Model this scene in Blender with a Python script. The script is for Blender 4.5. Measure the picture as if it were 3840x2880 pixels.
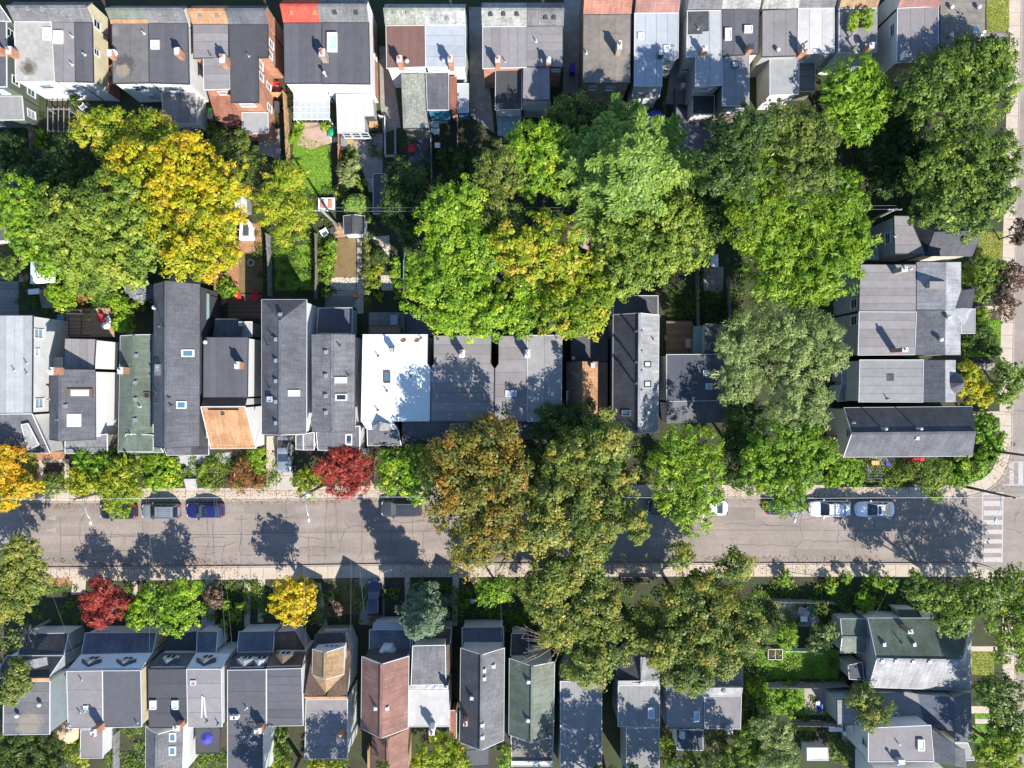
import bpy, math, random
import numpy as np

# ------------------------------------------------------------------ camera, sky, sun, exposure
for o in list(bpy.data.objects):
    bpy.data.objects.remove(o, do_unlink=True)
scene = bpy.context.scene
COL = scene.collection
H = 90.0            # flying height of the camera (m)
PPM = 31.8          # photograph pixels per metre on the ground
cam_d = bpy.data.cameras.new('camera')
cam_d.sensor_width = 36.0
cam_d.lens = 18.0 / ((1920 / PPM) / H)
cam_d.clip_start = 1.0
cam_d.clip_end = 5000.0
cam = bpy.data.objects.new('camera', cam_d)
cam.location = (0, 0, H)
cam.rotation_euler = (0, 0, 0)
COL.objects.link(cam)
scene.camera = cam

SUN_EL = math.radians(40.0)
SUN_AZ = math.radians(180 - 33)      # compass angle of the sun, image top = 0, clockwise
sdir = (math.sin(SUN_AZ) * math.cos(SUN_EL), math.cos(SUN_AZ) * math.cos(SUN_EL), math.sin(SUN_EL))
world = bpy.data.worlds.new('World')
scene.world = world
world.use_nodes = True
nt = world.node_tree
sky = nt.nodes.new('ShaderNodeTexSky')
sky.sky_type = 'NISHITA'
sky.sun_disc = False
sky.sun_elevation = SUN_EL
sky.sun_rotation = SUN_AZ
sky.air_density = 1.0
sky.dust_density = 0.0
sky.ozone_density = 4.0
bg = nt.nodes['Background']
bg.inputs['Strength'].default_value = 0.135
nt.links.new(sky.outputs[0], bg.inputs['Color'])

sun_d = bpy.data.lights.new('sun', 'SUN')
sun_d.energy = 4.8
sun_d.angle = math.radians(0.5)
sun_d.color = (1.0, 0.955, 0.88)
sun = bpy.data.objects.new('sun', sun_d)
from mathutils import Vector
sun.rotation_euler = Vector(sdir).to_track_quat('Z', 'Y').to_euler()
sun.location = (sdir[0] * 150, sdir[1] * 150, sdir[2] * 150)
COL.objects.link(sun)

scene.view_settings.view_transform = 'Standard'
scene.view_settings.look = 'None'
scene.view_settings.gamma = 1.0
scene.view_settings.use_curve_mapping = False
scene.view_settings.exposure = 0.9
scene.cycles.max_bounces = 6
scene.cycles.diffuse_bounces = 3
scene.cycles.glossy_bounces = 2
scene.cycles.transmission_bounces = 4
scene.cycles.transparent_max_bounces = 6

R = random.Random(7)
NR = np.random.default_rng(11)

# ------------------------------------------------------------------ materials
M = {}
def _nodes(name):
    m = bpy.data.materials.new(name); m.use_nodes = True
    n = m.node_tree.nodes; l = m.node_tree.links
    return m, n, l, n['Principled BSDF']
def ramp(n, stops):
    r = n.new('ShaderNodeValToRGB')
    e = r.color_ramp.elements
    while len(e) < len(stops): e.new(0.5)
    for el, (p, c) in zip(e, stops):
        el.position = p; el.color = (c[0], c[1], c[2], 1)
    return r
def mix(n, l, kind, fac, a, b):
    x = n.new('ShaderNodeMixRGB'); x.blend_type = kind
    for i, v in enumerate((fac, a, b)):
        if isinstance(v, (int, float)): x.inputs[i].default_value = v
        elif isinstance(v, tuple): x.inputs[i].default_value = (*v[:3], 1)
        else: l.new(v, x.inputs[i])
    return x.outputs[0]
def noise(n, l, coord, scale, detail=4, rough=0.6, dist=0.0):
    t = n.new('ShaderNodeTexNoise')
    t.inputs['Scale'].default_value = scale; t.inputs['Detail'].default_value = detail
    t.inputs['Roughness'].default_value = rough; t.inputs['Distortion'].default_value = dist
    if coord is not None: l.new(coord, t.inputs['Vector'])
    return t.outputs['Fac']
def remap(n, l, v, a, b, c=0.0, d=1.0):
    t = n.new('ShaderNodeMapRange'); t.inputs[1].default_value = a; t.inputs[2].default_value = b
    t.inputs[3].default_value = c; t.inputs[4].default_value = d; l.new(v, t.inputs[0]); return t.outputs[0]
def bump(n, l, p, h, strength=0.3, dist=0.02):
    b = n.new('ShaderNodeBump'); b.inputs['Strength'].default_value = strength
    b.inputs['Distance'].default_value = dist; l.new(h, b.inputs['Height']); l.new(b.outputs[0], p.inputs['Normal'])
def wpos(n):
    return n.new('ShaderNodeNewGeometry').outputs['Position']
def uvn(n):
    t = n.new('ShaderNodeUVMap'); t.uv_map = 'uv'; return t.outputs[0]
def cmul(c, k): return tuple(min(1, v * k) for v in c)

def plain(name, col, rough=0.7, metal=0.0, var=0.12, scale=3.0, coat=0.0):
    m, n, l, p = _nodes(name)
    f = noise(n, l, wpos(n), scale)
    r = ramp(n, [(0.25, cmul(col, 1 - var)), (0.75, cmul(col, 1 + var))]); l.new(f, r.inputs[0])
    l.new(r.outputs[0], p.inputs['Base Color'])
    p.inputs['Roughness'].default_value = rough; p.inputs['Metallic'].default_value = metal
    if coat: p.inputs['Coat Weight'].default_value = coat; p.inputs['Coat Roughness'].default_value = 0.06
    M[name] = m; return m

def membrane(name, col, var=0.12, stain=0.3, stain_col=None, spots=()):
    """felt or bitumen flat roofing: mineral grain, worn patches, water stains, sheet to sheet difference"""
    m, n, l, p = _nodes(name)
    w = wpos(n)
    big = noise(n, l, w, 0.28, 5, 0.65, 0.4); mid = noise(n, l, w, 1.6, 4, 0.6); fine = noise(n, l, w, 22, 3, 0.7)
    r = ramp(n, [(0.25, cmul(col, 1 - var)), (0.75, cmul(col, 1 + var))]); l.new(mid, r.inputs[0])
    sc = stain_col or cmul(col, 0.55)
    c = mix(n, l, 'MIX', remap(n, l, big, 0.48, 0.72, 0, stain), r.outputs[0], sc)
    info = n.new('ShaderNodeObjectInfo')
    c = mix(n, l, 'MULTIPLY', 1.0, c, mixgrey(n, l, remap(n, l, info.outputs['Random'], 0, 1, 0.86, 1.09)))
    c = mix(n, l, 'MULTIPLY', 0.5, c, mixgrey(n, l, remap(n, l, fine, 0.3, 0.7, 0.82, 1.15)))
    for (sx, sy, sz, rad, k, sc_) in spots:      # a dried puddle: soft, uneven edge, darker heart
        d = n.new('ShaderNodeVectorMath'); d.operation = 'DISTANCE'; l.new(w, d.inputs[0]); d.inputs[1].default_value = (sx, sy, sz)
        ad = n.new('ShaderNodeMath'); ad.operation = 'ADD'; l.new(d.outputs['Value'], ad.inputs[0]); l.new(remap(n, l, noise(n, l, w, 2.2, 5, 0.7), 0.3, 0.7, -0.35*rad, 0.35*rad), ad.inputs[1])
        c = mix(n, l, 'MIX', remap(n, l, ad.outputs[0], rad*1.1, rad*0.75, 0, k), c, sc_)
    l.new(c, p.inputs['Base Color']); p.inputs['Roughness'].default_value = 0.85
    bump(n, l, p, fine, 0.25, 0.01)
    M[name] = m; return m
def mixgrey(n, l, v):
    c = n.new('ShaderNodeCombineColor')
    for i in range(3): l.new(v, c.inputs[i])
    return c.outputs[0]

def shingle(name, c1, c2, c3=None, bw=0.34, bh=0.15, mort=0.015, contrast=1.0):
    """asphalt shingles: courses and tabs from the surface's own uv (metres)"""
    m, n, l, p = _nodes(name)
    b = n.new('ShaderNodeTexBrick')
    b.inputs['Scale'].default_value = 1.0
    b.inputs['Brick Width'].default_value = bw; b.inputs['Row Height'].default_value = bh
    b.inputs['Mortar Size'].default_value = mort; b.inputs['Mortar Smooth'].default_value = 0.3
    b.inputs['Bias'].default_value = 0.0
    b.inputs['Color1'].default_value = (*c1, 1); b.inputs['Color2'].default_value = (*c2, 1)
    b.inputs['Mortar'].default_value = (*cmul(c1, 0.5), 1)
    l.new(uvn(n), b.inputs['Vector'])
    w = wpos(n)
    big = noise(n, l, w, 0.5, 4, 0.6); fine = noise(n, l, w, 18, 3, 0.7); md = noise(n, l, w, 3.2, 3, 0.6)
    c = b.outputs['Color']
    if c3: c = mix(n, l, 'MIX', remap(n, l, md, 0.52, 0.66, 0, 0.7), c, c3)
    st = n.new('ShaderNodeMapping'); st.inputs['Scale'].default_value = (2.2, 0.22, 1); l.new(uvn(n), st.inputs['Vector'])
    sk = noise(n, l, st.outputs[0], 1.6, 4, 0.7)
    c = mix(n, l, 'MULTIPLY', 1.0, c, mixgrey(n, l, remap(n, l, sk, 0.3, 0.7, 0.74, 1.22)))
    c = mix(n, l, 'MULTIPLY', 1.0, c, mixgrey(n, l, remap(n, l, big, 0.3, 0.7, 0.72, 1.2)))
    c = mix(n, l, 'MULTIPLY', 0.8, c, mixgrey(n, l, remap(n, l, fine, 0.3, 0.7, 0.65, 1.3)))
    l.new(c, p.inputs['Base Color']); p.inputs['Roughness'].default_value = 0.9
    bump(n, l, p, b.outputs['Fac'], -0.35 * contrast, 0.02)
    M[name] = m; return m

def brickm(name, c1, c2, mortar):
    m, n, l, p = _nodes(name)
    b = n.new('ShaderNodeTexBrick'); b.inputs['Scale'].default_value = 1.0
    b.inputs['Brick Width'].default_value = 0.22; b.inputs['Row Height'].default_value = 0.075
    b.inputs['Mortar Size'].default_value = 0.008
    b.inputs['Color1'].default_value = (*c1, 1); b.inputs['Color2'].default_value = (*c2, 1); b.inputs['Mortar'].default_value = (*mortar, 1)
    l.new(uvn(n), b.inputs['Vector'])
    f = noise(n, l, wpos(n), 1.2)
    c = mix(n, l, 'MULTIPLY', 1.0, b.outputs['Color'], mixgrey(n, l, remap(n, l, f, 0.3, 0.7, 0.7, 1.2)))
    l.new(c, p.inputs['Base Color']); p.inputs['Roughness'].default_value = 0.9
    M[name] = m; return m

def siding(name, col, pitch=0.15, vertical=False):
    m, n, l, p = _nodes(name)
    s = n.new('ShaderNodeSeparateXYZ'); l.new(uvn(n), s.inputs[0])
    k = n.new('ShaderNodeMath'); k.operation = 'MULTIPLY'; k.inputs[1].default_value = 1 / pitch
    l.new(s.outputs[0 if vertical else 1], k.inputs[0])
    fr = n.new('ShaderNodeMath'); fr.operation = 'FRACT'; l.new(k.outputs[0], fr.inputs[0])
    f = noise(n, l, wpos(n), 0.9)
    c = mix(n, l, 'MIX', remap(n, l, fr.outputs[0], 0.80, 1.0, 0, 0.35), col, cmul(col, 0.55))
    c = mix(n, l, 'MULTIPLY', 1.0, c, mixgrey(n, l, remap(n, l, f, 0.3, 0.7, 0.86, 1.06)))
    l.new(c, p.inputs['Base Color']); p.inputs['Roughness'].default_value = 0.6
    bump(n, l, p, fr.outputs[0], 0.4, 0.02)
    M[name] = m; return m

def planks(name, col, pitch=0.14, vertical=False, var=0.25):
    m, n, l, p = _nodes(name)
    s = n.new('ShaderNodeSeparateXYZ'); l.new(uvn(n), s.inputs[0])
    k = n.new('ShaderNodeMath'); k.operation = 'MULTIPLY'; k.inputs[1].default_value = 1 / pitch
    l.new(s.outputs[0 if vertical else 1], k.inputs[0])
    fl = n.new('ShaderNodeMath'); fl.operation = 'FLOOR'; l.new(k.outputs[0], fl.inputs[0])
    fr = n.new('ShaderNodeMath'); fr.operation = 'FRACT'; l.new(k.outputs[0], fr.inputs[0])
    wn = n.new('ShaderNodeTexWhiteNoise'); wn.noise_dimensions = '1D'; l.new(fl.outputs[0], wn.inputs['W'])
    r = ramp(n, [(0, cmul(col, 1 - var)), (1, cmul(col, 1 + var))]); l.new(wn.outputs[0], r.inputs[0])
    f = noise(n, l, wpos(n), 5)
    c = mix(n, l, 'MULTIPLY', 1.0, r.outputs[0], mixgrey(n, l, remap(n, l, f, 0.3, 0.7, 0.75, 1.15)))
    c = mix(n, l, 'MIX', remap(n, l, fr.outputs[0], 0.9, 0.97, 0, 0.8), c, cmul(col, 0.2))
    l.new(c, p.inputs['Base Color']); p.inputs['Roughness'].default_value = 0.85
    M[name] = m; return m

def glass(name, col, rough=0.08):
    m, n, l, p = _nodes(name)
    p.inputs['Base Color'].default_value = (*col, 1); p.inputs['Roughness'].default_value = rough
    p.inputs['Specular IOR Level'].default_value = 0.8; p.inputs['Metallic'].default_value = 0.0
    p.inputs['Coat Weight'].default_value = 0.6; p.inputs['Coat Roughness'].default_value = 0.03
    M[name] = m; return m

def groundm(name, stops, scale=0.8, fine=14, bumpk=0.4):
    m, n, l, p = _nodes(name)
    w = wpos(n)
    a = noise(n, l, w, scale, 6, 0.65, 0.3); b = noise(n, l, w, fine, 4, 0.7)
    r = ramp(n, stops); l.new(a, r.inputs[0])
    c = mix(n, l, 'MULTIPLY', 0.8, r.outputs[0], mixgrey(n, l, remap(n, l, b, 0.3, 0.7, 0.55, 1.4)))
    l.new(c, p.inputs['Base Color']); p.inputs['Roughness'].default_value = 0.95
    bump(n, l, p, b, bumpk, 0.05)
    M[name] = m; return m

FR, FG = 1.98, 1.68
def foliage(name, stops, trans=0.42):
    """leaf colour by the leaf's own tint attribute (hue differences between leaves and twigs)"""
    m = bpy.data.materials.new(name); m.use_nodes = True
    n = m.node_tree.nodes; l = m.node_tree.links
    p = n['Principled BSDF']
    a = n.new('ShaderNodeAttribute'); a.attribute_name = 'tint'
    r = ramp(n, [(q, (min(.9, c[0]*FR), min(.9, c[1]*FG), c[2]*1.4)) for q, c in stops]); l.new(a.outputs['Fac'], r.inputs[0])
    l.new(r.outputs[0], p.inputs['Base Color']); p.inputs['Roughness'].default_value = 0.45
    p.inputs['Specular IOR Level'].default_value = 0.35
    t = n.new('ShaderNodeBsdfTranslucent'); l.new(r.outputs[0], t.inputs['Color'])
    mx = n.new('ShaderNodeMixShader'); mx.inputs[0].default_value = trans
    l.new(p.outputs[0], mx.inputs[1]); l.new(t.outputs[0], mx.inputs[2])
    l.new(mx.outputs[0], n['Material Output'].inputs['Surface'])
    M[name] = m; return m

# flat roofs
membrane('m_mauve', (0.222, 0.203, 0.20)); membrane('m_mauve_dark', (0.092, 0.09, 0.10)); membrane('m_grey', (0.245, 0.24, 0.235))
membrane('m_light', (0.34, 0.345, 0.34)); membrane('m_pale_blue', (0.36, 0.38, 0.40), 0.10, 0.15); membrane('m_dark', (0.06, 0.06, 0.065)); membrane('m_mansard', (0.62, 0.65, 0.68), 0.06, 0.1); membrane('m_concrete', (0.36, 0.34, 0.31), 0.2, 0.6, (0.24, 0.22, 0.18))
membrane('m_brown', (0.17, 0.088, 0.07), 0.1, 0.2); membrane('m_earth', (0.185, 0.16, 0.135), 0.25, 0.5, (0.34, 0.29, 0.23)); membrane('m_white', (0.60, 0.62, 0.59), 0.05, 0.5, (0.45, 0.455, 0.42)); membrane('m_shade_black', (0.05, 0.05, 0.055)); membrane('m_navy', (0.075, 0.08, 0.10))  # the black membrane stands in for shadow on two rear wings
membrane('m_soot', (0.13, 0.125, 0.125), 0.2, 0.5, (0.22, 0.20, 0.165)); membrane('m_patch', (0.055, 0.055, 0.06), 0.4, 0.6, (0.20, 0.19, 0.17)); membrane('m_pale', (0.47, 0.45, 0.43), 0.14, 0.6, (0.36, 0.33, 0.31))
# shingles
shingle('s_grey', (0.19, 0.185, 0.19), (0.14, 0.137, 0.14)); shingle('s_dark', (0.085, 0.085, 0.095), (0.065, 0.065, 0.072)); shingle('s_charcoal', (0.125, 0.125, 0.14), (0.10, 0.10, 0.11))
shingle('s_mottled', (0.36, 0.355, 0.33), (0.25, 0.245, 0.235), (0.42, 0.42, 0.40)); shingle('s_mottled_green', (0.30, 0.30, 0.25), (0.21, 0.22, 0.18), (0.36, 0.36, 0.32)); shingle('s_orange', (0.45, 0.245, 0.125), (0.37, 0.19, 0.095))
shingle('s_tan', (0.36, 0.235, 0.13), (0.27, 0.17, 0.09)); shingle('s_rust', (0.30, 0.125, 0.08), (0.25, 0.10, 0.065)); shingle('s_red', (0.52, 0.085, 0.055), (0.46, 0.07, 0.045), None, 0.34, 0.15, 0.006)
shingle('s_pink', (0.33, 0.17, 0.145), (0.28, 0.145, 0.125)); shingle('s_terracotta', (0.42, 0.195, 0.14), (0.34, 0.15, 0.11)); shingle('s_green', (0.13, 0.165, 0.125), (0.105, 0.135, 0.10)); shingle('s_moss', (0.19, 0.21, 0.165), (0.155, 0.175, 0.14))
shingle('s_brown', (0.185, 0.125, 0.085), (0.14, 0.09, 0.06)); shingle('s_light', (0.34, 0.335, 0.34), (0.28, 0.275, 0.28)); shingle('s_redbrown', (0.26, 0.135, 0.105), (0.22, 0.115, 0.09), None, 0.34, 0.15, 0.006); shingle('s_bluegrey', (0.14, 0.155, 0.19), (0.11, 0.125, 0.16))
# walls
brickm('brick_red', (0.34, 0.115, 0.065), (0.26, 0.085, 0.05), (0.36, 0.30, 0.26)); brickm('brick_tan', (0.36, 0.27, 0.19), (0.28, 0.20, 0.145), (0.4, 0.36, 0.3)); brickm('brick_brown', (0.16, 0.09, 0.06), (0.12, 0.07, 0.05), (0.22, 0.19, 0.16)); brickm('brick_orange', (0.48, 0.19, 0.09), (0.38, 0.14, 0.07), (0.42, 0.34, 0.28))
siding('white_siding', (0.70, 0.70, 0.69)); siding('cream_siding', (0.72, 0.64, 0.43)); siding('grey_siding', (0.40, 0.41, 0.41)); siding('bluegrey_siding', (0.30, 0.34, 0.36)); siding('green_siding', (0.12, 0.14, 0.11)); siding('brown_siding', (0.22, 0.19, 0.155)); siding('charcoal_siding', (0.07, 0.072, 0.078)); siding('pale_siding', (0.62, 0.62, 0.58)); siding('blue_siding', (0.05, 0.22, 0.36))
plain('stucco_white', (0.72, 0.72, 0.71), 0.8, 0, 0.05); plain('stucco_cream', (0.62, 0.56, 0.44), 0.8, 0, 0.08); plain('stucco_grey', (0.45, 0.46, 0.46), 0.8, 0, 0.08)
plain('trim_white', (0.62, 0.62, 0.62), 0.5, 0, 0.04); plain('trim_dark', (0.045, 0.045, 0.05), 0.5, 0, 0.1); plain('trim_brown', (0.12, 0.07, 0.045), 0.6, 0, 0.1); plain('metal_grey', (0.42, 0.43, 0.44), 0.4, 0.6, 0.08); plain('metal_dark', (0.10, 0.10, 0.11), 0.45, 0.4, 0.1); plain('copper_trim', (0.38, 0.20, 0.11), 0.6, 0, 0.12)
plain('metal_white', (0.55, 0.56, 0.57), 0.35, 0.1, 0.03); plain('metal_green', (0.20, 0.28, 0.27), 0.45, 0.2, 0.08); plain('steel', (0.55, 0.56, 0.57), 0.3, 0.9, 0.05); plain('clay', (0.50, 0.20, 0.11), 0.8, 0, 0.15); plain('soot', (0.02, 0.02, 0.02), 0.9); plain('rubber', (0.022, 0.022, 0.024), 0.8); plain('plastic_white', (0.78, 0.78, 0.8), 0.4, 0, 0.03); plain('plastic_red', (0.62, 0.03, 0.04), 0.4, 0, 0.06); plain('plastic_green', (0.02, 0.28, 0.14), 0.4, 0, 0.06); plain('plastic_blue', (0.05, 0.09, 0.42), 0.4, 0, 0.08); plain('plastic_orange', (0.72, 0.22, 0.03), 0.4, 0, 0.06); plain('plastic_lime', (0.10, 0.55, 0.08), 0.4, 0, 0.06); plain('plastic_yellow', (0.75, 0.48, 0.03), 0.4, 0, 0.06); plain('plastic_teal', (0.05, 0.35, 0.36), 0.4, 0, 0.06); plain('plastic_black', (0.025, 0.025, 0.028), 0.45, 0, 0.1); plain('cloth_blue', (0.045, 0.045, 0.33), 0.8, 0, 0.15); plain('cloth_beige', (0.55, 0.41, 0.27), 0.85, 0, 0.08); plain('cloth_grey', (0.42, 0.38, 0.35), 0.85, 0, 0.1); plain('cloth_white', (0.80, 0.80, 0.80), 0.85, 0, 0.04)
glass('glass_dark', (0.02, 0.026, 0.035)); glass('glass_sky', (0.30, 0.38, 0.46), 0.12); glass('glass_white', (0.50, 0.56, 0.62), 0.18); glass('glass_green', (0.42, 0.52, 0.47), 0.15); glass('glass_blue', (0.07, 0.15, 0.21), 0.08)
plain('bark', (0.085, 0.066, 0.05), 0.95, 0, 0.35, 8); plain('bark_pale', (0.30, 0.265, 0.235), 0.95, 0, 0.3, 8); plain('pole_wood', (0.085, 0.07, 0.06), 0.9, 0, 0.25, 6); plain('wood_old', (0.21, 0.175, 0.14), 0.9, 0, 0.25, 5); plain('wood_new', (0.45, 0.27, 0.13), 0.8, 0, 0.2, 5); plain('wood_dark', (0.10, 0.075, 0.055), 0.85, 0, 0.25, 5); plain('wood_grey', (0.25, 0.24, 0.23), 0.9, 0, 0.2, 5); plain('cable_black', (0.03, 0.03, 0.03), 0.6); plain('cable_pale', (0.68, 0.68, 0.70), 0.4, 0.2, 0.05)
planks('fence_new', (0.50, 0.32, 0.16), 0.14, True); planks('fence_old', (0.21, 0.18, 0.15), 0.14, True); planks('fence_grey', (0.27, 0.265, 0.26), 0.14, True); planks('fence_red', (0.36, 0.16, 0.08), 0.14, True); planks('deck_brown', (0.20, 0.135, 0.085), 0.14); planks('deck_tan', (0.42, 0.265, 0.15), 0.14); planks('deck_grey', (0.20, 0.195, 0.19), 0.14)
# ground
groundm('earth', [(0.2, (0.03, 0.025, 0.018)), (0.45, (0.045, 0.042, 0.022)), (0.6, (0.04, 0.06, 0.016)), (0.8, (0.065, 0.055, 0.035))], 0.5)
groundm('lawn', [(0.25, (0.07, 0.16, 0.014)), (0.55, (0.13, 0.27, 0.024)), (0.8, (0.20, 0.32, 0.04))], 1.2, 20, 0.8); groundm('lawn_dry', [(0.25, (0.12, 0.13, 0.03)), (0.5, (0.22, 0.20, 0.05)), (0.75, (0.30, 0.24, 0.08))], 1.2, 20, 0.8); groundm('lawn_brown', [(0.25, (0.13, 0.085, 0.04)), (0.5, (0.20, 0.13, 0.06)), (0.75, (0.17, 0.15, 0.05))], 1.4, 20, 0.8)
groundm('soil', [(0.25, (0.035, 0.026, 0.019)), (0.6, (0.065, 0.047, 0.034)), (0.8, (0.09, 0.067, 0.05))], 1.5, 18); groundm('mulch_orange', [(0.25, (0.26, 0.125, 0.06)), (0.6, (0.36, 0.19, 0.10)), (0.8, (0.45, 0.28, 0.16))], 1.5, 22); groundm('patio', [(0.25, (0.30, 0.255, 0.21)), (0.7, (0.40, 0.34, 0.28))], 1.2, 16, 0.2); groundm('gravel', [(0.25, (0.20, 0.18, 0.16)), (0.7, (0.34, 0.31, 0.28))], 1.2, 16, 0.6); groundm('pink_patio', [(0.25, (0.36, 0.235, 0.19)), (0.7, (0.48, 0.33, 0.27))], 1.3, 16, 0.3); groundm('blue_patio', [(0.25, (0.12, 0.115, 0.15)), (0.7, (0.17, 0.165, 0.21))], 1.2, 16, 0.2)
groundm('asphalt_old', [(0.25, (0.235, 0.205, 0.18)), (0.5, (0.275, 0.24, 0.21)), (0.75, (0.31, 0.27, 0.235))], 0.25, 26, 0.25); groundm('concrete', [(0.25, (0.40, 0.33, 0.255)), (0.7, (0.50, 0.415, 0.325))], 0.9, 20, 0.15); groundm('kerbstone', [(0.25, (0.30, 0.255, 0.21)), (0.7, (0.38, 0.325, 0.27))], 0.9, 20, 0.15); groundm('flagstone', [(0.25, (0.40, 0.34, 0.27)), (0.7, (0.62, 0.55, 0.46))], 2.0, 18, 0.3); groundm('paver', [(0.25, (0.34, 0.33, 0.33)), (0.7, (0.44, 0.43, 0.42))], 1.2, 18, 0.2); groundm('driveway', [(0.25, (0.36, 0.31, 0.26)), (0.7, (0.48, 0.42, 0.35))], 0.7, 20, 0.15)
m, n, l, p = _nodes('asphalt_worn'); w = wpos(n); mp = n.new('ShaderNodeMapping'); mp.inputs['Scale'].default_value = (0.05, 0.8, 1); l.new(w, mp.inputs['Vector'])
r = ramp(n, [(0.25, (0.21, 0.172, 0.148)), (0.5, (0.258, 0.213, 0.182)), (0.75, (0.305, 0.256, 0.218))]); l.new(noise(n, l, mp.outputs[0], 1.0, 5, 0.6), r.inputs[0])
c = mix(n, l, 'MULTIPLY', 1.0, r.outputs[0], mixgrey(n, l, remap(n, l, noise(n, l, w, 0.22, 5, 0.65, 0.5), 0.3, 0.7, 0.82, 1.16))); c = mix(n, l, 'MULTIPLY', 1.0, c, mixgrey(n, l, remap(n, l, noise(n, l, w, 2.5, 4, 0.7), 0.3, 0.7, 0.9, 1.1)))
fn = noise(n, l, w, 30, 3, 0.7); c = mix(n, l, 'MULTIPLY', 0.8, c, mixgrey(n, l, remap(n, l, fn, 0.3, 0.7, 0.6, 1.35))); c = mix(n, l, 'MIX', remap(n, l, noise(n, l, w, 1.1, 2, 0.5), 0.70, 0.78, 0, 0.45), c, (0.09, 0.08, 0.075))
l.new(c, p.inputs['Base Color']); p.inputs['Roughness'].default_value = 0.9; bump(n, l, p, fn, 0.25, 0.02); M['asphalt_worn'] = m
groundm('asphalt_patch', [(0.25, (0.19, 0.158, 0.136)), (0.7, (0.24, 0.2, 0.172))], 0.8, 24, 0.25)
plain('tar', (0.085, 0.076, 0.072), 0.6, 0, 0.2); plain('road_paint', (0.39, 0.365, 0.345), 0.7, 0, 0.3, 6); plain('road_paint_worn', (0.33, 0.305, 0.28), 0.8, 0, 0.3, 9); plain('iron_rust', (0.17, 0.10, 0.075), 0.8, 0.3, 0.2, 9); plain('iron', (0.09, 0.08, 0.08), 0.7, 0.4, 0.2, 9)
# car paint
for nm, c in (('black', (0.012, 0.012, 0.014)), ('silver', (0.23, 0.25, 0.27)), ('blue', (0.014, 0.017, 0.115)), ('navy', (0.025, 0.028, 0.06)), ('white', (0.80, 0.80, 0.82)), ('pearl', (0.70, 0.73, 0.78)), ('grey', (0.06, 0.062, 0.068))):
    plain('paint_' + nm, c, 0.28, 0.25 if nm in ('silver', 'blue', 'grey', 'navy') else 0.0, 0.03, 3, 1.0)
plain('lamp_clear', (0.75, 0.77, 0.8), 0.1, 0.3, 0.02); plain('lamp_red', (0.42, 0.012, 0.015), 0.15, 0, 0.02)
# leaves: dark, mid, light stops
foliage('f_green', [(0.0, (0.035, 0.07, 0.014)), (0.45, (0.085, 0.155, 0.024)), (0.85, (0.18, 0.26, 0.04)), (1.0, (0.29, 0.33, 0.06))])
foliage('f_bright', [(0.0, (0.05, 0.12, 0.012)), (0.45, (0.12, 0.24, 0.018)), (0.8, (0.23, 0.34, 0.025)), (1.0, (0.36, 0.40, 0.04))])
foliage('f_deep', [(0.0, (0.02, 0.048, 0.012)), (0.5, (0.045, 0.095, 0.02)), (0.85, (0.095, 0.155, 0.03)), (1.0, (0.16, 0.21, 0.045))])
foliage('f_yellow', [(0.0, (0.08, 0.14, 0.010)), (0.4, (0.21, 0.26, 0.012)), (0.75, (0.33, 0.31, 0.012)), (1.0, (0.34, 0.26, 0.03))])
foliage('f_yellowgreen', [(0.0, (0.055, 0.12, 0.010)), (0.4, (0.13, 0.215, 0.016)), (0.75, (0.24, 0.29, 0.022)), (1.0, (0.33, 0.28, 0.05))])
foliage('f_olive', [(0.0, (0.022, 0.05, 0.013)), (0.4, (0.07, 0.115, 0.024)), (0.75, (0.15, 0.20, 0.04)), (1.0, (0.225, 0.215, 0.05))])
foliage('f_autumn', [(0.0, (0.03, 0.055, 0.012)), (0.4, (0.085, 0.115, 0.022)), (0.7, (0.15, 0.145, 0.028)), (1.0, (0.21, 0.135, 0.025))])
foliage('f_orange', [(0.0, (0.08, 0.12, 0.012)), (0.35, (0.29, 0.27, 0.015)), (0.7, (0.40, 0.30, 0.015)), (1.0, (0.38, 0.20, 0.02))])
foliage('f_red', [(0.0, (0.10, 0.018, 0.018)), (0.5, (0.24, 0.048, 0.04)), (1.0, (0.34, 0.10, 0.075))])
foliage('f_purple', [(0.0, (0.035, 0.028, 0.024)), (0.5, (0.11, 0.085, 0.07)), (1.0, (0.24, 0.19, 0.16))])
foliage('f_silver', [(0.0, (0.07, 0.115, 0.04)), (0.5, (0.15, 0.22, 0.08)), (1.0, (0.27, 0.35, 0.15))])
foliage('f_bluespruce', [(0.0, (0.022, 0.052, 0.045)), (0.5, (0.055, 0.11, 0.085)), (1.0, (0.15, 0.23, 0.15))])
foliage('f_conifer', [(0.0, (0.04, 0.10, 0.028)), (0.5, (0.10, 0.20, 0.045)), (1.0, (0.20, 0.31, 0.07))])
foliage('f_lime', [(0.0, (0.05, 0.125, 0.010)), (0.5, (0.13, 0.235, 0.018)), (1.0, (0.26, 0.36, 0.04))])
foliage('f_frost', [(0.0, (0.09, 0.12, 0.16)), (0.5, (0.15, 0.19, 0.25)), (1.0, (0.22, 0.27, 0.34))])
foliage('f_rusty', [(0.0, (0.10, 0.055, 0.025)), (0.5, (0.18, 0.10, 0.04)), (1.0, (0.24, 0.17, 0.07))])

# ------------------------------------------------------------------ pixel -> place
def S(t, x, y):
    return (int(t[1]) * 960 + x / 2.304, int(t[0]) * 720 + y / 2.304)
def W(t, x, y, h=0.0):
    """the point at height h that is seen at (x, y) of photograph tile t"""
    sx, sy = S(t, x, y); k = (1 - h / H) / PPM
    return ((sx - 1920) * k, -(sy - 1440) * k, h)
def m_of(px): return px / 2.304 / PPM     # tile pixels to metres (ground)

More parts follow.
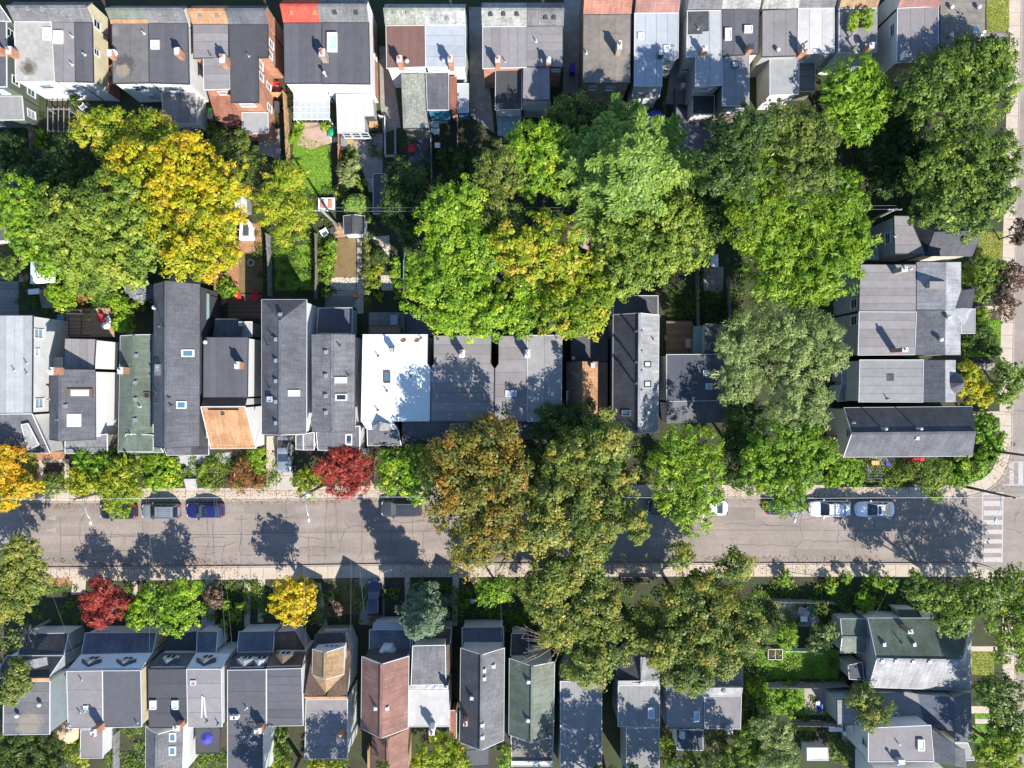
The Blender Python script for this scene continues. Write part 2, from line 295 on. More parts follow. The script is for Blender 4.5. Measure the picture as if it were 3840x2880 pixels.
# ------------------------------------------------------------------ mesh helpers
def sub(a, b): return (a[0]-b[0], a[1]-b[1], a[2]-b[2])
def addv(a, b): return (a[0]+b[0], a[1]+b[1], a[2]+b[2])
def mul(a, k): return (a[0]*k, a[1]*k, a[2]*k)
def cross(a, b): return (a[1]*b[2]-a[2]*b[1], a[2]*b[0]-a[0]*b[2], a[0]*b[1]-a[1]*b[0])
def dot(a, b): return a[0]*b[0]+a[1]*b[1]+a[2]*b[2]
def norm(a):
    q = math.sqrt(dot(a, a)) or 1.0
    return (a[0]/q, a[1]/q, a[2]/q)
def lerp(a, b, t): return tuple(a[i] + (b[i]-a[i]) * t for i in range(len(a)))
def area2(p):
    return sum(p[i][0]*p[(i+1) % len(p)][1] - p[(i+1) % len(p)][0]*p[i][1] for i in range(len(p))) / 2
def ccw(p): return list(p) if area2(p) > 0 else list(reversed(p))
def newell(p):
    n = [0, 0, 0]
    for i in range(len(p)):
        a, b = p[i], p[(i+1) % len(p)]
        n[0] += (a[1]-b[1])*(a[2]+b[2]); n[1] += (a[2]-b[2])*(a[0]+b[0]); n[2] += (a[0]-b[0])*(a[1]+b[1])
    return norm(n)
def inset(p, d):
    """offset a counter-clockwise xy polygon inwards by d"""
    out = []
    n = len(p)
    for i in range(n):
        a, b, c = p[i-1], p[i], p[(i+1) % n]
        e1 = (b[0]-a[0], b[1]-a[1]); e2 = (c[0]-b[0], c[1]-b[1])
        l1 = math.hypot(*e1) or 1; l2 = math.hypot(*e2) or 1
        n1 = (-e1[1]/l1, e1[0]/l1); n2 = (-e2[1]/l2, e2[0]/l2)
        k = 1 + n1[0]*n2[0] + n1[1]*n2[1]
        k = max(k, 0.4)
        out.append((b[0] + d*(n1[0]+n2[0])/k, b[1] + d*(n1[1]+n2[1])/k))
    return out

class MB:
    def __init__(s): s.v = []; s.f = []
    def poly(s, pts):
        i = len(s.v); s.v += [tuple(p) for p in pts]; s.f.append(tuple(range(i, i+len(pts)))); return s
    def prism(s, xy, z0, z1):
        xy = ccw([p[:2] for p in xy]); n = len(xy); i = len(s.v)
        s.v += [(p[0], p[1], z0) for p in xy] + [(p[0], p[1], z1) for p in xy]
        s.f.append(tuple(range(i+n, i+2*n))); s.f.append(tuple(range(i+n-1, i-1, -1)))
        for k in range(n):
            j = (k+1) % n; s.f.append((i+k, i+j, i+n+j, i+n+k))
        return s
    def slab(s, pts, t):
        """a thick sheet: pts are its upper face (any plane), t its thickness downwards"""
        nn = newell(pts)
        if nn[2] < 0: pts = list(reversed(pts)); nn = mul(nn, -1)
        n = len(pts); i = len(s.v)
        s.v += [tuple(p) for p in pts] + [(p[0], p[1], p[2]-t) for p in pts]
        s.f.append(tuple(range(i, i+n))); s.f.append(tuple(range(i+2*n-1, i+n-1, -1)))
        for k in range(n):
            j = (k+1) % n; s.f.append((i+k, i+n+k, i+n+j, i+j))
        return s
    def box(s, c, d, rz=0.0):
        x, y, z = d[0]/2, d[1]/2, d[2]/2; ca, sa = math.cos(rz), math.sin(rz)
        pts = [(-x, -y), (x, -y), (x, y), (-x, y)]
        xy = [(c[0]+ca*p[0]-sa*p[1], c[1]+sa*p[0]+ca*p[1]) for p in pts]
        return s.prism(xy, c[2]-z, c[2]+z)
    def bar(s, a, b, w, h=None):
        """a straight rectangular bar from a to b"""
        h = h or w; d = norm(sub(b, a)); up = (0, 0, 1) if abs(d[2]) < 0.95 else (1, 0, 0)
        u = norm(cross(d, up)); v = cross(u, d); i = len(s.v)
        for p in (a, b):
            for su, sv in ((-1, -1), (1, -1), (1, 1), (-1, 1)):
                s.v.append(tuple(p[k] + u[k]*su*w/2 + v[k]*sv*h/2 for k in range(3)))
        s.f += [(i, i+3, i+2, i+1), (i+4, i+5, i+6, i+7)] + [(i+k, i+(k+1) % 4, i+4+(k+1) % 4, i+4+k) for k in range(4)]
        return s
    def tube(s, pts, r, n=6, cap=True):
        """tapered tube along pts; r is a number or one radius per point"""
        rr = r if isinstance(r, (list, tuple)) else [r]*len(pts)
        i = len(s.v); m = len(pts)
        for k, p in enumerate(pts):
            d = norm(sub(pts[min(k+1, m-1)], pts[max(k-1, 0)]))
            up = (0, 0, 1) if abs(d[2]) < 0.9 else (1, 0, 0)
            u = norm(cross(d, up)); v = cross(d, u)
            for a in range(n):
                c_, s_ = math.cos(2*math.pi*a/n)*rr[k], math.sin(2*math.pi*a/n)*rr[k]
                s.v.append(tuple(p[q] + u[q]*c_ + v[q]*s_ for q in range(3)))
        for k in range(m-1):
            for a in range(n):
                b = (a+1) % n
                s.f.append((i+k*n+a, i+k*n+b, i+(k+1)*n+b, i+(k+1)*n+a))
        if cap:
            s.f.append(tuple(i+n-1-a for a in range(n))); s.f.append(tuple(i+(m-1)*n+a for a in range(n)))
        return s
    def lathe(s, c, prof, n=16):
        i = len(s.v); m = len(prof)
        for (r, z) in prof:
            for a in range(n):
                q = 2*math.pi*a/n; s.v.append((c[0]+r*math.cos(q), c[1]+r*math.sin(q), c[2]+z))
        for k in range(m-1):
            for a in range(n):
                b = (a+1) % n; s.f.append((i+k*n+a, i+k*n+b, i+(k+1)*n+b, i+(k+1)*n+a))
        s.f.append(tuple(i+n-1-a for a in range(n))); s.f.append(tuple(i+(m-1)*n+a for a in range(n)))
        return s
    def mesh(s, mat, off=(0, 0, 0), smooth=False):
        me = bpy.data.meshes.new('mesh')
        me.from_pydata([sub(p, off) for p in s.v], [], s.f)
        uvl = me.uv_layers.new(name='uv'); buf = []
        for f in s.f:
            pts = [s.v[k] for k in f]; n = newell(pts)
            if abs(n[2]) > 0.995: u, v = (1, 0, 0), (0, 1, 0)
            else:
                u = norm(cross((0, 0, 1), n)); v = cross(n, u)
            for p in pts: buf += [dot(p, u), dot(p, v)]
        uvl.data.foreach_set('uv', buf)
        me.materials.append(M[mat])
        if smooth: me.polygons.foreach_set('use_smooth', [True]*len(me.polygons))
        return me
    def obj(s, name, mat, parent=None, off=None, smooth=False):
        if off is None: off = origin(parent)
        o = bpy.data.objects.new(name, s.mesh(mat, off, smooth)); COL.objects.link(o)
        if parent is not None: o.parent = parent
        else: o.location = off
        return o
ORI = {}
def origin(o):
    while o is not None and o.parent is not None: o = o.parent
    return ORI.get(o.name, (0, 0, 0)) if o is not None else (0, 0, 0)
LABELS = {}
def tag(o, label, cat, group=None, kind=None):
    if label:
        o['label'] = label
    if cat: o['category'] = cat
    if group: o['group'] = group
    if kind: o['kind'] = kind
    return o
def thing(name, label, cat, loc=(0, 0, 0), group=None):
    o = bpy.data.objects.new(name, None); COL.objects.link(o); o.empty_display_size = 0.3
    o.location = loc; ORI[o.name] = tuple(loc)
    return tag(o, label, cat, group)
def structure(name, mb, mat, label=None):
    o = mb.obj(name, mat); o['kind'] = 'structure'
    if label: o['label'] = label
    return o
def pip(p, poly):
    ins = False; n = len(poly); j = n-1
    for i in range(n):
        a, b = poly[i], poly[j]
        if (a[1] > p[1]) != (b[1] > p[1]) and p[0] < (b[0]-a[0])*(p[1]-a[1])/(b[1]-a[1]) + a[0]: ins = not ins
        j = i
    return ins
def clip_half(poly, n, c):
    """keep the part of an xy polygon with n.p <= c"""
    out = []
    for i in range(len(poly)):
        a, b = poly[i], poly[(i+1) % len(poly)]
        da = n[0]*a[0]+n[1]*a[1]-c; db = n[0]*b[0]+n[1]*b[1]-c
        if da <= 0: out.append(a)
        if (da < 0 < db) or (db < 0 < da):
            q = da/(da-db); out.append((a[0]+(b[0]-a[0])*q, a[1]+(b[1]-a[1])*q))
    return out
SURF = []     # every roof and wall face: where a thing seen on it stands
def surf(pts, owner, kind):
    px = [(p[0]*PPM/(1-p[2]/H), p[1]*PPM/(1-p[2]/H)) for p in pts]
    SURF.append((pts, newell(pts), owner, kind, px))
def hit(t, x, y, kind='roof', owner=None):
    """highest built surface seen at this pixel: point, normal, owner"""
    sx, sy = S(t, x, y); X, Y = (sx-1920), -(sy-1440); best = None
    for pts, n, ow, kd, px in SURF:
        if kd != kind or (owner is not None and ow != owner): continue
        if not pip((X, Y), px): continue
        a = X/PPM; b = Y/PPM; p0 = pts[0]
        den = n[2] - (n[0]*a+n[1]*b)/H
        if abs(den) < 1e-6: continue
        h = (dot(n, p0) - n[0]*a - n[1]*b)/den
        k = 1-h/H
        if best is None or h > best[0][2]: best = ((a*k, b*k, h), n, ow)
    return best

# ------------------------------------------------------------------ houses
WALLQ = []
class House:
    def __init__(s, label, t, x, y, name='house', cat='house', group=None, walls='brick_red', win='trim_white'):
        p = W(t, x, y, 5.0)
        s.root = thing(name, label, cat, (p[0], p[1], 0), group); s.wspec = walls; s.win = win; s.quads = []
    def spec(s, n, walls):
        w = walls if walls is not None else s.wspec
        if isinstance(w, dict):
            k = ('e' if n[0] > 0 else 'w') if abs(n[0]) > abs(n[1]) else ('n' if n[1] > 0 else 's')
            w = w.get(k, w.get('d', 'brick_red'))
        return w
    def walls(s, tops, z0=0.0, walls=None, over=0.12, auto=True):
        """vertical walls below the edges of a roof polygon (3d points, counter-clockwise)"""
        xy = inset([p[:2] for p in tops], over)
        pts = [(xy[i][0], xy[i][1], tops[i][2]-0.06) for i in range(len(tops))]
        by = {}; run = 0; prev = None
        for i in range(len(pts)):
            a, b = pts[i], pts[(i+1) % len(pts)]
            if math.hypot(a[0]-b[0], a[1]-b[1]) < 0.05: continue
            n = norm((b[1]-a[1], -(b[0]-a[0]), 0))
            w = s.spec(n, walls)
            if w != prev: run += 1; prev = w
            if w is None: continue
            up, lo, zs = w if isinstance(w, tuple) else (w, None, 0)
            q0 = (a[0], a[1], z0); q1 = (b[0], b[1], z0)
            if lo and min(a[2], b[2]) > zs + 0.3:
                m0 = (a[0], a[1], zs); m1 = (b[0], b[1], zs)
                by.setdefault((lo, run), MB()).poly([q0, q1, m1, m0]); by.setdefault((up, run), MB()).poly([m0, m1, b, a])
            else: by.setdefault((up, run), MB()).poly([q0, q1, b, a])
            surf([q0, q1, b, a], s.root, 'wall')
            if auto: s.quads.append((q0, q1, b, a, n))
        for (m, _), mb in by.items(): mb.obj('wall', m, s.root)
    def flat(s, t, pts, z, mat, strips='v', walls=None, trim='trim_dark', z0=0.0, width=0.95, over=0.1, auto=True):
        poly = ccw([W(t, x, y, z)[:2] for x, y in pts])
        tops = [(p[0], p[1], z) for p in poly]
        s.walls(tops, z0, walls, over, auto)
        surf(tops, s.root, 'roof')
        rf = MB().prism(poly, z-0.2, z if not strips else z-0.014).obj('roof', mat if not strips else 'tar', s.root)
        if strips:
            ax = 0 if strips == 'v' else 1
            lo = min(p[ax] for p in poly); hi = max(p[ax] for p in poly)
            n = max(2, round((hi-lo)/width)); w = (hi-lo)/n
            for i in range(n):
                a = lo+i*w+0.014; b = lo+(i+1)*w-0.014
                nx = (1, 0) if ax == 0 else (0, 1)
                q = clip_half(poly, nx, b); q = clip_half(q, (-nx[0], -nx[1]), -a) if len(q) > 2 else q
                if len(q) < 3: continue
                e = R.uniform(0, 0.007)
                MB().prism(q, z-0.0145, z+e).obj('roofing_sheet', mat, rf)
        if trim:
            o = inset(poly, -0.02); q = inset(poly, 0.03); mb = MB()
            for i in range(len(poly)):
                j = (i+1) % len(poly)
                mb.prism([o[i], o[j], q[j], q[i]], z-0.13, z+0.05)
            mb.obj('roof_edge', trim, rf)
        return rf
    def faces(s, polys, mat, t=0.14, name='roof', parent=None):
        mb = MB()
        for p in polys:
            mb.slab(p, t); q = p if newell(p)[2] > 0 else list(reversed(p)); surf(q, s.root, 'roof')
        return mb.obj(name, mat, parent or s.root)
    def slope(s, t, pts, mat, walls=None, z0=0.0, over=0.12, make_walls=True, trim=None, auto=False):
        q = [W(t, *p) for p in pts]
        if area2(q) < 0: q.reverse()
        rf = s.faces([q], mat)
        if make_walls: s.walls(q, z0, walls, over, auto)
        if trim:
            mb = MB()
            for i in range(len(q)):
                a, b = q[i], q[(i+1) % len(q)]
                mb.bar((a[0], a[1], a[2]-0.06), (b[0], b[1], b[2]-0.06), 0.07, 0.13)
            mb.obj('roof_edge', trim, rf)
        return rf
    def gable_w(s, A, B, C, D, he, hr, axis, mats, walls=None, hip=(0, 0), trim=None, z0=0.0, over=0.22, auto=True):
        """A nw, B ne, C se, D sw eaves corners (xy). axis 'v': ridge from north to south, 'h': west to east"""
        if axis == 'v': e0, e1 = lerp(A, B, .5), lerp(D, C, .5)
        else: e0, e1 = lerp(A, D, .5), lerp(B, C, .5)
        r0 = lerp(e0, e1, hip[0]); r1 = lerp(e0, e1, 1-hip[1])
        z = lambda p, h: (p[0], p[1], h)
        m = mats if isinstance(mats, (list, tuple)) else (mats, mats)  # where a pair differs, the sun-side slope is painted lighter
        if axis == 'v': f0 = [z(D, he), z(r1, hr), z(r0, hr), z(A, he)]; f1 = [z(B, he), z(r0, hr), z(r1, hr), z(C, he)]
        else: f0 = [z(A, he), z(r0, hr), z(r1, hr), z(B, he)]; f1 = [z(C, he), z(r1, hr), z(r0, hr), z(D, he)]
        ra = s.faces([f0], m[0]); rb = s.faces([f1], m[1])
        g = ((A, B), (C, D)) if axis == 'v' else ((D, A), (B, C))
        for k, (hp, rp) in enumerate(((hip[0], r0), (hip[1], r1))):
            a, b = g[k]
            if hp > 0: s.faces([[z(a, he), z(rp, hr), z(b, he)]], m[k % 2], name='roof_hip')
        MB().bar(z(r0, hr+0.02), z(r1, hr+0.02), 0.28, 0.05).obj('ridge_cap', m[1], rb)
        poly = [z(D, he), z(C, he), z(B, he), z(A, he)]
        s.walls(poly, z0, walls, over, auto)
        c = lerp(e0, e1, .5)
        for k, (hp, rp) in enumerate(((hip[0], r0), (hip[1], r1))):
            if hp > 0: continue
            a, b = g[k]; L = math.hypot(rp[0]-c[0], rp[1]-c[1]); q = (L-over)/L
            sh = lambda p: lerp(c, p, q)
            a2, b2, p2 = lerp(sh(a), sh(b), .06), lerp(sh(b), sh(a), .06), sh(rp)
            n = norm((p2[0]-c[0], p2[1]-c[1], 0)); w = s.spec(n, walls)
            if w is None: continue
            up = w[0] if isinstance(w, tuple) else w
            tri = [(a2[0], a2[1], he-0.08), (b2[0], b2[1], he-0.08), (p2[0], p2[1], hr-0.16)]
            if dot(newell(tri), n) < 0: tri.reverse()
            MB().poly(tri).obj('gable_wall', up, s.root); surf(tri, s.root, 'wall')
        if trim:
            mb = MB()
            for k, (a, b) in enumerate(((D, C), (C, B), (B, A), (A, D))):
                rp = None
                if axis == 'v' and k in (0, 2): rp = r1 if k == 0 else r0; hp = hip[1] if k == 0 else hip[0]
                if axis == 'h' and k in (1, 3): rp = r1 if k == 1 else r0; hp = hip[1] if k == 1 else hip[0]
                if rp is None or hp > 0: mb.bar(z(a, he-0.07), z(b, he-0.07), 0.08, 0.11)
                else: mb.bar(z(a, he-0.07), z(rp, hr-0.07), 0.06, 0.14); mb.bar(z(rp, hr-0.07), z(b, he-0.07), 0.06, 0.14)
            mb.obj('gutter', trim, ra)
        return ra, rb
    def gable(s, t, pts, he, ridge, axis, mats, **k):
        """pts: nw, ne, se, sw eave corners as seen; ridge: where the ridge is seen (tile x for 'v', y for 'h')"""
        A, B, C, D = [W(t, x, y, he)[:2] for x, y in pts]
        mid = [(A[i]+B[i]+C[i]+D[i])/4 for i in (0, 1)]
        if axis == 'v': q = mid[0]*PPM / (S(t, ridge, 0)[0]-1920)
        else: q = mid[1]*PPM / (1440-S(t, 0, ridge)[1])
        hr = H*(1-q); hr = min(max(hr, he+0.5), he+3.2)
        return s.gable_w(A, B, C, D, he, k.pop('hr', hr), axis, mats, **k)
    def front(s, t, segs, yf, yr, he=6.0, hr=7.2, **k):
        """street-side pitched part: from the flat roof's edge (seen at yf) over a ridge (seen at yr); segs = (x0, x1, material)"""
        ya = W(t, 0, yf, he)[1]; yb = W(t, 0, yr, hr)[1]; yc = 2*yb-ya
        first = segs[0][0]; last = segs[-1][1]
        for i, (x0, x1, mat) in enumerate(segs):
            a = W(t, x0, yf, he)[0]; b = W(t, x1, yf, he)[0]
            A, B, C, D = (a, yc), (b, yc), (b, ya), (a, ya)
            if yc < ya: A, B, C, D = (a, ya), (b, ya), (b, yc), (a, yc)
            wl = dict(k.get('walls') or {}) if isinstance(k.get('walls'), dict) else None
            w2 = {q: s.spec(nv, k.get('walls')) for q, nv in (('n', (0, 1, 0)), ('s', (0, -1, 0)), ('e', (1, 0, 0)), ('w', (-1, 0, 0)))}
            if i > 0: w2['w'] = None
            if i < len(segs)-1: w2['e'] = None
            s.gable_w(A, B, C, D, he, hr, 'h', mat, walls=w2, over=0.1, auto=False)
    # -------- things fixed to the house
    def skylight(s, t, x0, y0, x1, y1, gl='glass_sky', fr='trim_white', hgt=0.16):
        c = hit(t, (x0+x1)/2, (y0+y1)/2, 'roof', s.root)
        if not c: print('no roof at', t, x0, y0); return
        n = c[1]; p0 = c[0]
        def on(x, y):
            sx, sy = S(t, x, y); a, b = (sx-1920)/PPM, -(sy-1440)/PPM
            h = (dot(n, p0)-n[0]*a-n[1]*b)/(n[2]-(n[0]*a+n[1]*b)/H); return (a*(1-h/H), b*(1-h/H), h)
        q = [on(x0, y1), on(x1, y1), on(x1, y0), on(x0, y0)]
        cc = tuple(sum(p[i] for p in q)/4 for i in range(3))
        up = (0, 0, hgt); inn = [lerp(p, cc, 0.26) for p in q]
        mb = MB(); fa = MB()
        for i in range(4):
            j = (i+1) % 4
            mb.slab([addv(q[i], up), addv(q[j], up), addv(inn[j], up), addv(inn[i], up)], hgt+0.05)
        f = mb.obj('skylight', fr, s.root)
        MB().slab([addv(p, (0, 0, hgt-0.07)) for p in inn], 0.05).obj('pane', gl, f)
    def chimney(s, t, x, y, w=0.55, d=0.75, hgt=1.5, mat='brick_orange', pots=2, cap='stucco_grey', owner=True):
        c = hit(t, x, y, 'roof', s.root if owner else None)
        if not c: print('no chimney base', t, x, y); return
        b = c[0]; z0 = b[2]-0.5; z1 = b[2]+hgt
        ch = MB().box((b[0], b[1], (z0+z1)/2), (w, d, z1-z0)).box((b[0], b[1], z1-0.16), (w+0.08, d+0.08, 0.14)).obj('chimney', mat, s.root)
        MB().box((b[0], b[1], z1+0.04), (w+0.03, d+0.03, 0.08)).obj('cap', cap, ch)
        for i in range(pots):
            yy = b[1] + (i-(pots-1)/2)*d*0.5
            MB().lathe((b[0], yy, z1+0.07), [(0.13, 0), (0.10, 0.3), (0.13, 0.42), (0.085, 0.42), (0.08, 0.1)], 10).obj('pot', 'clay' if R.random() < 0.5 else 'plastic_white', ch)
    def vents(s, t, pts, kind='box', mat='metal_grey'):
        for (x, y) in pts:
            c = hit(t, x, y, 'roof', s.root)
            if not c: print('no vent base', t, x, y); continue
            b = c[0]
            if kind == 'box':
                MB().box((b[0], b[1], b[2]+0.04), (0.46, 0.46, 0.06)).box((b[0], b[1], b[2]+0.16), (0.34, 0.34, 0.2)).obj('roof_vent', mat, s.root)
            elif kind == 'pipe':
                MB().tube([(b[0], b[1], b[2]-0.1), (b[0], b[1], b[2]+0.55)], 0.06, 8).lathe((b[0], b[1], b[2]), [(0.16, 0), (0.07, 0.1)], 8).obj('vent_pipe', mat, s.root)
            elif kind == 'dome':
                MB().lathe((b[0], b[1], b[2]), [(0.17, 0), (0.14, 0.28), (0.24, 0.32), (0.25, 0.45), (0.17, 0.56), (0.05, 0.6)], 12).obj('vent_cowl', 'metal_white', s.root, smooth=True)
            elif kind == 'tall':
                MB().tube([(b[0], b[1], b[2]-0.1), (b[0], b[1], b[2]+1.1)], 0.1, 8).lathe((b[0], b[1], b[2]+1.0), [(0.18, 0), (0.18, 0.14), (0.04, 0.3)], 8).obj('flue', mat, s.root)
    def dish(s, t, x, y, size=0.42):
        c = hit(t, x, y, 'roof', s.root)
        if not c: return
        b = c[0]; top = (b[0], b[1], b[2]+0.55)
        o = MB().tube([(b[0], b[1], b[2]-0.05), top], 0.03, 6).obj('satellite_dish', 'metal_grey', s.root)
        nn = norm((0.35, -0.75, 0.55)); u = norm(cross(nn, (0, 0, 1))); v = cross(u, nn); mb = MB(); rings = []
        for k, (r, dd) in enumerate(((0.03, 0.0), (size*.5, 0.03), (size, 0.12), (size, 0.14), (size*.5, 0.05))):
            rings.append([tuple(top[q]+nn[q]*dd+(u[q]*math.cos(a)+v[q]*math.sin(a))*r for q in range(3)) for a in [2*math.pi*i/14 for i in range(14)]])
        for k in range(len(rings)-1):
            for i in range(14):
                j = (i+1) % 14; mb.poly([rings[k][i], rings[k][j], rings[k+1][j], rings[k+1][i]])
        mb.obj('dish', 'plastic_white', o, smooth=True)
        MB().bar(top, tuple(top[q]+nn[q]*0.45 for q in range(3)), 0.03).obj('receiver_arm', 'metal_grey', o)
    def winq(s, quad, fu, zc, w, h, gl=None, fr=None):
        q0, q1, b, a, n = quad
        u = norm(sub(q1, q0)); L = math.hypot(q1[0]-q0[0], q1[1]-q0[1])
        c = (q0[0]+u[0]*fu*L, q0[1]+u[1]*fu*L, zc)
        P = lambda du, dz, dn: (c[0]+u[0]*du+n[0]*dn, c[1]+u[1]*du+n[1]*dn, c[2]+dz)
        mb = MB(); e = 0.035; k = 0.08
        for (d0, d1) in (((-w/2, -h/2), (w/2, -h/2)), ((-w/2, h/2), (w/2, h/2))): mb.bar(P(d0[0]-k/2, d0[1], e), P(d1[0]+k/2, d1[1], e), k, k)
        for sx in (-1, 1): mb.bar(P(sx*w/2, -h/2, e), P(sx*w/2, h/2, e), k, k)
        mb.bar(P(-w/2, 0, e-0.01), P(w/2, 0, e-0.01), 0.05, 0.05)
        f = mb.obj('window', fr or s.win, s.root)
        MB().poly([P(-w/2, -h/2, 0.02), P(w/2, -h/2, 0.02), P(w/2, h/2, 0.02), P(-w/2, h/2, 0.02)]).obj('pane', gl or 'glass_dark', f)
        MB().bar(P(-w/2-0.08, -h/2-0.07, 0.06), P(w/2+0.08, -h/2-0.07, 0.06), 0.12, 0.05).obj('sill', fr or s.win, f)
    def window(s, t, x, y, w=0.9, h=1.3, gl=None, fr=None):
        c = hit(t, x, y, 'wall', s.root)
        if not c: print('no wall at', t, x, y); return
        p, n, _ = c; n = norm((n[0], n[1], 0)); u = norm(cross((0, 0, 1), n))
        q0 = (p[0]-u[0], p[1]-u[1], 0); q1 = (p[0]+u[0], p[1]+u[1], 0)
        s.winq((q0, q1, q1, q0, n), 0.5, p[2], w, h, gl, fr)
        s.done = True
    def auto_windows(s, skip=(), dens=0.75):
        for q in s.quads:
            q0, q1, b, a, n = q
            L = math.hypot(q1[0]-q0[0], q1[1]-q0[1]); mid = lerp(q0, q1, .5)
            if L < 1.8 or n[0]*-mid[0]+n[1]*-mid[1] <= 2: continue
            k = 'ewns'[0 if abs(n[0]) > abs(n[1]) and n[0] > 0 else 1 if abs(n[0]) > abs(n[1]) else 2 if n[1] > 0 else 3]
            if k in skip: continue
            top = min(a[2], b[2]); m = max(1, int(L/2.3))
            for zc in ((1.6, 4.4) if top > 5.2 else (1.6,) if top > 2.6 else ()):
                for i in range(m):
                    if R.random() < dens: s.winq(q, (i+0.5+R.uniform(-.1, .1))/m, zc, R.choice((0.75, 0.9, 1.1)), R.choice((1.1, 1.35)), R.choice(('glass_dark', 'glass_dark', 'glass_blue', 'glass_sky')))
        s.quads = []

# ------------------------------------------------------------------ trees and shrubs
def np_mesh(name, v, nq, mat, tint):
    me = bpy.data.meshes.new(name)
    nv = len(v)
    me.vertices.add(nv); me.vertices.foreach_set('co', v.astype(np.float32).ravel())
    me.loops.add(nq*4); me.loops.foreach_set('vertex_index', np.arange(nq*4, dtype=np.int32))
    me.polygons.add(nq); me.polygons.foreach_set('loop_start', np.arange(0, nq*4, 4, dtype=np.int32))
    try: me.polygons.foreach_set('loop_total', np.full(nq, 4, dtype=np.int32))
    except Exception: pass
    a = me.attributes.new('tint', 'FLOAT', 'FACE'); a.data.foreach_set('value', tint.astype(np.float32))
    me.materials.append(M[mat]); me.update(calc_edges=True); me.validate()
    return me
def unit(a):
    return a/np.maximum(np.linalg.norm(a, axis=1, keepdims=True), 1e-6)
def leaf_quads(pos, nrm, along, ln, wd):
    """one folded leaf (four corners) per position"""
    s_ = unit(np.cross(nrm, along)); al = unit(np.cross(s_, nrm))
    base = pos-al*ln[:, None]*.5; tip = pos+al*ln[:, None]*.5
    lf = pos+s_*wd[:, None]*.5+nrm*wd[:, None]*.12-al*ln[:, None]*.05; rt = pos-s_*wd[:, None]*.5+nrm*wd[:, None]*.12-al*ln[:, None]*.05
    return np.stack([base, rt, tip, lf], 1).reshape(-1, 3)
class Lump:
    """smooth pseudo-noise over directions, so that a crown's outline is uneven"""
    def __init__(s, n=9, f=3.0):
        s.k = NR.normal(size=(n, 3))*f*NR.uniform(.4, 1, (n, 1)); s.p = NR.uniform(0, 6.28, n)
    def __call__(s, d): return np.sin(d@s.k.T+s.p).mean(1)*1.7
def blob_leaves(c, r, puff, leaf, dens, style, tint0, spread):
    """leaves of one lobe of a crown: c centre, r radii (x, y, z)"""
    c = np.array(c, float); r = np.array(r, float); leaf = leaf*.68
    A = 2*math.pi*(r[0]*r[1]+(r[0]+r[1])/2*r[2])*0.62
    npf = max(5, int(A/(puff*puff)*.82))
    d = unit(NR.normal(size=(npf, 3))); d[:, 2] = np.where(d[:, 2] < -0.35, -d[:, 2], d[:, 2])
    lump = Lump(); amp = 1+0.22*lump(d)
    rad = np.clip(NR.beta(4, 1.3, npf), .25, 1)*amp
    pc = c+d*rad[:, None]*r
    pr = puff*NR.uniform(.5, 1.25, npf)*0.78
    k = max(6, int(dens*puff*puff*3.0/(leaf*leaf*0.62)))
    ptint = np.clip(tint0+spread*0.8*lump(d*1.7+3)+NR.normal(0, spread*.45, npf), 0, 1)
    e = unit(NR.normal(size=(npf*k, 3))+np.array([0, 0, .35]))
    idx = np.repeat(np.arange(npf), k)
    pos = pc[idx]+e*(pr[idx]*NR.beta(3, 1.1, npf*k))[:, None]*np.array([1, 1, .62])
    out = unit(d[idx]*np.array([1, 1, .8])+1e-3)
    nrm = unit(e*.75+out*.5+np.array([0, 0, .55])+NR.normal(0, .42, (npf*k, 3)))
    al = unit(out+e*.5+NR.normal(0, .5, (npf*k, 3)))
    t = np.clip(ptint[idx]+NR.normal(0, .09, npf*k), 0, 1)
    if style == 'feather': ln = leaf*NR.uniform(1.1, 1.9, npf*k); wd = leaf*NR.uniform(.32, .55, npf*k)
    elif style == 'needle': ln = leaf*NR.uniform(1.2, 2.0, npf*k); wd = leaf*NR.uniform(.22, .4, npf*k)
    else: ln = leaf*NR.uniform(.7, 1.3, npf*k); wd = leaf*NR.uniform(.55, .95, npf*k)
    sz = np.exp(NR.normal(0, .3, npf*k)); return leaf_quads(pos, nrm, al, ln*sz, wd*sz), t
def trunk_mb(base, top, r0, limbs, crown_r, seed, bare=0, zr=1.0):
    rr = random.Random(seed); mb = MB()
    b = base; mid = lerp(b, top, .5); mid = (mid[0]+rr.uniform(-.2, .2), mid[1]+rr.uniform(-.2, .2), mid[2])
    mb.tube([(b[0], b[1], b[2]-.15), (b[0], b[1], b[2]+.25), mid, top], [r0*1.5, r0*1.05, r0*.75, r0*.25], 8)
    for i in range(limbs):
        a = 6.283*i/limbs+rr.uniform(-.3, .3); f = rr.uniform(.35, .75); p = lerp(b, top, f); p = (p[0], p[1], max(p[2], b[2]+.3))
        L = crown_r*rr.uniform(.55, .85)
        q = (p[0]+math.cos(a)*L*.55, p[1]+math.sin(a)*L*.55, p[2]+L*.45*zr); e = (p[0]+math.cos(a)*L, p[1]+math.sin(a)*L, min(top[2]-.3, p[2]+L*.62*zr))
        mb.tube([p, q, e], [r0*.42, r0*.26, r0*.08], 6)
        for j in range(2):
            a2 = a+rr.uniform(-.9, .9); l2 = L*.45; z2 = q
            mb.tube([z2, (z2[0]+math.cos(a2)*l2, z2[1]+math.sin(a2)*l2, z2[2]+l2*.4)], [r0*.2, r0*.05], 5)
    return mb
TREES = []
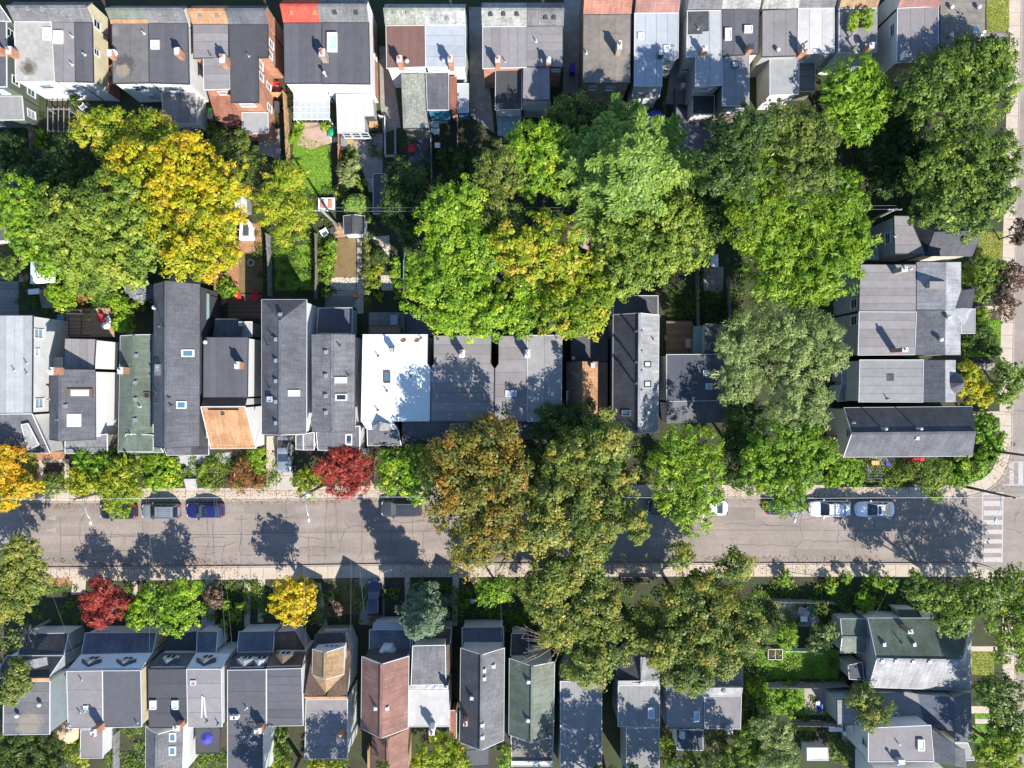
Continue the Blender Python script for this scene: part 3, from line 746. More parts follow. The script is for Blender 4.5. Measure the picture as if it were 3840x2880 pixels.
def tree(name, label, lobes, mat, h, puff=0.8, leaf=0.34, dens=0.85, style='leaf', tint=.45, spread=.32, flat=.55, trunk=True, bark='bark', limbs=6, group=None, cat=None, at=None):
    """lobes: (tile, x, y, radius in tile px[, height of the lobe's top]); h: height of the crown's top"""
    L = []
    for lb in lobes:
        t, x, y, rp = lb[:4]; ht = lb[4] if len(lb) > 4 else h
        r = 1.16*rp/2.304/PPM*(1-ht*.75/H); rz = min(r*flat*1.25, ht*.46) if ht > 3 else min(r*.8, ht*.55)
        zc = max(ht-rz, rz*.75); p = W(t, x, y, zc+rz*.25)
        L.append(((p[0], p[1], zc), (r, r, rz)))
    a = np.array([q[0] for q in L]); w = np.array([q[1][0]**2 for q in L])
    cx, cy = (a[:, 0]*w).sum()/w.sum(), (a[:, 1]*w).sum()/w.sum()
    if at: cx, cy = W(*at)[:2]
    root = thing(name, label, cat or ('tree' if h > 3 else 'shrub'), (cx, cy, 0.12), group)
    V = []; T = []
    for (c, r) in L:
        v, tn = blob_leaves(c, r, puff*min(1, max(.45, r[0]/2.2)), leaf, dens, style, tint, spread); V.append(v); T.append(tn)
    v = np.concatenate(V)-np.array([cx, cy, 0.12]); tn = np.concatenate(T)
    v[:, 2] = np.maximum(v[:, 2], 0.02)
    o = bpy.data.objects.new('crown' if h > 3 else 'foliage', np_mesh('crown', v, len(tn), mat, tn)); COL.objects.link(o); o.parent = root; o['kind'] = 'stuff'
    mr = max(q[1][0] for q in L); top = (cx, cy, max(0.5, h*.8))
    big = max(L, key=lambda q: q[1][0])
    if trunk:
        tb = trunk_mb((cx, cy, 0.12), top, max(.04, min(.32, h*.022)), limbs if h > 3 else 4, max(mr*.9, .3), len(TREES), zr=.8)
        for (c, r) in L:
            if math.hypot(c[0]-cx, c[1]-cy) > r[0]*.6: tb.tube([(cx, cy, h*.35), (c[0], c[1], c[2])], [min(.16, h*.011), .04], 6)
            for _ in range(int(5+r[0]*3) if h > 3 else 0):
                d = unit(NR.normal(size=(1, 3))+np.array([0, 0, .5]))[0]; e = np.array(c)+d*np.array(r)*NR.uniform(.85, 1.05); m_ = np.array(c)+d*np.array(r)*.5+NR.normal(0, .12, 3)
                tb.tube([(c[0], c[1], c[2]-r[2]*.3), tuple(m_), tuple(e)], [.05, .03, .008], 4, False)
        tb.obj('trunk' if h > 3 else 'stem', bark, root, smooth=True)
    TREES.append((root, len(tn)))
    return root
def conifer(name, label, t, x, y, rp, h, mat, n_br=26, leaf=.34, tiers=9, tint=.5, droop=.12, spiky=1.0, group=None, base=.12):
    """boughs in whorls round one stem"""
    r = rp/2.304/PPM*(1-h*.4/H); p = W(t, x, y, h*.55)
    root = thing(name, label, 'tree', (p[0], p[1], .12), group)
    P = []; N = []; A = []; T = []; tb = MB().tube([(p[0], p[1], 0), (p[0], p[1], h)], [max(.08, h*.017), .03], 8)
    for k in range(tiers):
        f = k/(tiers-1); z = h*base+(h-.2-h*base)*f; rr = r*(1-f)**.6+.12
        nb = max(5, int(n_br*(1-.6*f))); off = NR.uniform(0, 6)
        for b in range(nb):
            a = off+6.283*b/nb+NR.normal(0, .12); L = rr*NR.uniform(.7, 1.12)*(1+.25*(NR.random()-.5)*spiky)
            n = int(46*L/.34*leaf/leaf*.55)+8
            s = NR.uniform(.08, 1, n)**.7
            wz = .16+.20*L*(1-s)
            side = NR.normal(0, 1, n)*wz
            px = p[0]+math.cos(a)*L*s-math.sin(a)*side; py = p[1]+math.sin(a)*L*s+math.cos(a)*side
            pz = z+L*(.25*s-droop*2.2*s*s)+NR.normal(0, .07, n)
            P.append(np.stack([px, py, pz], 1)); dd = np.array([math.cos(a), math.sin(a), .15])
            al = dd+NR.normal(0, .35, (n, 3))+np.stack([-math.sin(a)*side*2, math.cos(a)*side*2, 0*side], 1); A.append(al)
            N.append(np.array([math.cos(a)*.35, math.sin(a)*.35, .8])+NR.normal(0, .38, (n, 3)))
            T.append(np.clip(tint+.28*(s-.5)+NR.normal(0, .14, n)+NR.normal(0, .1), 0, 1))
            tb.tube([(p[0], p[1], z), (p[0]+math.cos(a)*L*.85, p[1]+math.sin(a)*L*.85, z+L*(.2-droop*1.6))], [.03, .01], 4, False)
    P = np.concatenate(P); N = unit(np.concatenate(N)); A = unit(np.concatenate(A)); T = np.concatenate(T); n = len(P)
    v = leaf_quads(P, N, A, leaf*NR.uniform(.8, 1.5, n), leaf*NR.uniform(.35, .6, n))-np.array([p[0], p[1], .12])
    o = bpy.data.objects.new('crown', np_mesh('crown', v, n, mat, T)); COL.objects.link(o); o.parent = root; o['kind'] = 'stuff'
    tb.obj('trunk', 'bark', root)
    TREES.append((root, n)); return root

# ------------------------------------------------------------------ cars
def car(label, t, x, y, L=4.6, Wd=1.82, ht=1.5, paint='silver', kind='sedan', heading=180, top=None, roof=None, rails=False, rack=False):
    p = W(t, x, y, ht*.7); root = thing('parked_car', label, 'car', (p[0], p[1], 0.004), 'cars parked along the street and in the driveways' )
    root.rotation_euler = (0, 0, math.radians(heading)); ORI[root.name] = (0, 0, 0)
    pm = 'paint_'+paint; hl, hw = L/2, Wd/2
    suv = kind in ('suv', 'van')
    gc = .2 if not suv else .24; belt = (.92 if not suv else 1.04)*ht/1.5 if not suv else 1.04*ht/1.7
    hood = belt-.10; nose = belt-.30; trunk = belt-.02 if kind == 'sedan' else belt
    # stations: x, half width, deck height
    st = [(hl, .60, nose-.12), (hl-.10, .80, nose), (hl-.32, .93, hood-.07), (hl-.75, .985, hood), (hl-1.25, 1.0, belt-.03), (hl-1.7, 1.0, belt), (.2, 1.0, belt), (-.6, 1.0, belt), (-hl+1.2, 1.0, belt), (-hl+.6, .985, trunk), (-hl+.25, .93, trunk-.03), (-hl+.07, .84, trunk-.12), (-hl, .70, trunk-.3)]
    mb = MB(); rows = []
    for (sx, w, zt) in st:
        yw = hw*w; zt = max(zt, gc+.25)
        half = [(yw*.86, gc), (yw*.97, gc+.12), (yw, gc+.34), (yw*.985, zt-.14), (yw*.93, zt-.03), (yw*.72, zt+.012), (yw*.3, zt+.03)]
        rows.append([(sx, a, b) for a, b in half]+[(sx, -a, b) for a, b in reversed(half)])
    n = len(rows[0]); i0 = 0
    for r_ in rows: mb.v += r_
    for k in range(len(rows)-1):
        for a in range(n):
            b = (a+1) % n; mb.f.append((k*n+a, k*n+b, (k+1)*n+b, (k+1)*n+a))
    mb.f.append(tuple(range(n))); mb.f.append(tuple((len(rows)-1)*n+n-1-a for a in range(n)))
    body = mb.obj('body', pm, root, (0, 0, 0), True)
    md = body.modifiers.new('sub', 'SUBSURF'); md.levels = 1; md.render_levels = 1
    # cabin
    xf = hl-1.28 if not suv else hl-1.2; xr = {'sedan': -hl+.62, 'hatch': -hl+.18, 'suv': -hl+.14, 'van': -hl+.1}[kind]
    tf = xf-(.95 if not suv else .78); tr = xr+{'sedan': .85, 'hatch': .55, 'suv': .34, 'van': .22}[kind]
    bw, tw = hw*.90, hw*.70 if not suv else hw*.75; zb, zt = belt-.02, ht
    xs_b = [xf, xf*.6+xr*.4, xr]
    B = lambda f, s_: (xf+(xr-xf)*f, s_*bw*(1-.05*(2*f-1)**2), zb); Tt = lambda f, s_: (tf+(tr-tf)*f, s_*tw*(1-.08*(2*f-1)**2), zt-.055*(2*f-1)**2)
    cab = MB(); F = [0, .2, .4, .6, .8, 1]
    for k in range(5):
        f, g = F[k], F[k+1]
        for s_ in (1, -1):
            q = [B(f, s_), B(g, s_), Tt(g, s_), Tt(f, s_)]
            cab.poly(q if s_ < 0 else q[::-1])
        cab.poly([Tt(f, -1), Tt(g, -1), (Tt(g, 0)[0], 0, Tt(g, 0)[2]+.035), (Tt(f, 0)[0], 0, Tt(f, 0)[2]+.035)][::-1]); cab.poly([(Tt(f, 0)[0], 0, Tt(f, 0)[2]+.035), (Tt(g, 0)[0], 0, Tt(g, 0)[2]+.035), Tt(g, 1), Tt(f, 1)][::-1])
    cab.poly([B(0, 1), Tt(0, 1), (tf, 0, Tt(0, 0)[2]+.035), Tt(0, -1), B(0, -1)]); cab.poly([B(1, -1), Tt(1, -1), (tr, 0, Tt(1, 0)[2]+.035), Tt(1, 1), B(1, 1)])
    cab.obj('cabin', pm, root, (0, 0, 0), False)
    def patch(q, name, mat, off, k=.06, ky=.08):
        c = tuple(sum(v[i] for v in q)/4 for i in range(3)); nn = newell(q)
        if dot(nn, sub(c, (0, 0, .9))) < 0: q = q[::-1]; nn = mul(nn, -1)
        u = [lerp(v, c, k) for v in q]
        MB().slab([addv(v, mul(nn, off)) for v in u], .012).obj(name, mat, root, (0, 0, 0)) if nn[2] > .3 else MB().poly([addv(v, mul(nn, off)) for v in u]).obj(name, mat, root, (0, 0, 0))
    bulge = .02
    patch([B(0, .97), Tt(0, .97), Tt(0, -.97), B(0, -.97)], 'windshield', 'glass_dark', .04, .05)
    patch([B(1, .95), Tt(1, .95), Tt(1, -.95), B(1, -.95)], 'rear_window', 'glass_dark', .04, .09)
    for s_ in (1, -1):
        for (f, g) in ((.06, .36), (.39, .68), (.71, .95)):
            patch([B(f, s_), B(g, s_), Tt(g, s_), Tt(f, s_)], 'side_window', 'glass_dark', .02, .1)
    if roof:
        f, g = (.03, .97) if roof == 'glass' else (.12, .46)
        z = zt+.038
        MB().prism([(tf+(tr-tf)*f, tw*.72), (tf+(tr-tf)*f, -tw*.72), (tf+(tr-tf)*g, -tw*.72), (tf+(tr-tf)*g, tw*.72)], z-.03, z+.004).obj('sunroof', 'glass_dark', root, (0, 0, 0))
    for s_ in (1, -1):
        for wx in (hl-.86, -hl+.86):
            w_ = MB(); rr = .33 if not suv else .37; pr = [(.0, -.11), (rr*.92, -.11), (rr, -.07), (rr, .07), (rr*.92, .11), (.0, .11)]
            m = 18
            for (rad, yy) in pr[1:5]:
                for a in range(m): w_.v.append((wx+rad*math.cos(6.2832*a/m), s_*(hw-.12)+yy, rr+rad*math.sin(6.2832*a/m)))
            for k in range(3):
                for a in range(m): b = (a+1) % m; w_.f.append((k*m+a, k*m+b, (k+1)*m+b, (k+1)*m+a))
            w_.f.append(tuple(range(m))); w_.f.append(tuple(3*m+m-1-a for a in range(m)))
            wo = w_.obj('wheel', 'rubber', root, (0, 0, 0))
            rm = MB(); yy = s_*(hw-.005)
            for a in range(5):
                q = 6.2832*a/5; rm.bar((wx, yy, rr), (wx+rr*.62*math.cos(q), yy, rr+rr*.62*math.sin(q)), .06, .03)
            rm.obj('rim', 'steel', wo, (0, 0, 0))
        c = hl-.16
        MB().prism([(c+.10, s_*hw*.48), (c+.04, s_*hw*.76), (c-.26, s_*hw*.92), (c-.14, s_*hw*.62)], nose-.10, nose+.035).obj('headlight', 'lamp_clear', root, (0, 0, 0))
        MB().prism([(-hl+.0, s_*hw*.52), (-hl+.02, s_*hw*.74), (-hl+.20, s_*hw*.935), (-hl+.12, s_*hw*.62)], trunk-.26, trunk-.04).obj('taillight', 'lamp_red', root, (0, 0, 0))
        mx = xf-.34; MB().box((mx, s_*(hw+.06), belt+.06), (.16, .22, .13)).obj('mirror', pm, root, (0, 0, 0))
        if rails: MB().tube([(tf-.05, s_*tw*.9, zt-.03), (tf-.2, s_*tw*.9, zt+.07), (tr+.2, s_*tw*.9, zt+.07), (tr+.05, s_*tw*.9, zt-.03)], .025, 6).obj('roof_rail', 'steel' if not rack else 'plastic_black', root, (0, 0, 0))
    if rack:
        for f in (.25, .72): MB().bar((tf+(tr-tf)*f, -tw*.95, zt+.12), (tf+(tr-tf)*f, tw*.95, zt+.12), .07, .04).obj('roof_bar', 'plastic_black', root, (0, 0, 0))
    MB().box((hl-.012, 0, gc+.2), (.03, .5, .12)).obj('number_plate', 'plastic_white', root, (0, 0, 0))
    if suv:
        for k in range(4): MB().bar((tf-.25, -tw*.5+k*tw*.33, zt+.028), (tr+.25, -tw*.5+k*tw*.33, zt+.028), .03, .025).obj('roof_rib', pm, root, (0, 0, 0))
    return root

# ------------------------------------------------------------------ fences, posts, wires
def fence(label, t, pts, h=1.6, mat='fence_old', post='wood_old', gap=2.3, name='fence'):
    q = [W(t, x, y, 0.12) for x, y in pts]
    c = lerp(q[0], q[-1], .5); root = thing(name, label, 'fence', (c[0], c[1], .12))
    for a, b in zip(q[:-1], q[1:]):
        L = math.hypot(b[0]-a[0], b[1]-a[1]); n = max(1, round(L/gap)); d = norm((b[0]-a[0], b[1]-a[1], 0)); nn = (-d[1], d[0], 0)
        for i in range(n+1):
            p = lerp(a, b, i/n); MB().box((p[0], p[1], .1+h/2+.06), (.1, .1, h+.08), math.atan2(d[1], d[0])).obj('post', post, root)
        for i in range(n):
            p0 = lerp(a, b, i/n); p1 = lerp(a, b, (i+1)/n); mb = MB()
            p0 = addv(p0, mul(d, .06)); p1 = addv(p1, mul(d, -.06)); m = max(2, int(L/n/.15))
            for k in range(m):
                u0 = lerp(p0, p1, (k+.04)/m); u1 = lerp(p0, p1, (k+.96)/m); e = R.uniform(-.015, .015)
                mb.prism([addv(u0, mul(nn, .014)), addv(u1, mul(nn, .014)), addv(u1, mul(nn, -.014)), addv(u0, mul(nn, -.014))], .18, .12+h+e)
            o = mb.obj('board_panel', mat, root); o['kind'] = 'stuff'
            MB().bar((p0[0]+nn[0]*.03, p0[1]+nn[1]*.03, .12+h*.8), (p1[0]+nn[0]*.03, p1[1]+nn[1]*.03, .12+h*.8), .04, .09).obj('rail', post, root)
    return root
def cable(label, pts, r=.03, mat='cable_pale', sag=.0, n=14):
    mb = MB(); path = []
    for a, b in zip(pts[:-1], pts[1:]):
        for i in range(n):
            f = i/n; p = lerp(a, b, f); path.append((p[0], p[1], p[2]-sag*4*f*(1-f)))
    path.append(pts[-1])
    mb.tube(path, r, 5); o = mb.obj('overhead_cable', mat); tag(o, label, 'cable', 'overhead wires'); return o

# ------------------------------------------------------------------ ground, road, pavements
structure('ground', MB().poly([(-1500, -1500, -.06), (1500, -1500, -.06), (1500, 1500, -.06), (-1500, 1500, -.06)]), 'earth')
road = structure('road', MB().poly([(-90, -70, 0), (90, -70, 0), (90, 70, 0), (-90, 70, 0)]), 'asphalt_worn')
def g(sx, sy): return ((sx-1920)/PPM, -(sy-1440)/PPM)
def arc(p0, p1, p2, n=7):
    out = []
    for i in range(n+1):
        f = i/n; a = lerp(p0, p1, f); b = lerp(p1, p2, f); out.append(lerp(a, b, f))
    return out
north_kerb = [g(-800, 1892), g(0, 1888), g(960, 1878), g(1500, 1871), g(2200, 1868), g(3300, 1869), g(3560, 1868)] + arc(g(3620, 1866), g(3792, 1845), g(3797, 1660))[0:] + [g(3797, 1500), g(3807, 1000), g(3828, 200), g(3845, -600)]
south_kerb = [g(-800, 2134), g(160, 2127), g(960, 2121), g(1500, 2113), g(2200, 2110), g(3560, 2111)] + arc(g(3620, 2111), g(3800, 2113), g(3806, 2290)) + [g(3808, 2500), g(3812, 3400)]
def offline(pl, d):
    out = []
    for i, p in enumerate(pl):
        a = pl[max(i-1, 0)]; b = pl[min(i+1, len(pl)-1)]; e = norm((b[0]-a[0], b[1]-a[1], 0))
        out.append((p[0]-e[1]*d, p[1]+e[0]*d))
    return out
def along(pl, step):
    out = [pl[0]]; rest = step
    for a, b in zip(pl[:-1], pl[1:]):
        L = math.hypot(b[0]-a[0], b[1]-a[1]); s_ = rest
        while s_ < L:
            out.append(lerp(a, b, s_/L)); s_ += step
        rest = s_-L
    return out
def block(name, kerb, side, corners):
    outer = kerb+corners
    structure(name, MB().prism(outer, -.05, .085), 'soil')
    kb = MB(); i1 = offline(kerb, side*.17)
    for k in range(len(kerb)-1): kb.prism([kerb[k], kerb[k+1], i1[k+1], i1[k]], 0.0, .128)
    structure('kerb', kb, 'kerbstone')
    base = MB(); i0 = offline(kerb, side*.19); i2 = offline(kerb, side*1.62)
    for k in range(len(kerb)-1): base.prism([i0[k], i0[k+1], i2[k+1], i2[k]], .06, .108)
    sw = structure('sidewalk', base, 'soil')
    c = along(kerb, 1.52); a0 = offline(c, side*.2); a1 = offline(c, side*1.6)
    for k in range(len(c)-1):
        m = lerp(c[k], c[k+1], .5)
        if abs(m[0]) > 63 or abs(m[1]) > 48: continue
        q = [lerp(a0[k], a0[k+1], .012), lerp(a0[k], a0[k+1], .988), lerp(a1[k], a1[k+1], .988), lerp(a1[k], a1[k+1], .012)]
        MB().prism(q, .09, .122+R.uniform(0, .007)).obj('paving_slab', 'concrete', sw)
    i3 = offline(kerb, side*1.63)
    structure('yard', MB().prism(i3+corners, .07, .118), 'earth')
block('north_block', north_kerb, 1, [g(3700, -600), g(-800, -600)])
block('south_block', south_kerb, -1, [g(3700, 3400), g(-800, 3400)])
NP = [0]
def patch(name, t, pts, mat, k=1, label=None, z=None):
    z = z or .118+.005*k
    o = structure(name, MB().prism([W(t, x, y, z)[:2] for x, y in pts], .10, z), mat); return o
def pieces(parent, quads, mat, z0=.10, z1=.15, name='paving_stone', jit=.006):
    for q in quads: MB().prism(q, z0, z1+R.uniform(0, jit)).obj(name, mat, parent)
def grid_stones(name, t, x0, y0, x1, y1, nx, ny, mat, gap=.04, z=.14, label=None, under='soil'):
    a, b = W(t, x0, y1, .14), W(t, x1, y0, .14)
    p = structure(name, MB().prism([(a[0], a[1]), (b[0], a[1]), (b[0], b[1]), (a[0], b[1])], .09, z-.02), under)
    for i in range(nx):
        for j in range(ny):
            u0, u1 = a[0]+(b[0]-a[0])*i/nx+gap/2, a[0]+(b[0]-a[0])*(i+1)/nx-gap/2
            v0, v1 = a[1]+(b[1]-a[1])*j/ny+gap/2, a[1]+(b[1]-a[1])*(j+1)/ny-gap/2
            e = lambda: R.uniform(-.012, .012)
            pieces(p, [[(u0+e(), v0+e()), (u1+e(), v0+e()), (u1+e(), v1+e()), (u0+e(), v1+e())]], mat, .09, z)
    return p
def crazy(name, t, pts, size, mat, gap=.035, z=.15, under='soil'):
    """crazy paving: voronoi cells of scattered seeds, each stone a piece"""
    poly = ccw([W(t, x, y, .14)[:2] for x, y in pts]); p = structure(name, MB().prism(poly, .09, z-.025), under)
    xs = [q[0] for q in poly]; ys = [q[1] for q in poly]; seeds = []
    for i in range(int((max(xs)-min(xs))/size)+2):
        for j in range(int((max(ys)-min(ys))/size)+2):
            seeds.append((min(xs)+(i+R.uniform(.05, .95)-.5)*size, min(ys)+(j+R.uniform(.05, .95)-.5)*size))
    for s_ in seeds:
        c = poly
        for o in seeds:
            if o is s_ or math.hypot(o[0]-s_[0], o[1]-s_[1]) > size*3.2: continue
            n = norm((o[0]-s_[0], o[1]-s_[1], 0)); m = lerp(s_, o, .5)
            c = clip_half(c, n[:2], n[0]*m[0]+n[1]*m[1]-gap/2)
            if len(c) < 3: break
        if len(c) >= 3 and abs(area2(c)) > .02: pieces(p, [c], mat, .09, z)
    return p
# painted marks, tar seams and iron covers in the road
def line_on_road(t, pts, w, name, mat, z=.005):
    q = [W(t, x, y, 0)[:2] for x, y in pts]; a = offline(q, w/2); b = offline(q, -w/2); mb = MB()
    for k in range(len(q)-1): mb.poly([(*b[k], z), (*b[k+1], z), (*a[k+1], z), (*a[k], z)])
    return mb.obj(name, mat, road)
for t, x, y, w_, d_ in (('20', 560, 1500, 5.2, 1.2), ('21', 120, 1080, 6.0, 1.1), ('21', 1120, 1420, 3.0, 1.6), ('22', 1950, 1120, 4.2, 1.5), ('23', 420, 1460, 6.5, .9), ('23', 1600, 1130, 2.6, 1.8), ('20', 1650, 1520, 4.0, .8)):
    c = W(t, x, y); MB().box((c[0], c[1], .002), (w_, d_, .003)).obj('asphalt_patch', 'asphalt_patch', road)
def wig(t, pts, w=.05, amp=9, step=45):
    """a tar-filled crack wanders a little between the points"""
    out = []
    for a, b in zip(pts[:-1], pts[1:]):
        n = max(1, int(math.hypot(b[0]-a[0], b[1]-a[1])/step))
        for i in range(n):
            p = lerp(a, b, i/n); out.append((p[0]+R.uniform(-amp, amp)*(i > 0), p[1]+R.uniform(-amp, amp)*(i > 0)))
    out.append(pts[-1]); line_on_road(t, out, w, 'tar_seam', 'tar', .005+R.uniform(0, .003))
for t, pts in (('20', [(525, 1305), (2212, 1300)]), ('21', [(0, 1287), (1500, 1270), (2212, 1262)]), ('22', [(1400, 1262), (2212, 1262)]), ('23', [(0, 1262), (1740, 1270)]), ('20', [(520, 1140), (524, 1540)]), ('20', [(245, 1250), (245, 1330)]),
               ('20', [(525, 1445), (940, 1440), (1250, 1438)])):
    wig(t, pts, .05, 2, 200)
for t, pts in (('20', [(735, 1125), (690, 1200), (685, 1330), (710, 1440), (715, 1560)]), ('20', [(900, 1330), (1080, 1315), (1200, 1320), (1340, 1330), (1370, 1315)]), ('20', [(968, 1268), (950, 1440)]), ('20', [(1080, 1310), (1080, 1390)]), ('20', [(1218, 1285), (1200, 1430)]), ('20', [(1147, 1345), (1145, 1500)]), ('20', [(1270, 1310), (1290, 1350), (1360, 1350), (1430, 1410), (1520, 1400), (1560, 1385), (1660, 1410), (1920, 1405), (2020, 1370)]), ('20', [(1555, 1460), (1600, 1345), (1640, 1330), (1950, 1330)]), ('20', [(1445, 1250), (1450, 1390)]), ('20', [(1740, 1470), (1865, 1455)]), ('20', [(1805, 1370), (1770, 1490), (1770, 1570)]), ('20', [(1950, 1360), (1920, 1480), (1920, 1560)]), ('20', [(2090, 1130), (2085, 1290), (2065, 1420), (2085, 1550)]), ('20', [(2025, 1165), (2140, 1165)]), ('20', [(2060, 1250), (2090, 1320), (2075, 1400)]), ('20', [(2070, 1475), (2300, 1480)]), ('20', [(525, 1545), (960, 1560), (1600, 1565), (2212, 1555)]), ('20', [(1235, 1170), (1240, 1300)]), ('20', [(1795, 1170), (1800, 1290)]), ('20', [(1840, 1170), (1850, 1500)]),
               ('21', [(0, 1165), (150, 1155), (320, 1145)]), ('21', [(260, 1010), (268, 1320)]), ('21', [(605, 1010), (600, 1520)]), ('21', [(680, 1030), (720, 1380)]), ('21', [(690, 1215), (650, 1290), (645, 1350), (670, 1430)]), ('21', [(765, 1180), (810, 1250)]), ('21', [(720, 1450), (730, 1360), (770, 1250), (850, 1225), (950, 1235)]), ('21', [(912, 1180), (912, 1440), (880, 1510)]), ('21', [(912, 1460), (930, 1525)]), ('21', [(270, 1320), (330, 1308), (450, 1330), (610, 1335)]), ('21', [(460, 1315), (450, 1390), (460, 1560)]), ('21', [(380, 1410), (685, 1408)]), ('21', [(440, 1490), (640, 1478)]), ('21', [(912, 1195), (1170, 1190), (1350, 1195), (1460, 1180)]), ('21', [(1350, 1160), (1360, 1340)]), ('21', [(1450, 1280), (1445, 1400), (1420, 1440), (1470, 1490)]), ('21', [(1490, 1210), (1465, 1260), (1560, 1240)]), ('21', [(1168, 1260), (1175, 1400)]), ('21', [(1580, 1300), (1615, 1390)]),
               ('22', [(1840, 1215), (1960, 1205), (2060, 1225), (2212, 1215)]), ('22', [(1925, 1390), (2212, 1390)]), ('22', [(1900, 1340), (1925, 1400)]), ('22', [(1550, 1330), (1550, 1480)]), ('22', [(1815, 1380), (1820, 1480)]), ('22', [(2160, 1180), (2190, 1222), (2330, 1225)]),
               ('23', [(0, 1225), (130, 1218), (270, 1230)]), ('23', [(300, 1120), (275, 1220), (300, 1310), (285, 1370), (240, 1410), (235, 1510)]), ('23', [(0, 1390), (180, 1392), (245, 1410)]), ('23', [(300, 1355), (590, 1365), (720, 1358)]), ('23', [(635, 1160), (605, 1220), (612, 1290), (605, 1390)]), ('23', [(610, 1300), (660, 1350), (740, 1360), (760, 1460)]), ('23', [(300, 1168), (480, 1150)]), ('23', [(910, 1190), (940, 1270)]), ('23', [(2060, 1250), (2130, 1260), (2212, 1310)]), ('23', [(2130, 1200), (2160, 1100), (2190, 1060)]), ('23', [(2120, 1130), (2180, 1110)]), ('23', [(1130, 1160), (1300, 1180), (1480, 1170)]), ('23', [(1090, 1390), (1300, 1380)])):
    wig(t, pts)
# zebra crossing over the street mouth and over the side street, stop line, hump arrows
for y0, y1 in ((930, 960), (1010, 1055), (1092, 1137), (1175, 1215), (1258, 1297), (1340, 1378), (1420, 1460), (1497, 1538)):
    line_on_road('23', [(1862, (y0+y1)/2), (2026, (y0+y1)/2)], m_of(y1-y0), 'crossing_stripe', 'road_paint', .006)
for x in (1855, 2030): line_on_road('23', [(x, 935), (x-8, 1545)], .14, 'crossing_line', 'road_paint', .007)
line_on_road('23', [(2030, 872), (2400, 872)], .16, 'crossing_line', 'road_paint', .007); line_on_road('23', [(2085, 675), (2400, 675)], .14, 'crossing_line', 'road_paint', .007)
for x0, x1 in ((2085, 2122), (2162, 2205), (2245, 2290)): line_on_road('23', [((x0+x1)/2, 682), ((x0+x1)/2, 865)], m_of(x1-x0), 'crossing_stripe', 'road_paint', .006)
line_on_road('23', [(1768, 1270), (1762, 1545)], .4, 'stop_line', 'road_paint_worn', .006); line_on_road('23', [(1470, 1272), (1750, 1270)], .09, 'centre_line', 'road_paint_worn', .009)
for (xa, ya, xb) in ((380, 1160, 482), (380, 1262, 482), (375, 1367, 274)):
    for k in range(6):
        f0, f1 = k/6+.02, (k+.62)/6; sg = 19
        y0 = ya-sg+2*sg*f0; y1 = ya-sg+2*sg*f1
        half = abs((f0+f1)/2-.5)*2; xs = xa+(xb-xa)*half
        line_on_road('20', [(xs, (y0+y1)/2), (xb, (y0+y1)/2)], m_of(y1-y0), 'hump_arrow_bar', 'road_paint', .006)
def disc(t, x, y, r, name, mat, z=.008):
    c = W(t, x, y); MB().prism([(c[0]+r*math.cos(6.2832*i/20), c[1]+r*math.sin(6.2832*i/20)) for i in range(20)], .001, z).obj(name, mat, road)
disc('21', 1580, 1287, .28, 'utility_cover', 'iron_rust'); disc('21', 1445, 1442, .26, 'manhole_cover', 'iron_rust'); disc('23', 2120, 520, .25, 'drain_grate', 'iron'); disc('20', 905, 1375, .09, 'valve_cover', 'road_paint_worn')

# ------------------------------------------------------------------ north row: backs of the houses of the next street
h = House('dark green house at the left edge of the north row, mostly out of frame', '00', 20, 450, walls='green_siding', name='row_house')
h.flat('00', [(-420, 150), (55, 150), (58, 750), (-420, 752)], 6.0, 'm_mauve_dark', 'v', trim='trim_white'); h.slope('00', [(-420, 20, 7.4), (-20, 20, 7.4), (95, 185, 6.4), (-420, 150, 6.0)], 's_grey', trim='trim_white')
h.flat('00', [(-420, 830), (190, 830), (208, 1035), (-420, 1040)], 3.2, 'm_grey', 'v', trim='trim_white'); h.window('00', 88, 290, .9, 1.2); h.auto_windows()
h.chimney('00', 30, 460, .5, .7, 1.2)

membrane('m_concrete', (0.36, 0.34, 0.31), 0.2, 0.6, (0.24, 0.22, 0.18), [(*W('00', 248, 585, 6), 1.0, .75, (0.15, 0.12, 0.085)), (*W('00', 245, 590, 6), .5, .7, (0.05, 0.04, 0.03))])
membrane('m_soot', (0.13, 0.125, 0.125), 0.2, 0.5, (0.20, 0.18, 0.15), [(*W('00', 1075, 560, 6), 1.15, .6, (0.035, 0.033, 0.03)), (*W('00', 1062, 605, 6), .8, .85, (0.26, 0.215, 0.15)), (*W('00', 985, 270, 6), .55, .6, (0.22, 0.20, 0.17)), (*W('30', 250, 1290, 6), 1.4, .6, (0.27, 0.22, 0.16))])
h = House('pair of houses with stained concrete-grey flat roof and cream yellow side wall', '00', 460, 450, walls={'d': 'white_siding', 'e': ('cream_siding', 'brick_red', 2.6)}, name='row_house')
h.flat('00', [(125, 186), (445, 190), (474, 700), (135, 706)], 6.0, 'm_concrete', None, trim='trim_white'); h.flat('00', [(447, 192), (642, 194), (650, 706), (476, 704)], 6.02, 'm_mauve', 'v', trim=None, width=1.3); h.flat('00', [(644, 194), (797, 196), (808, 712), (652, 706)], 6.01, 'm_mauve_dark', 'v', trim='trim_dark', width=1.6)
h.front('00', [(118, 420, 's_grey'), (420, 797, 's_grey')], 190, 57)
h.skylight('00', 374, 238, 447, 348, 'glass_white'); h.skylight('00', 470, 270, 549, 380, 'glass_white', hgt=.25); h.vents('00', [(628, 318), (735, 475), (627, 560)], 'pipe', 'metal_white'); h.vents('00', [(118, 75), (243, 75), (370, 75), (608, 118)]); h.chimney('00', 142, 478, .55, .8, 1.3, pots=1)
h.window('00', 835, 210); h.window('00', 832, 450, .7, 1.0); h.window('00', 405, 748, 1.5, 1.1); h.window('00', 640, 745, .6, .8)

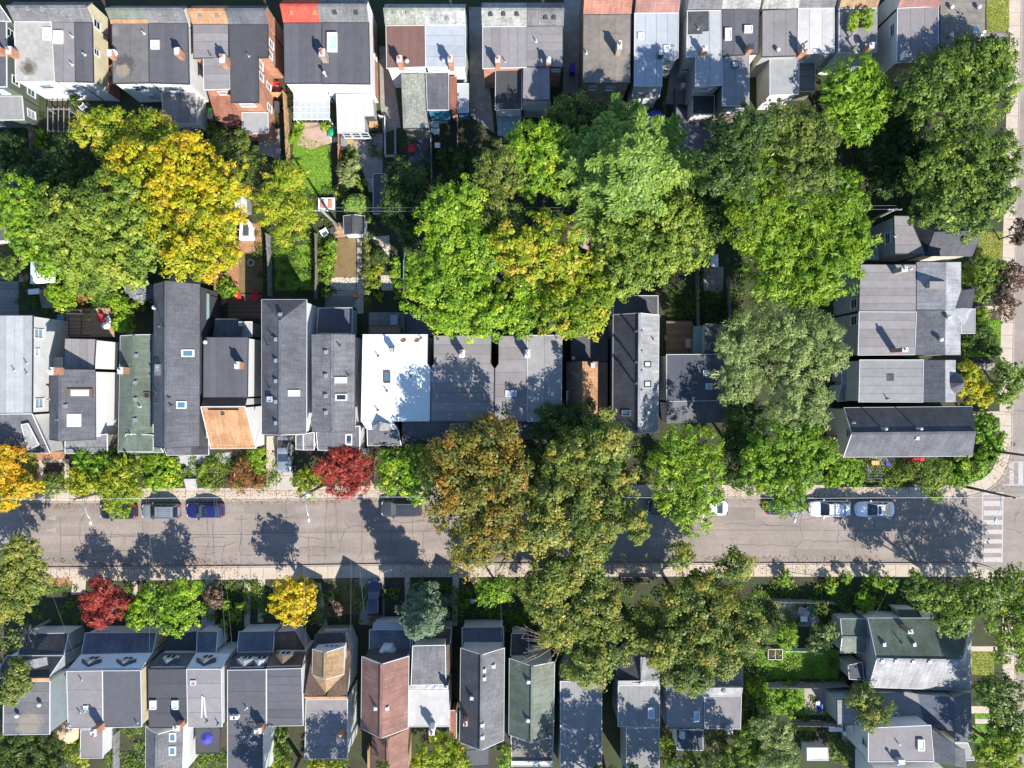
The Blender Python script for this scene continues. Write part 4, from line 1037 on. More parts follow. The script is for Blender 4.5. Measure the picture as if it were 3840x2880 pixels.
h = House('pair of houses with green and grey shingles and sooty grey flat roof', '00', 1290, 450, walls={'d': 'white_siding', 'e': 'white_siding', 'w': 'brick_red'}, name='row_house')
h.flat('00', [(966, 205), (1282, 203), (1290, 716), (976, 722)], 6.0, 'm_soot', 'v', trim='trim_dark'); h.flat('00', [(1284, 203), (1622, 205), (1636, 727), (1292, 716)], 6.01, 'm_mauve_dark', 'v', width=.85)
h.front('00', [(960, 1281, 's_moss'), (1281, 1622, 's_grey')], 203, 80)
h.slope('00', [(955, 203, 6.1), (1280, 201, 6.1), (1274, 168, 6.42), (948, 168, 6.42)], 's_orange', make_walls=False)
h.skylight('00', 1307, 352, 1381, 428, 'glass_white', hgt=.22); h.chimney('00', 1580, 492, .5, .75, 1.5, pots=1); h.chimney('00', 992, 495, .5, .7, 1.1, pots=0); h.dish('00', 1000, 470); h.vents('00', [(1247, 290)], 'pipe', 'metal_white'); h.vents('00', [(1115, 145), (1378, 115), (1520, 118)])
h.window('00', 1485, 760, 1.7, .9); h.flat('00', [(1398, 797), (1692, 795), (1706, 1072), (1412, 1074)], 3.3, 'm_mauve', 'v', walls='white_siding', trim='trim_white'); h.window('00', 1235, 752, .9, .9); h.auto_windows(skip='we')
for x in (1590, 1650, 1715): h.window('00', x, 1112, .6, 1.0)

h = House('brick semi with orange shingle half beside dark shingle half', '00', 1980, 500, walls={'d': 'brick_red', 'e': 'brick_orange', 's': 'brick_orange'}, name='row_house')
h.flat('00', [(1666, 211), (1974, 211), (1976, 500), (1671, 505)], 6.0, 'm_mauve', 'h', trim='trim_dark'); h.flat('00', [(1756, 502), (1984, 502), (1990, 770), (1762, 776)], 5.98, 'm_mauve', 'h', trim='trim_white', walls={'w': 'white_siding', 'd': 'brick_orange'})
h.flat('00', [(1978, 213), (2316, 215), (2318, 497), (2233, 500), (2236, 886), (1996, 886)], 6.01, 'm_dark', 'v', trim='trim_dark', width=1.4)
h.front('00', [(1660, 1977, 's_orange'), (1977, 2316, 's_charcoal')], 211, 84); h.vents('00', [(1735, 138), (1883, 137)]); h.vents('00', [(2150, 485)], 'pipe'); h.vents('00', [(1822, 478)], 'pipe', 'metal_dark'); h.chimney('00', 1968, 560, .6, .9, 1.6, pots=2)
h.slope('00', [(1795, 790, 4.0), (1995, 800, 4.0), (2090, 962, 3.0), (2085, 1048, 2.7), (1868, 1045, 2.7)], 's_rust', walls='brick_red'); h.flat('00', [(2088, 972), (2316, 970), (2318, 1152), (2096, 1156)], 3.0, 'm_light', None, walls='brick_orange', trim='trim_white')
for x, y in ((130, 380), (120, 470), (40, 560), (42, 660), (108, 745), (115, 930)): h.window('01', x, y, .75, 1.3)
h.window('00', 1930, 800, 1.0, .8); h.window('00', 2140, 905, 1.6, .7)

h = House('white stucco house with red shingle corner and white metal rear roof', '01', 600, 450, walls={'d': 'stucco_white', 'e': ('stucco_white', 'brick_orange', 2.2)}, name='row_house')
h.flat('01', [(240, 200), (570, 197), (566, 721), (247, 722)], 6.0, 'm_mauve_dark', 'v', trim='trim_dark', width=.8); h.flat('01', [(572, 196), (976, 195), (986, 727), (568, 723)], 6.01, 'm_mauve_dark', 'v', trim='trim_dark', width=.85)
h.front('01', [(235, 555, 's_red'), (555, 972, 's_grey')], 195, 45); h.vents('01', [(308, 112), (506, 112)], 'box', 'clay'); h.vents('01', [(682, 108), (866, 110)], 'box', 'metal_dark'); h.skylight('01', 620, 292, 706, 452, 'glass_green', hgt=.4); h.chimney('01', 605, 515, .62, .8, 1.8, mat='brick_tan', pots=2); h.vents('01', [(607, 660)], 'tall', 'metal_white')
mr = h.flat('01', [(693, 812), (1004, 810), (1021, 1000), (936, 1001), (943, 1148), (706, 1150)], 3.3, 'metal_white', 'v', walls={'d': 'charcoal_siding', 'e': 'grey_siding'}, trim='metal_white', width=1.1)
for x in (355, 402, 697, 822, 875, 927): h.window('01', x, 752, .5, .45, 'glass_sky')
h.window('01', 1028, 480, .6, 1.4)
for x in (790, 870, 945): h.window('01', x, 1168, .9, 1.8)

h = House('pair of houses with brown flat roof half beside pale grey half', '01', 1460, 400, walls={'d': 'white_siding', 'e': 'grey_siding', 'w': 'brick_brown'}, name='row_house')
h.flat('01', [(1122, 222), (1461, 220), (1465, 578), (1129, 590)], 6.0, 'm_brown', 'v', trim='trim_white'); h.flat('01', [(1463, 217), (1812, 215), (1808, 579), (1467, 578)], 6.01, 'm_pale_blue', 'h', trim='trim_white', width=1.1)
h.front('01', [(1115, 1459, 's_mottled_green'), (1459, 1812, 's_mottled')], 218, 80); h.vents('01', [(1195, 108), (1312, 106), (1652, 163)]); h.chimney('01', 1258, 565, .55, .75, 1.7, pots=1); h.chimney('01', 1690, 570, .5, .75, 1.9, pots=1); h.vents('01', [(1308, 540), (1625, 535)], 'dome')
h.flat('01', [(1252, 636), (1464, 630), (1474, 950), (1500, 1110), (1271, 1112)], 4.3, 's_mottled_green', None, walls='brick_tan', trim='trim_dark'); h.flat('01', [(1468, 630), (1664, 624), (1667, 950), (1480, 951)], 4.5, 's_charcoal', None, walls='blue_siding', trim='trim_white'); h.flat('01', [(1670, 655), (1734, 660), (1736, 950), (1676, 950)], 4.0, 's_rust', None, walls='brick_orange', trim=None); h.flat('01', [(1740, 722), (1838, 722), (1838, 970), (1742, 970)], 3.0, 'm_pale_blue', None, walls='blue_siding', trim='trim_white')
for x in (1320, 1430, 1560): h.window('01', x, 607, .7, .6, 'glass_dark')

h = House('pair of houses with white mottled shingles beside grey shingles, roof deep in tree shade', '02', 50, 400, walls={'d': 'grey_siding', 's': 'brick_orange'}, name='row_house')
h.flat('01', [(1957, 232), (2336, 228), (2336, 582), (1958, 592)], 6.0, 'm_mauve', 'v', trim='trim_white'); h.flat('02', [(126, 228), (442, 224), (440, 580), (126, 578)], 6.01, 'm_mauve', 'h', trim='trim_dark')
h.front('01', [(1952, 2337, 's_mottled'), (2337, 2658, 's_grey')], 229, 80); h.flat('01', [(2070, 596), (2296, 586), (2296, 946), (2066, 950)], 5.0, 'm_shade_black', 'v', walls='white_siding', trim='trim_white', width=1.4); h.flat('02', [(96, 578), (328, 582), (328, 864), (92, 866)], 5.9, 'm_mauve', 'v', trim='trim_dark', walls='white_siding')  # black rear wing: its shadow is put into the roofing colour
h.slope('02', [(90, 870, 3.6), (330, 868, 3.6), (332, 940, 3.2), (86, 944, 3.2)], 'm_pale_blue', trim='trim_white'); h.flat('01', [(2086, 956), (2298, 952), (2298, 1205), (2086, 1168)], 2.8, 'metal_green', 'v', walls='green_siding', trim=None, width=.55)
h.chimney('01', 2090, 565, .5, .7, 1.6, pots=1); h.chimney('02', 312, 560, .45, .6, 1.3, pots=1); h.vents('01', [(2152, 530)], 'pipe'); h.vents('02', [(208, 358), (252, 530)], 'pipe', 'metal_white'); h.vents('01', [(2028, 122), (2138, 120)], 'box', 'metal_dark'); h.vents('02', [(42, 122), (290, 150), (362, 150)], 'box', 'metal_dark'); h.window('02', 375, 605, .9, .5)

h = House('brown-grey flat roofed brick house with terracotta shingle front', '02', 820, 400, walls={'d': 'brick_brown', 's': 'brick_tan'}, name='row_house')
h.flat('02', [(616, 126), (1028, 124), (1021, 718), (612, 718)], 6.2, 'm_earth', 'v', trim='trim_dark', width=1.9); h.front('02', [(616, 1030, 's_terracotta')], 124, -60, 6.2, 7.6); h.chimney('02', 910, 450, .5, .9, 1.8, mat='brick_tan', pots=1); h.vents('02', [(642, 462)], 'pipe', 'metal_white'); h.window('02', 695, 758, .8, .8); h.window('02', 850, 762, 1.0, .8)

h = House('pale blue-grey flat roofed house with dusty pink shingles at the front', '02', 1240, 400, walls='pale_siding', name='row_house')
h.flat('02', [(1058, 114), (1440, 112), (1436, 500), (1300, 502), (1294, 745), (1055, 746)], 6.0, 'm_pale_blue', 'v', trim='trim_white', width=1.4); h.front('02', [(1062, 1442, 's_pink')], 112, -70, 6.0, 7.4); h.skylight('02', 1085, 285, 1138, 340, 'glass_white'); h.skylight('02', 1308, 395, 1357, 445, 'glass_white'); h.chimney('02', 1275, 490, .5, .5, 1.0, mat='metal_dark', pots=0)
h.slope('02', [(1050, 752, 4.2), (1288, 752, 4.2), (1270, 845, 3.6), (1040, 842, 3.6)], 's_light', walls='white_siding', trim='trim_white'); h.window('02', 1345, 525, .6, .6); h.window('02', 1330, 605, .6, .6)

h = House('pair of houses with black patched pale roof beside mauve roof with two skylights', '02', 1800, 350, walls={'d': 'pale_siding', 'w': 'grey_siding', 'e': 'cream_siding'}, name='row_house')
h.flat('02', [(1514, 94), (1806, 90), (1809, 736), (1582, 750), (1586, 490), (1506, 492)], 6.0, 'm_light', 'v', trim='trim_white', width=1.3); h.flat('02', [(1520, 100), (1700, 96), (1702, 268), (1645, 272), (1645, 292), (1520, 296)], 6.03, 'm_patch', None, trim=None, z0=5.95, walls={'d': 'trim_dark'}, auto=False)
h.flat('02', [(1814, 80), (2138, 76), (2132, 466), (1816, 486)], 6.02, 'm_mauve_dark', 'v', trim='trim_dark', width=1.2); h.flat('02', [(1818, 490), (2050, 472), (2046, 915), (1816, 916)], 5.8, 'm_grey', 'v', trim='trim_white', walls='brown_siding', width=1.35); h.front('02', [(1516, 1812, 's_grey'), (1812, 2140, 's_mottled')], 78, -90, 6.05, 7.4)
h.skylight('02', 1836, 250, 1892, 352, 'glass_white', hgt=.3); h.skylight('02', 2002, 228, 2073, 288, 'glass_white', hgt=.3); h.chimney('02', 1640, 465, .5, .5, 1.4, pots=1); h.chimney('02', 2030, 455, .5, .6, 1.5, pots=0, cap='trim_dark'); h.skylight('02', 1896, 532, 1958, 590, 'glass_white', 'wood_dark'); h.vents('02', [(1608, 250)], 'pipe')
h.flat('02', [(1560, 826), (1750, 826), (1746, 985), (1560, 986)], 3.2, 'm_shade_black', None, walls='pale_siding', trim='trim_white'); h.window('02', 1500, 600, 1.0, .8); h.window('02', 1545, 510, .6, .6); h.window('02', 1655, 765, .9, .7); h.window('02', 1860, 955, .9, 1.0); h.window('02', 1960, 950, .9, 1.0)  # rear left wing's black roof carries shade as colour

h = House('pair of houses with mauve roof beside pale weathered roof, joined chimney between', '03', 260, 260, walls={'d': 'grey_siding', 'w': 'pale_siding'}, name='row_house')
h.flat('03', [(-50, 90), (256, 76), (252, 484), (-52, 492)], 6.0, 'm_mauve', 'v', trim='trim_dark', width=1.3); h.flat('03', [(260, 72), (572, 70), (572, 456), (255, 460)], 6.02, 'm_pale', 'v', trim='trim_white', width=1.4); h.front('03', [(-50, 262, 's_mottled'), (262, 574, 's_grey')], 74, -90, 6.0, 7.3)
h.flat('03', [(14, 492), (266, 492), (262, 812), (14, 822)], 5.0, 'm_light', None, trim='trim_white', walls='white_siding'); h.flat('03', [(270, 498), (408, 490), (406, 790), (268, 790)], 3.1, 'deck_grey', None, trim='trim_white', walls='brown_siding'); h.chimney('03', 280, 455, .6, .9, 1.3, pots=3); h.vents('03', [(78, 440)], 'dome')

h = House('mauve roofed house with a planted roof trellis and tan shingle front', '03', 780, 260, walls={'d': 'white_siding', 'e': 'stucco_grey'}, name='row_house')
h.flat('03', [(614, 72), (940, 70), (938, 450), (612, 456)], 6.4, 'm_mauve', 'v', trim='trim_white', width=1.1); h.front('03', [(614, 944, 's_tan')], 70, -90, 6.4, 7.7); h.chimney('03', 840, 445, .5, .6, 1.5, pots=1); h.vents('03', [(700, 325), (735, 420)], 'tall', 'metal_grey')
h.slope('03', [(560, 500, 3.0), (700, 470, 3.4), (800, 490, 3.4), (640, 560, 3.0)], 's_light', walls='white_siding')

h = House('tall house with broad brown and white side wall and red shingle front', '03', 1290, 280, walls={'d': 'brown_siding', 'w': 'pale_siding'}, name='row_house')
h.flat('03', [(1118, 72), (1472, 56), (1474, 520), (1112, 542)], 7.6, 'm_mauve', 'v', trim='trim_white', width=1.4); h.front('03', [(1118, 1478, 's_pink')], 64, -80, 7.6, 8.8); h.chimney('03', 1165, 500, .6, .7, 1.0, mat='stucco_white', pots=1); h.window('03', 1078, 262, 1.3, .9)
h = House('corner house with wide dark flat roof, dish on chimney, partly under a maple', '03', 1690, 250, walls={'d': 'brown_siding'}, name='row_house')
h.flat('03', [(1490, -160), (1888, -160), (1878, 276), (2090, 280), (2086, 430), (1480, 560)], 6.4, 'm_earth', 'h', trim='trim_dark', width=1.2); h.chimney('03', 1740, 305, .6, .8, 1.2, mat='brick_tan', pots=0); h.dish('03', 1830, 300, .3); h.vents('03', [(1572, 72), (1806, 72), (1795, 335), (1566, 320)], 'dome')

# ------------------------------------------------------------------ middle row: houses on the north side of the street
h = House('tall pale grey metal-roofed house with white sided wall at the left edge', '10', 120, 1400, walls={'d': 'white_siding', 'e': 'white_siding'}, name='street_house')
h.flat('10', [(-420, 1066), (284, 1066), (278, 1912), (-420, 1920)], 7.2, 'm_light', 'v', trim='trim_dark', width=.95); h.slope('20', [(-420, 262, 4.8), (276, 258, 4.8), (432, 598, 3.0), (-420, 572, 3.0)], 's_charcoal', trim='trim_white'); h.slope('20', [(182, 352, 4.75), (240, 340, 4.9), (335, 525, 4.0), (240, 570, 3.5)], 's_light', make_walls=False, trim='trim_white')
h.window('10', 332, 1222, .95, 1.5, 'glass_sky'); h.window('10', 318, 1382, .7, .6, 'glass_sky'); h.window('20', 336, 165, 1.0, 1.4, 'glass_sky'); h.vents('10', [(125, 1540), (232, 1478), (237, 1568)], 'pipe')
h = House('dark shingled house with two white skylights and long white side wall', '10', 640, 1600, walls={'d': 'brown_siding', 'e': 'stucco_white'}, name='street_house')
h.flat('10', [(562, 1266), (828, 1272), (812, 1534), (548, 1532)], 5.2, 'm_mauve', 'v', trim='trim_dark', walls={'d': 'pale_siding', 'e': 'stucco_white'}); h.slope('10', [(425, 1430, 3.6), (545, 1425, 3.6), (548, 1530, 3.6), (425, 1532, 3.6)], 'm_grey'); h.gable('10', [(430, 1536), (820, 1536), (824, 2138), (428, 2140)], 5.6, 517, 'v', 's_charcoal', trim='trim_dark')
h.skylight('20', 590, 40, 808, 118, 'glass_white', 'trim_brown', .25); h.skylight('20', 584, 258, 704, 368, 'glass_white', 'trim_white', .15); h.vents('20', [(567, 190)]); h.slope('20', [(562, 484, 4.2), (926, 432, 4.2), (926, 600, 3.3), (562, 600, 3.3)], 's_grey', walls='brown_siding', trim='trim_white'); h.chimney('10', 520, 1550, .5, .8, 1.6, pots=1); h.vents('20', [(502, 310), (430, 130)], 'pipe')
h = House('low green shingled house between white wall and tall dark house', '10', 1170, 1500, walls={'d': 'pale_siding', 'e': 'white_siding'}, name='street_house')
h.gable('10', [(1040, 1242), (1318, 1232), (1320, 2240), (1020, 2240)], 4.4, 1152, 'v', 's_green', trim='trim_white', hip=(0, .22)); h.slope('20', [(1090, 432, 4.9), (1322, 440, 4.6), (1412, 592, 3.2), (1018, 594, 3.2)], 's_green', walls='pale_siding', trim='trim_white'); h.chimney('10', 1100, 1545, .55, .75, 1.5, pots=1); h.vents('10', [(1180, 1412), (1172, 1645)]); h.vents('20', [(1172, 130), (1170, 308)]); h.vents('20', [(1130, 432), (1212, 195)], 'pipe', 'metal_white'); h.skylight('20', 1244, 70, 1300, 120, 'glass_dark', 'trim_brown')
h = House('tallest dark charcoal gabled house with metal clad east flank', '10', 1530, 1500, walls={'d': 'charcoal_siding'}, name='street_house')
h.gable('10', [(1330, 796), (1726, 796), (1722, 2198), (1330, 2200)], 6.6, 1433, 'v', 's_charcoal', trim='trim_dark'); h.skylight('10', 1572, 1362, 1682, 1424, 'glass_blue', hgt=.18); h.skylight('20', 1528, 148, 1614, 212, 'glass_blue', hgt=.18); h.vents('10', [(1415, 1165)], 'tall', 'metal_dark'); h.vents('10', [(1345, 1000)], 'dome'); h.vents('20', [(1465, 118), (1482, 185), (1350, 65), (1355, 160)], 'pipe', 'metal_dark'); h.skylight('10', 1345, 1488, 1394, 1584, 'glass_green', 'metal_grey', .3)
h.slope('10', [(1728, 862, 4.6), (1806, 880, 4.0), (1808, 1080, 4.0), (1730, 1160, 4.6)], 'metal_green', walls='charcoal_siding'); h.slope('20', [(1728, 230, 4.6), (1770, 260, 4.2), (1812, 470, 4.0), (1732, 480, 4.6)], 'metal_green', walls='charcoal_siding'); h.flat('20', [(1412, 545), (1802, 480), (1804, 614), (1442, 616)], 3.6, 'm_dark', None, walls='charcoal_siding', trim='trim_white')
h.slope('20', [(1440, 440, 8.0), (1650, 440, 7.2), (1650, 610, 5.2), (1440, 612, 5.2)], 's_charcoal', walls='charcoal_siding')
h = House('house with mauve flat roof and bright orange shingled front slope', '10', 1950, 1450, walls={'d': 'brown_siding', 'e': 'stucco_white'}, name='street_house')
h.flat('10', [(1760, 1256), (2146, 1256), (2138, 1778), (1756, 1780)], 6.0, 'm_mauve_dark', 'v', trim='trim_dark', width=.75); h.slope('20', [(1756, 122, 6.0), (2134, 118, 6.0), (2118, 192, 6.9), (1736, 194, 6.9)], 's_brown', walls={'d': 'brown_siding', 'e': 'stucco_white'}); h.slope('20', [(1734, 196, 6.9), (2118, 194, 6.9), (2212, 556, 3.4), (1822, 560, 3.4)], 's_orange', walls={'d': 'brown_siding', 'e': 'stucco_white'}, trim='trim_white'); h.slope('20', [(1800, 225, 7.0), (2060, 225, 7.0), (2085, 520, 4.6), (1850, 520, 4.6)], 's_orange', make_walls=False)
h.chimney('10', 2090, 1500, .5, .75, 1.5, pots=1); h.vents('10', [(1785, 1298)], 'dome'); h.skylight('20', 1912, 244, 1940, 270, 'glass_dark', 'trim_brown'); h.slope('10', [(1860, 1094, 3.9), (2076, 1096, 3.9), (2070, 1252, 4.3), (1836, 1252, 4.3)], 's_charcoal', walls='brown_siding'); h.flat('10', [(2078, 1120), (2178, 1120), (2176, 1252), (2076, 1252)], 3.4, 'm_pale_blue', None, walls='grey_siding', trim='trim_white'); h.chimney('10', 2100, 1145, .4, .5, .8, pots=0)
h = House('dark grey hipped house with two tall white edges above the driveway car', '11', 250, 1300, walls={'d': 'brown_siding', 'e': 'stucco_white'}, name='street_house')
h.gable('11', [(50, 930), (438, 930), (434, 2092), (50, 2094)], 6.2, 206, 'v', 's_charcoal', hip=(.16, 0), trim='trim_white'); h.vents('11', [(210, 1060), (175, 1272), (175, 1455), (175, 1632)], 'box', 'metal_grey'); h.vents('21', [(175, 152), (175, 335)], 'box', 'metal_grey'); h.skylight('21', 280, 52, 382, 106, 'glass_white', hgt=.2); h.skylight('21', 102, 108, 145, 154, 'glass_white', hgt=.4); h.vents('11', [(140, 1245), (104, 1328)], 'pipe', 'metal_dark'); h.vents('21', [(120, 40)], 'pipe', 'metal_dark')
h.slope('21', [(345, 440, 4.4), (408, 435, 4.8), (408, 570, 3.6), (345, 566, 3.6)], 's_charcoal', walls='white_siding', trim='trim_white'); h.slope('21', [(409, 435, 4.8), (502, 415, 4.4), (502, 570, 3.6), (409, 570, 3.6)], 's_grey', walls='white_siding', trim='trim_white')
h = House('grey-brown shingled house with two framed skylights beside the white roof', '11', 670, 1500, walls={'d': 'stucco_grey', 'e': 'pale_siding'}, name='street_house')
h.gable('11', [(480, 1230), (856, 1230), (850, 2072), (486, 2072)], 6.4, 650, 'v', 's_grey', trim='trim_dark', hr=7.0); h.skylight('11', 682, 1600, 788, 1652, 'glass_white', hgt=.18); h.skylight('21', 686, 86, 790, 142, 'glass_dark', hgt=.18); h.vents('11', [(605, 1382), (605, 1586)]); h.vents('21', [(605, 102), (605, 246)]); h.vents('11', [(722, 1326), (800, 1584)], 'pipe', 'metal_dark'); h.flat('11', [(540, 1002), (832, 1000), (830, 1222), (524, 1222)], 3.4, 'm_navy', 'v', walls='stucco_grey', trim='trim_white', width=.7)
h.slope('21', [(520, 418, 4.8), (896, 362, 4.8), (896, 582, 3.5), (536, 572, 3.5)], 's_charcoal', walls='white_siding', trim='trim_white'); h.skylight('21', 776, 430, 832, 528, 'glass_dark', hgt=.15)
h = House('row house with large bright white flat roof', '11', 1200, 1500, walls={'d': 'stucco_white', 's': 'brick_red'}, name='street_house')
h.flat('11', [(924, 1232), (1482, 1232), (1478, 1482), (1506, 1526), (1500, 1980), (908, 1980)], 6.6, 'm_white', None, trim='trim_white'); h.flat('21', [(912, 322), (1178, 322), (1226, 386), (955, 388)], 6.5, 'm_white', None, trim='trim_white', auto=False); h.skylight('11', 1105, 1550, 1162, 1652, 'glass_blue', 'trim_brown', .2); h.vents('11', [(1335, 1590), (1055, 1415), (1425, 1260)], 'pipe', 'metal_dark'); h.vents('21', [(1130, 58), (1052, 225)], 'pipe', 'metal_dark'); h.chimney('11', 1190, 1365, .5, .45, 1.2, mat='stucco_white', pots=1, cap='iron_rust')
for xa, xb in ((1235, 1300), (1290, 1375), (1365, 1420)):
    c0, c1 = W('11', xa, 1275, 6.61), W('11', xb, 1285, 6.61)
MB().prism([(W('11', 1325, 1275, 6.6)[0]+1.22*math.cos(a)*(1+.16*math.sin(3*a)), W('11', 1325, 1275, 6.6)[1]+.36*math.sin(a)*(1+.2*math.cos(2*a))) for a in [6.2832*i/26 for i in range(26)]], 6.6, 6.612).obj('roof_patch', 'flagstone', h.root)
for xx in (1272, 1392): MB().prism([(W('11', xx, 1280, 6.6)[0]+.3*math.cos(a)*(1+.3*math.sin(2*a)), W('11', xx, 1280, 6.6)[1]+.24*math.sin(a)) for a in [6.2832*i/16 for i in range(16)]], 6.6, 6.618).obj('roof_patch', 'iron_rust', h.root)
h.slope('21', [(960, 392, 6.3), (1222, 388, 6.3), (1256, 532, 4.6), (964, 532, 4.6)], 's_charcoal', walls='brick_red', trim='trim_white'); h.slope('21', [(1010, 365, 6.9), (1072, 325, 7.5), (1068, 405, 7.2), (1010, 405, 6.6)], 'deck_grey', walls='wood_grey', z0=5.5); h.slope('21', [(1072, 325, 7.5), (1162, 348, 6.9), (1162, 405, 6.6), (1068, 405, 7.2)], 'deck_grey', walls='wood_grey', z0=5.5)
h = House('pair of row houses with grey flat roof split by a narrow dark light well', '12', 0, 1450, walls={'d': 'brick_brown', 's': 'brick_red'}, name='street_house')
h.flat('11', [(1536, 1242), (2036, 1236), (2030, 1482), (2060, 1526), (2056, 1982), (1508, 1982), (1508, 1526), (1536, 1482)], 6.6, 'm_mauve', 'h', trim='trim_dark', width=1.1); h.flat('12', [(-116, 1246), (128, 1238), (128, 1982), (-150, 1982), (-146, 1526), (-116, 1482)], 6.61, 'm_mauve', 'h', trim='trim_dark', width=1.3); h.flat('12', [(130, 1238), (432, 1236), (426, 1982), (130, 1982)], 6.62, 'm_grey', 'v', trim='trim_white', width=1.6)
h.chimney('11', 1785, 1400, .5, .75, 1.6, mat='stucco_white', pots=2); h.chimney('12', 130, 1400, .5, .8, 1.6, mat='stucco_white', pots=2); h.vents('11', [(1570, 1270), (1990, 1268), (2120, 1265), (1728, 1450)], 'pipe', 'metal_dark'); h.vents('12', [(390, 1270)], 'pipe'); h.skylight('21', 2155, 55, 2252, 108, 'glass_sky', hgt=.15); h.slope('21', [(1260, 325, 6.3), (2050, 325, 6.3), (2060, 520, 4.4), (1262, 520, 4.4)], 's_dark', walls='brick_red'); h.slope('22', [(-150, 325, 6.3), (424, 325, 6.3), (424, 480, 4.4), (-150, 480, 4.4)], 's_dark', walls='brick_red')
h = House('narrow brown shingled house with an orange lit ridge strip', '12', 640, 1500, walls={'d': 'brown_siding', 'e': 'brown_siding'}, name='street_house')
h.gable('12', [(470, 1470), (742, 1466), (738, 2020), (470, 2010)], 5.2, 664, 'v', ('s_brown', 's_orange'), trim='trim_dark', hr=7.0); h.chimney('12', 690, 1500, .4, .5, 1.0, mat='brick_tan', pots=0); h.flat('12', [(512, 1190), (828, 1192), (826, 1462), (510, 1466)], 3.2, 'm_mauve_dark', None, walls='brown_siding', trim='trim_dark'); h.flat('22', [(472, 62), (664, 62), (660, 242), (472, 242)], 5.4, 'm_grey', None, walls='brown_siding', trim='trim_white'); h.flat('12', [(750, 1470), (826, 1470), (824, 1990), (748, 1990)], 3.0, 'm_earth', None, walls='brown_siding', trim=None); h.vents('12', [(527, 1440)], 'dome')  # orange east slope paints sunlight onto the brown roof
h.flat('12', [(128, 1125), (388, 1122), (388, 1228), (130, 1228)], 3.4, 'm_mauve_dark', None, walls='brick_brown', trim='trim_dark')
h = House('long ribbed dark shingle gable with four skylights near the picture centre', '12', 1070, 1450, walls={'d': 'pale_siding', 'w': 'grey_siding'}, name='street_house')
h.gable('12', [(876, 1060), (1270, 1064), (1262, 2074), (872, 2074)], 6.5, 1100, 'v', ('s_dark', 's_light'), trim='trim_white'); h.slope('12', [(880, 896, 4.6), (1262, 896, 4.6), (1262, 1060, 4.9), (878, 1058, 4.9)], 's_charcoal', trim='trim_white', walls='pale_siding'); h.skylight('12', 1142, 1464, 1202, 1516, 'glass_green', 'trim_dark', .1); h.skylight('12', 1142, 1634, 1202, 1686, 'glass_green', 'trim_dark', .1); h.skylight('22', 944, 226, 1026, 278, 'glass_blue', 'wood_grey', .1); h.skylight('22', 1156, 228, 1208, 272, 'glass_green', 'wood_grey', .1); h.vents('12', [(1118, 1216), (1118, 1388), (1118, 1560)], 'box', 'metal_grey'); h.vents('22', [(1115, 70)]); h.vents('12', [(1058, 1205), (1058, 1470), (1058, 1650)], 'tall', 'metal_dark'); h.vents('12', [(1215, 1270)], 'pipe', 'metal_dark')  # dark and pale slopes: shaded and sunlit tones of one shingle roof
h = House('low dark blue flat roofed house half hidden under the silver grey tree', '12', 1600, 1550, walls={'d': 'bluegrey_siding'}, name='street_house')
h.flat('12', [(1335, 1404), (1980, 1400), (1985, 1800), (1335, 1810)], 4.6, 'm_navy', 'v', trim='trim_white', width=1.6); h.slope('12', [(1335, 1812, 4.6), (1985, 1805, 4.6), (1985, 1990, 3.4), (1335, 2000, 3.4)], 's_charcoal', walls='bluegrey_siding'); h.skylight('22', 1672, -5, 1730, 46, 'glass_sky', hgt=.12); h.skylight('12', 1650, 1540, 1695, 1590, 'glass_sky', hgt=.12); h.slope('12', [(1570, 1160, 3.0), (1662, 1156, 3.0), (1660, 1396, 2.8), (1564, 1396, 2.8)], 'metal_green', walls='wood_dark')  # main roof colour darkened to stand in for deep shade
h.flat('12', [(1666, 1136), (1990, 1140), (1990, 1396), (1664, 1396)], 4.4, 'm_dark', 'v', walls='bluegrey_siding', trim=None)

# ------------------------------------------------------------------ houses along the side street on the right
h = House('grey garage house with flat rear and dark hipped shingle roof by the north sidewalk', '13', 1400, 400, walls={'d': 'stucco_cream', 'w': 'bluegrey_siding'}, name='side_street_house')
h.flat('13', [(1088, 206), (1216, 208), (1360, 536), (1096, 536)], 6.0, 'm_mauve', 'h', trim='trim_dark', width=1.1)
Q = lambda *p: [W('13', *q) for q in p]
h.faces([Q((1218, 208, 4.6), (1362, 553, 4.6), (1440, 345, 6.6)), Q((1362, 553, 4.6), (1766, 556, 4.6), (1862, 330, 6.6), (1440, 345, 6.6)), Q((1862, 330, 6.6), (1766, 556, 4.6), (1880, 240, 4.6)), Q((1218, 208, 4.6), (1440, 345, 6.6), (1862, 330, 6.6), (1880, 240, 4.6))], 's_dark')
h.walls(Q((1218, 208, 4.6), (1362, 553, 4.6), (1766, 556, 4.6), (1880, 240, 4.6))[::1], 0, None, .2); h.window('13', 1038, 400, 1.2, 1.1); h.vents('13', [(1098, 380)], 'pipe', 'metal_white')
h.slope('13', [(830, 560, 3.4), (945, 480, 3.4), (950, 580, 3.2), (830, 582, 3.2)], 's_light', walls='white_siding', trim='trim_white')
h = House('big mauve flat roofed double house with shingled front and gabled bay', '13', 1200, 1000, walls={'d': 'grey_siding', 'w': 'grey_siding'}, name='side_street_house')
h.flat('13', [(796, 626), (1284, 628), (1282, 1032), (786, 1030)], 7.0, 'm_mauve', 'h', trim='trim_dark', width=.9); h.flat('13', [(786, 1034), (1282, 1036), (1266, 1406), (776, 1410)], 7.01, 'm_mauve', 'h', trim='trim_white', width=.9)
def side_front(h, x0, xr, x1, y0, y1, hf, hr, he, m, m2, walls=None):
    h.slope('13', [(x0, y0, hf), (xr, y0, hr), (xr, y1, hr), (x0, y1, hf)], m, walls=walls); h.slope('13', [(xr, y0, hr), (x1, y0, he), (x1, y1, he), (xr, y1, hr)], m2, walls=walls)  # where m2 is paler it paints sunlight onto the east slope
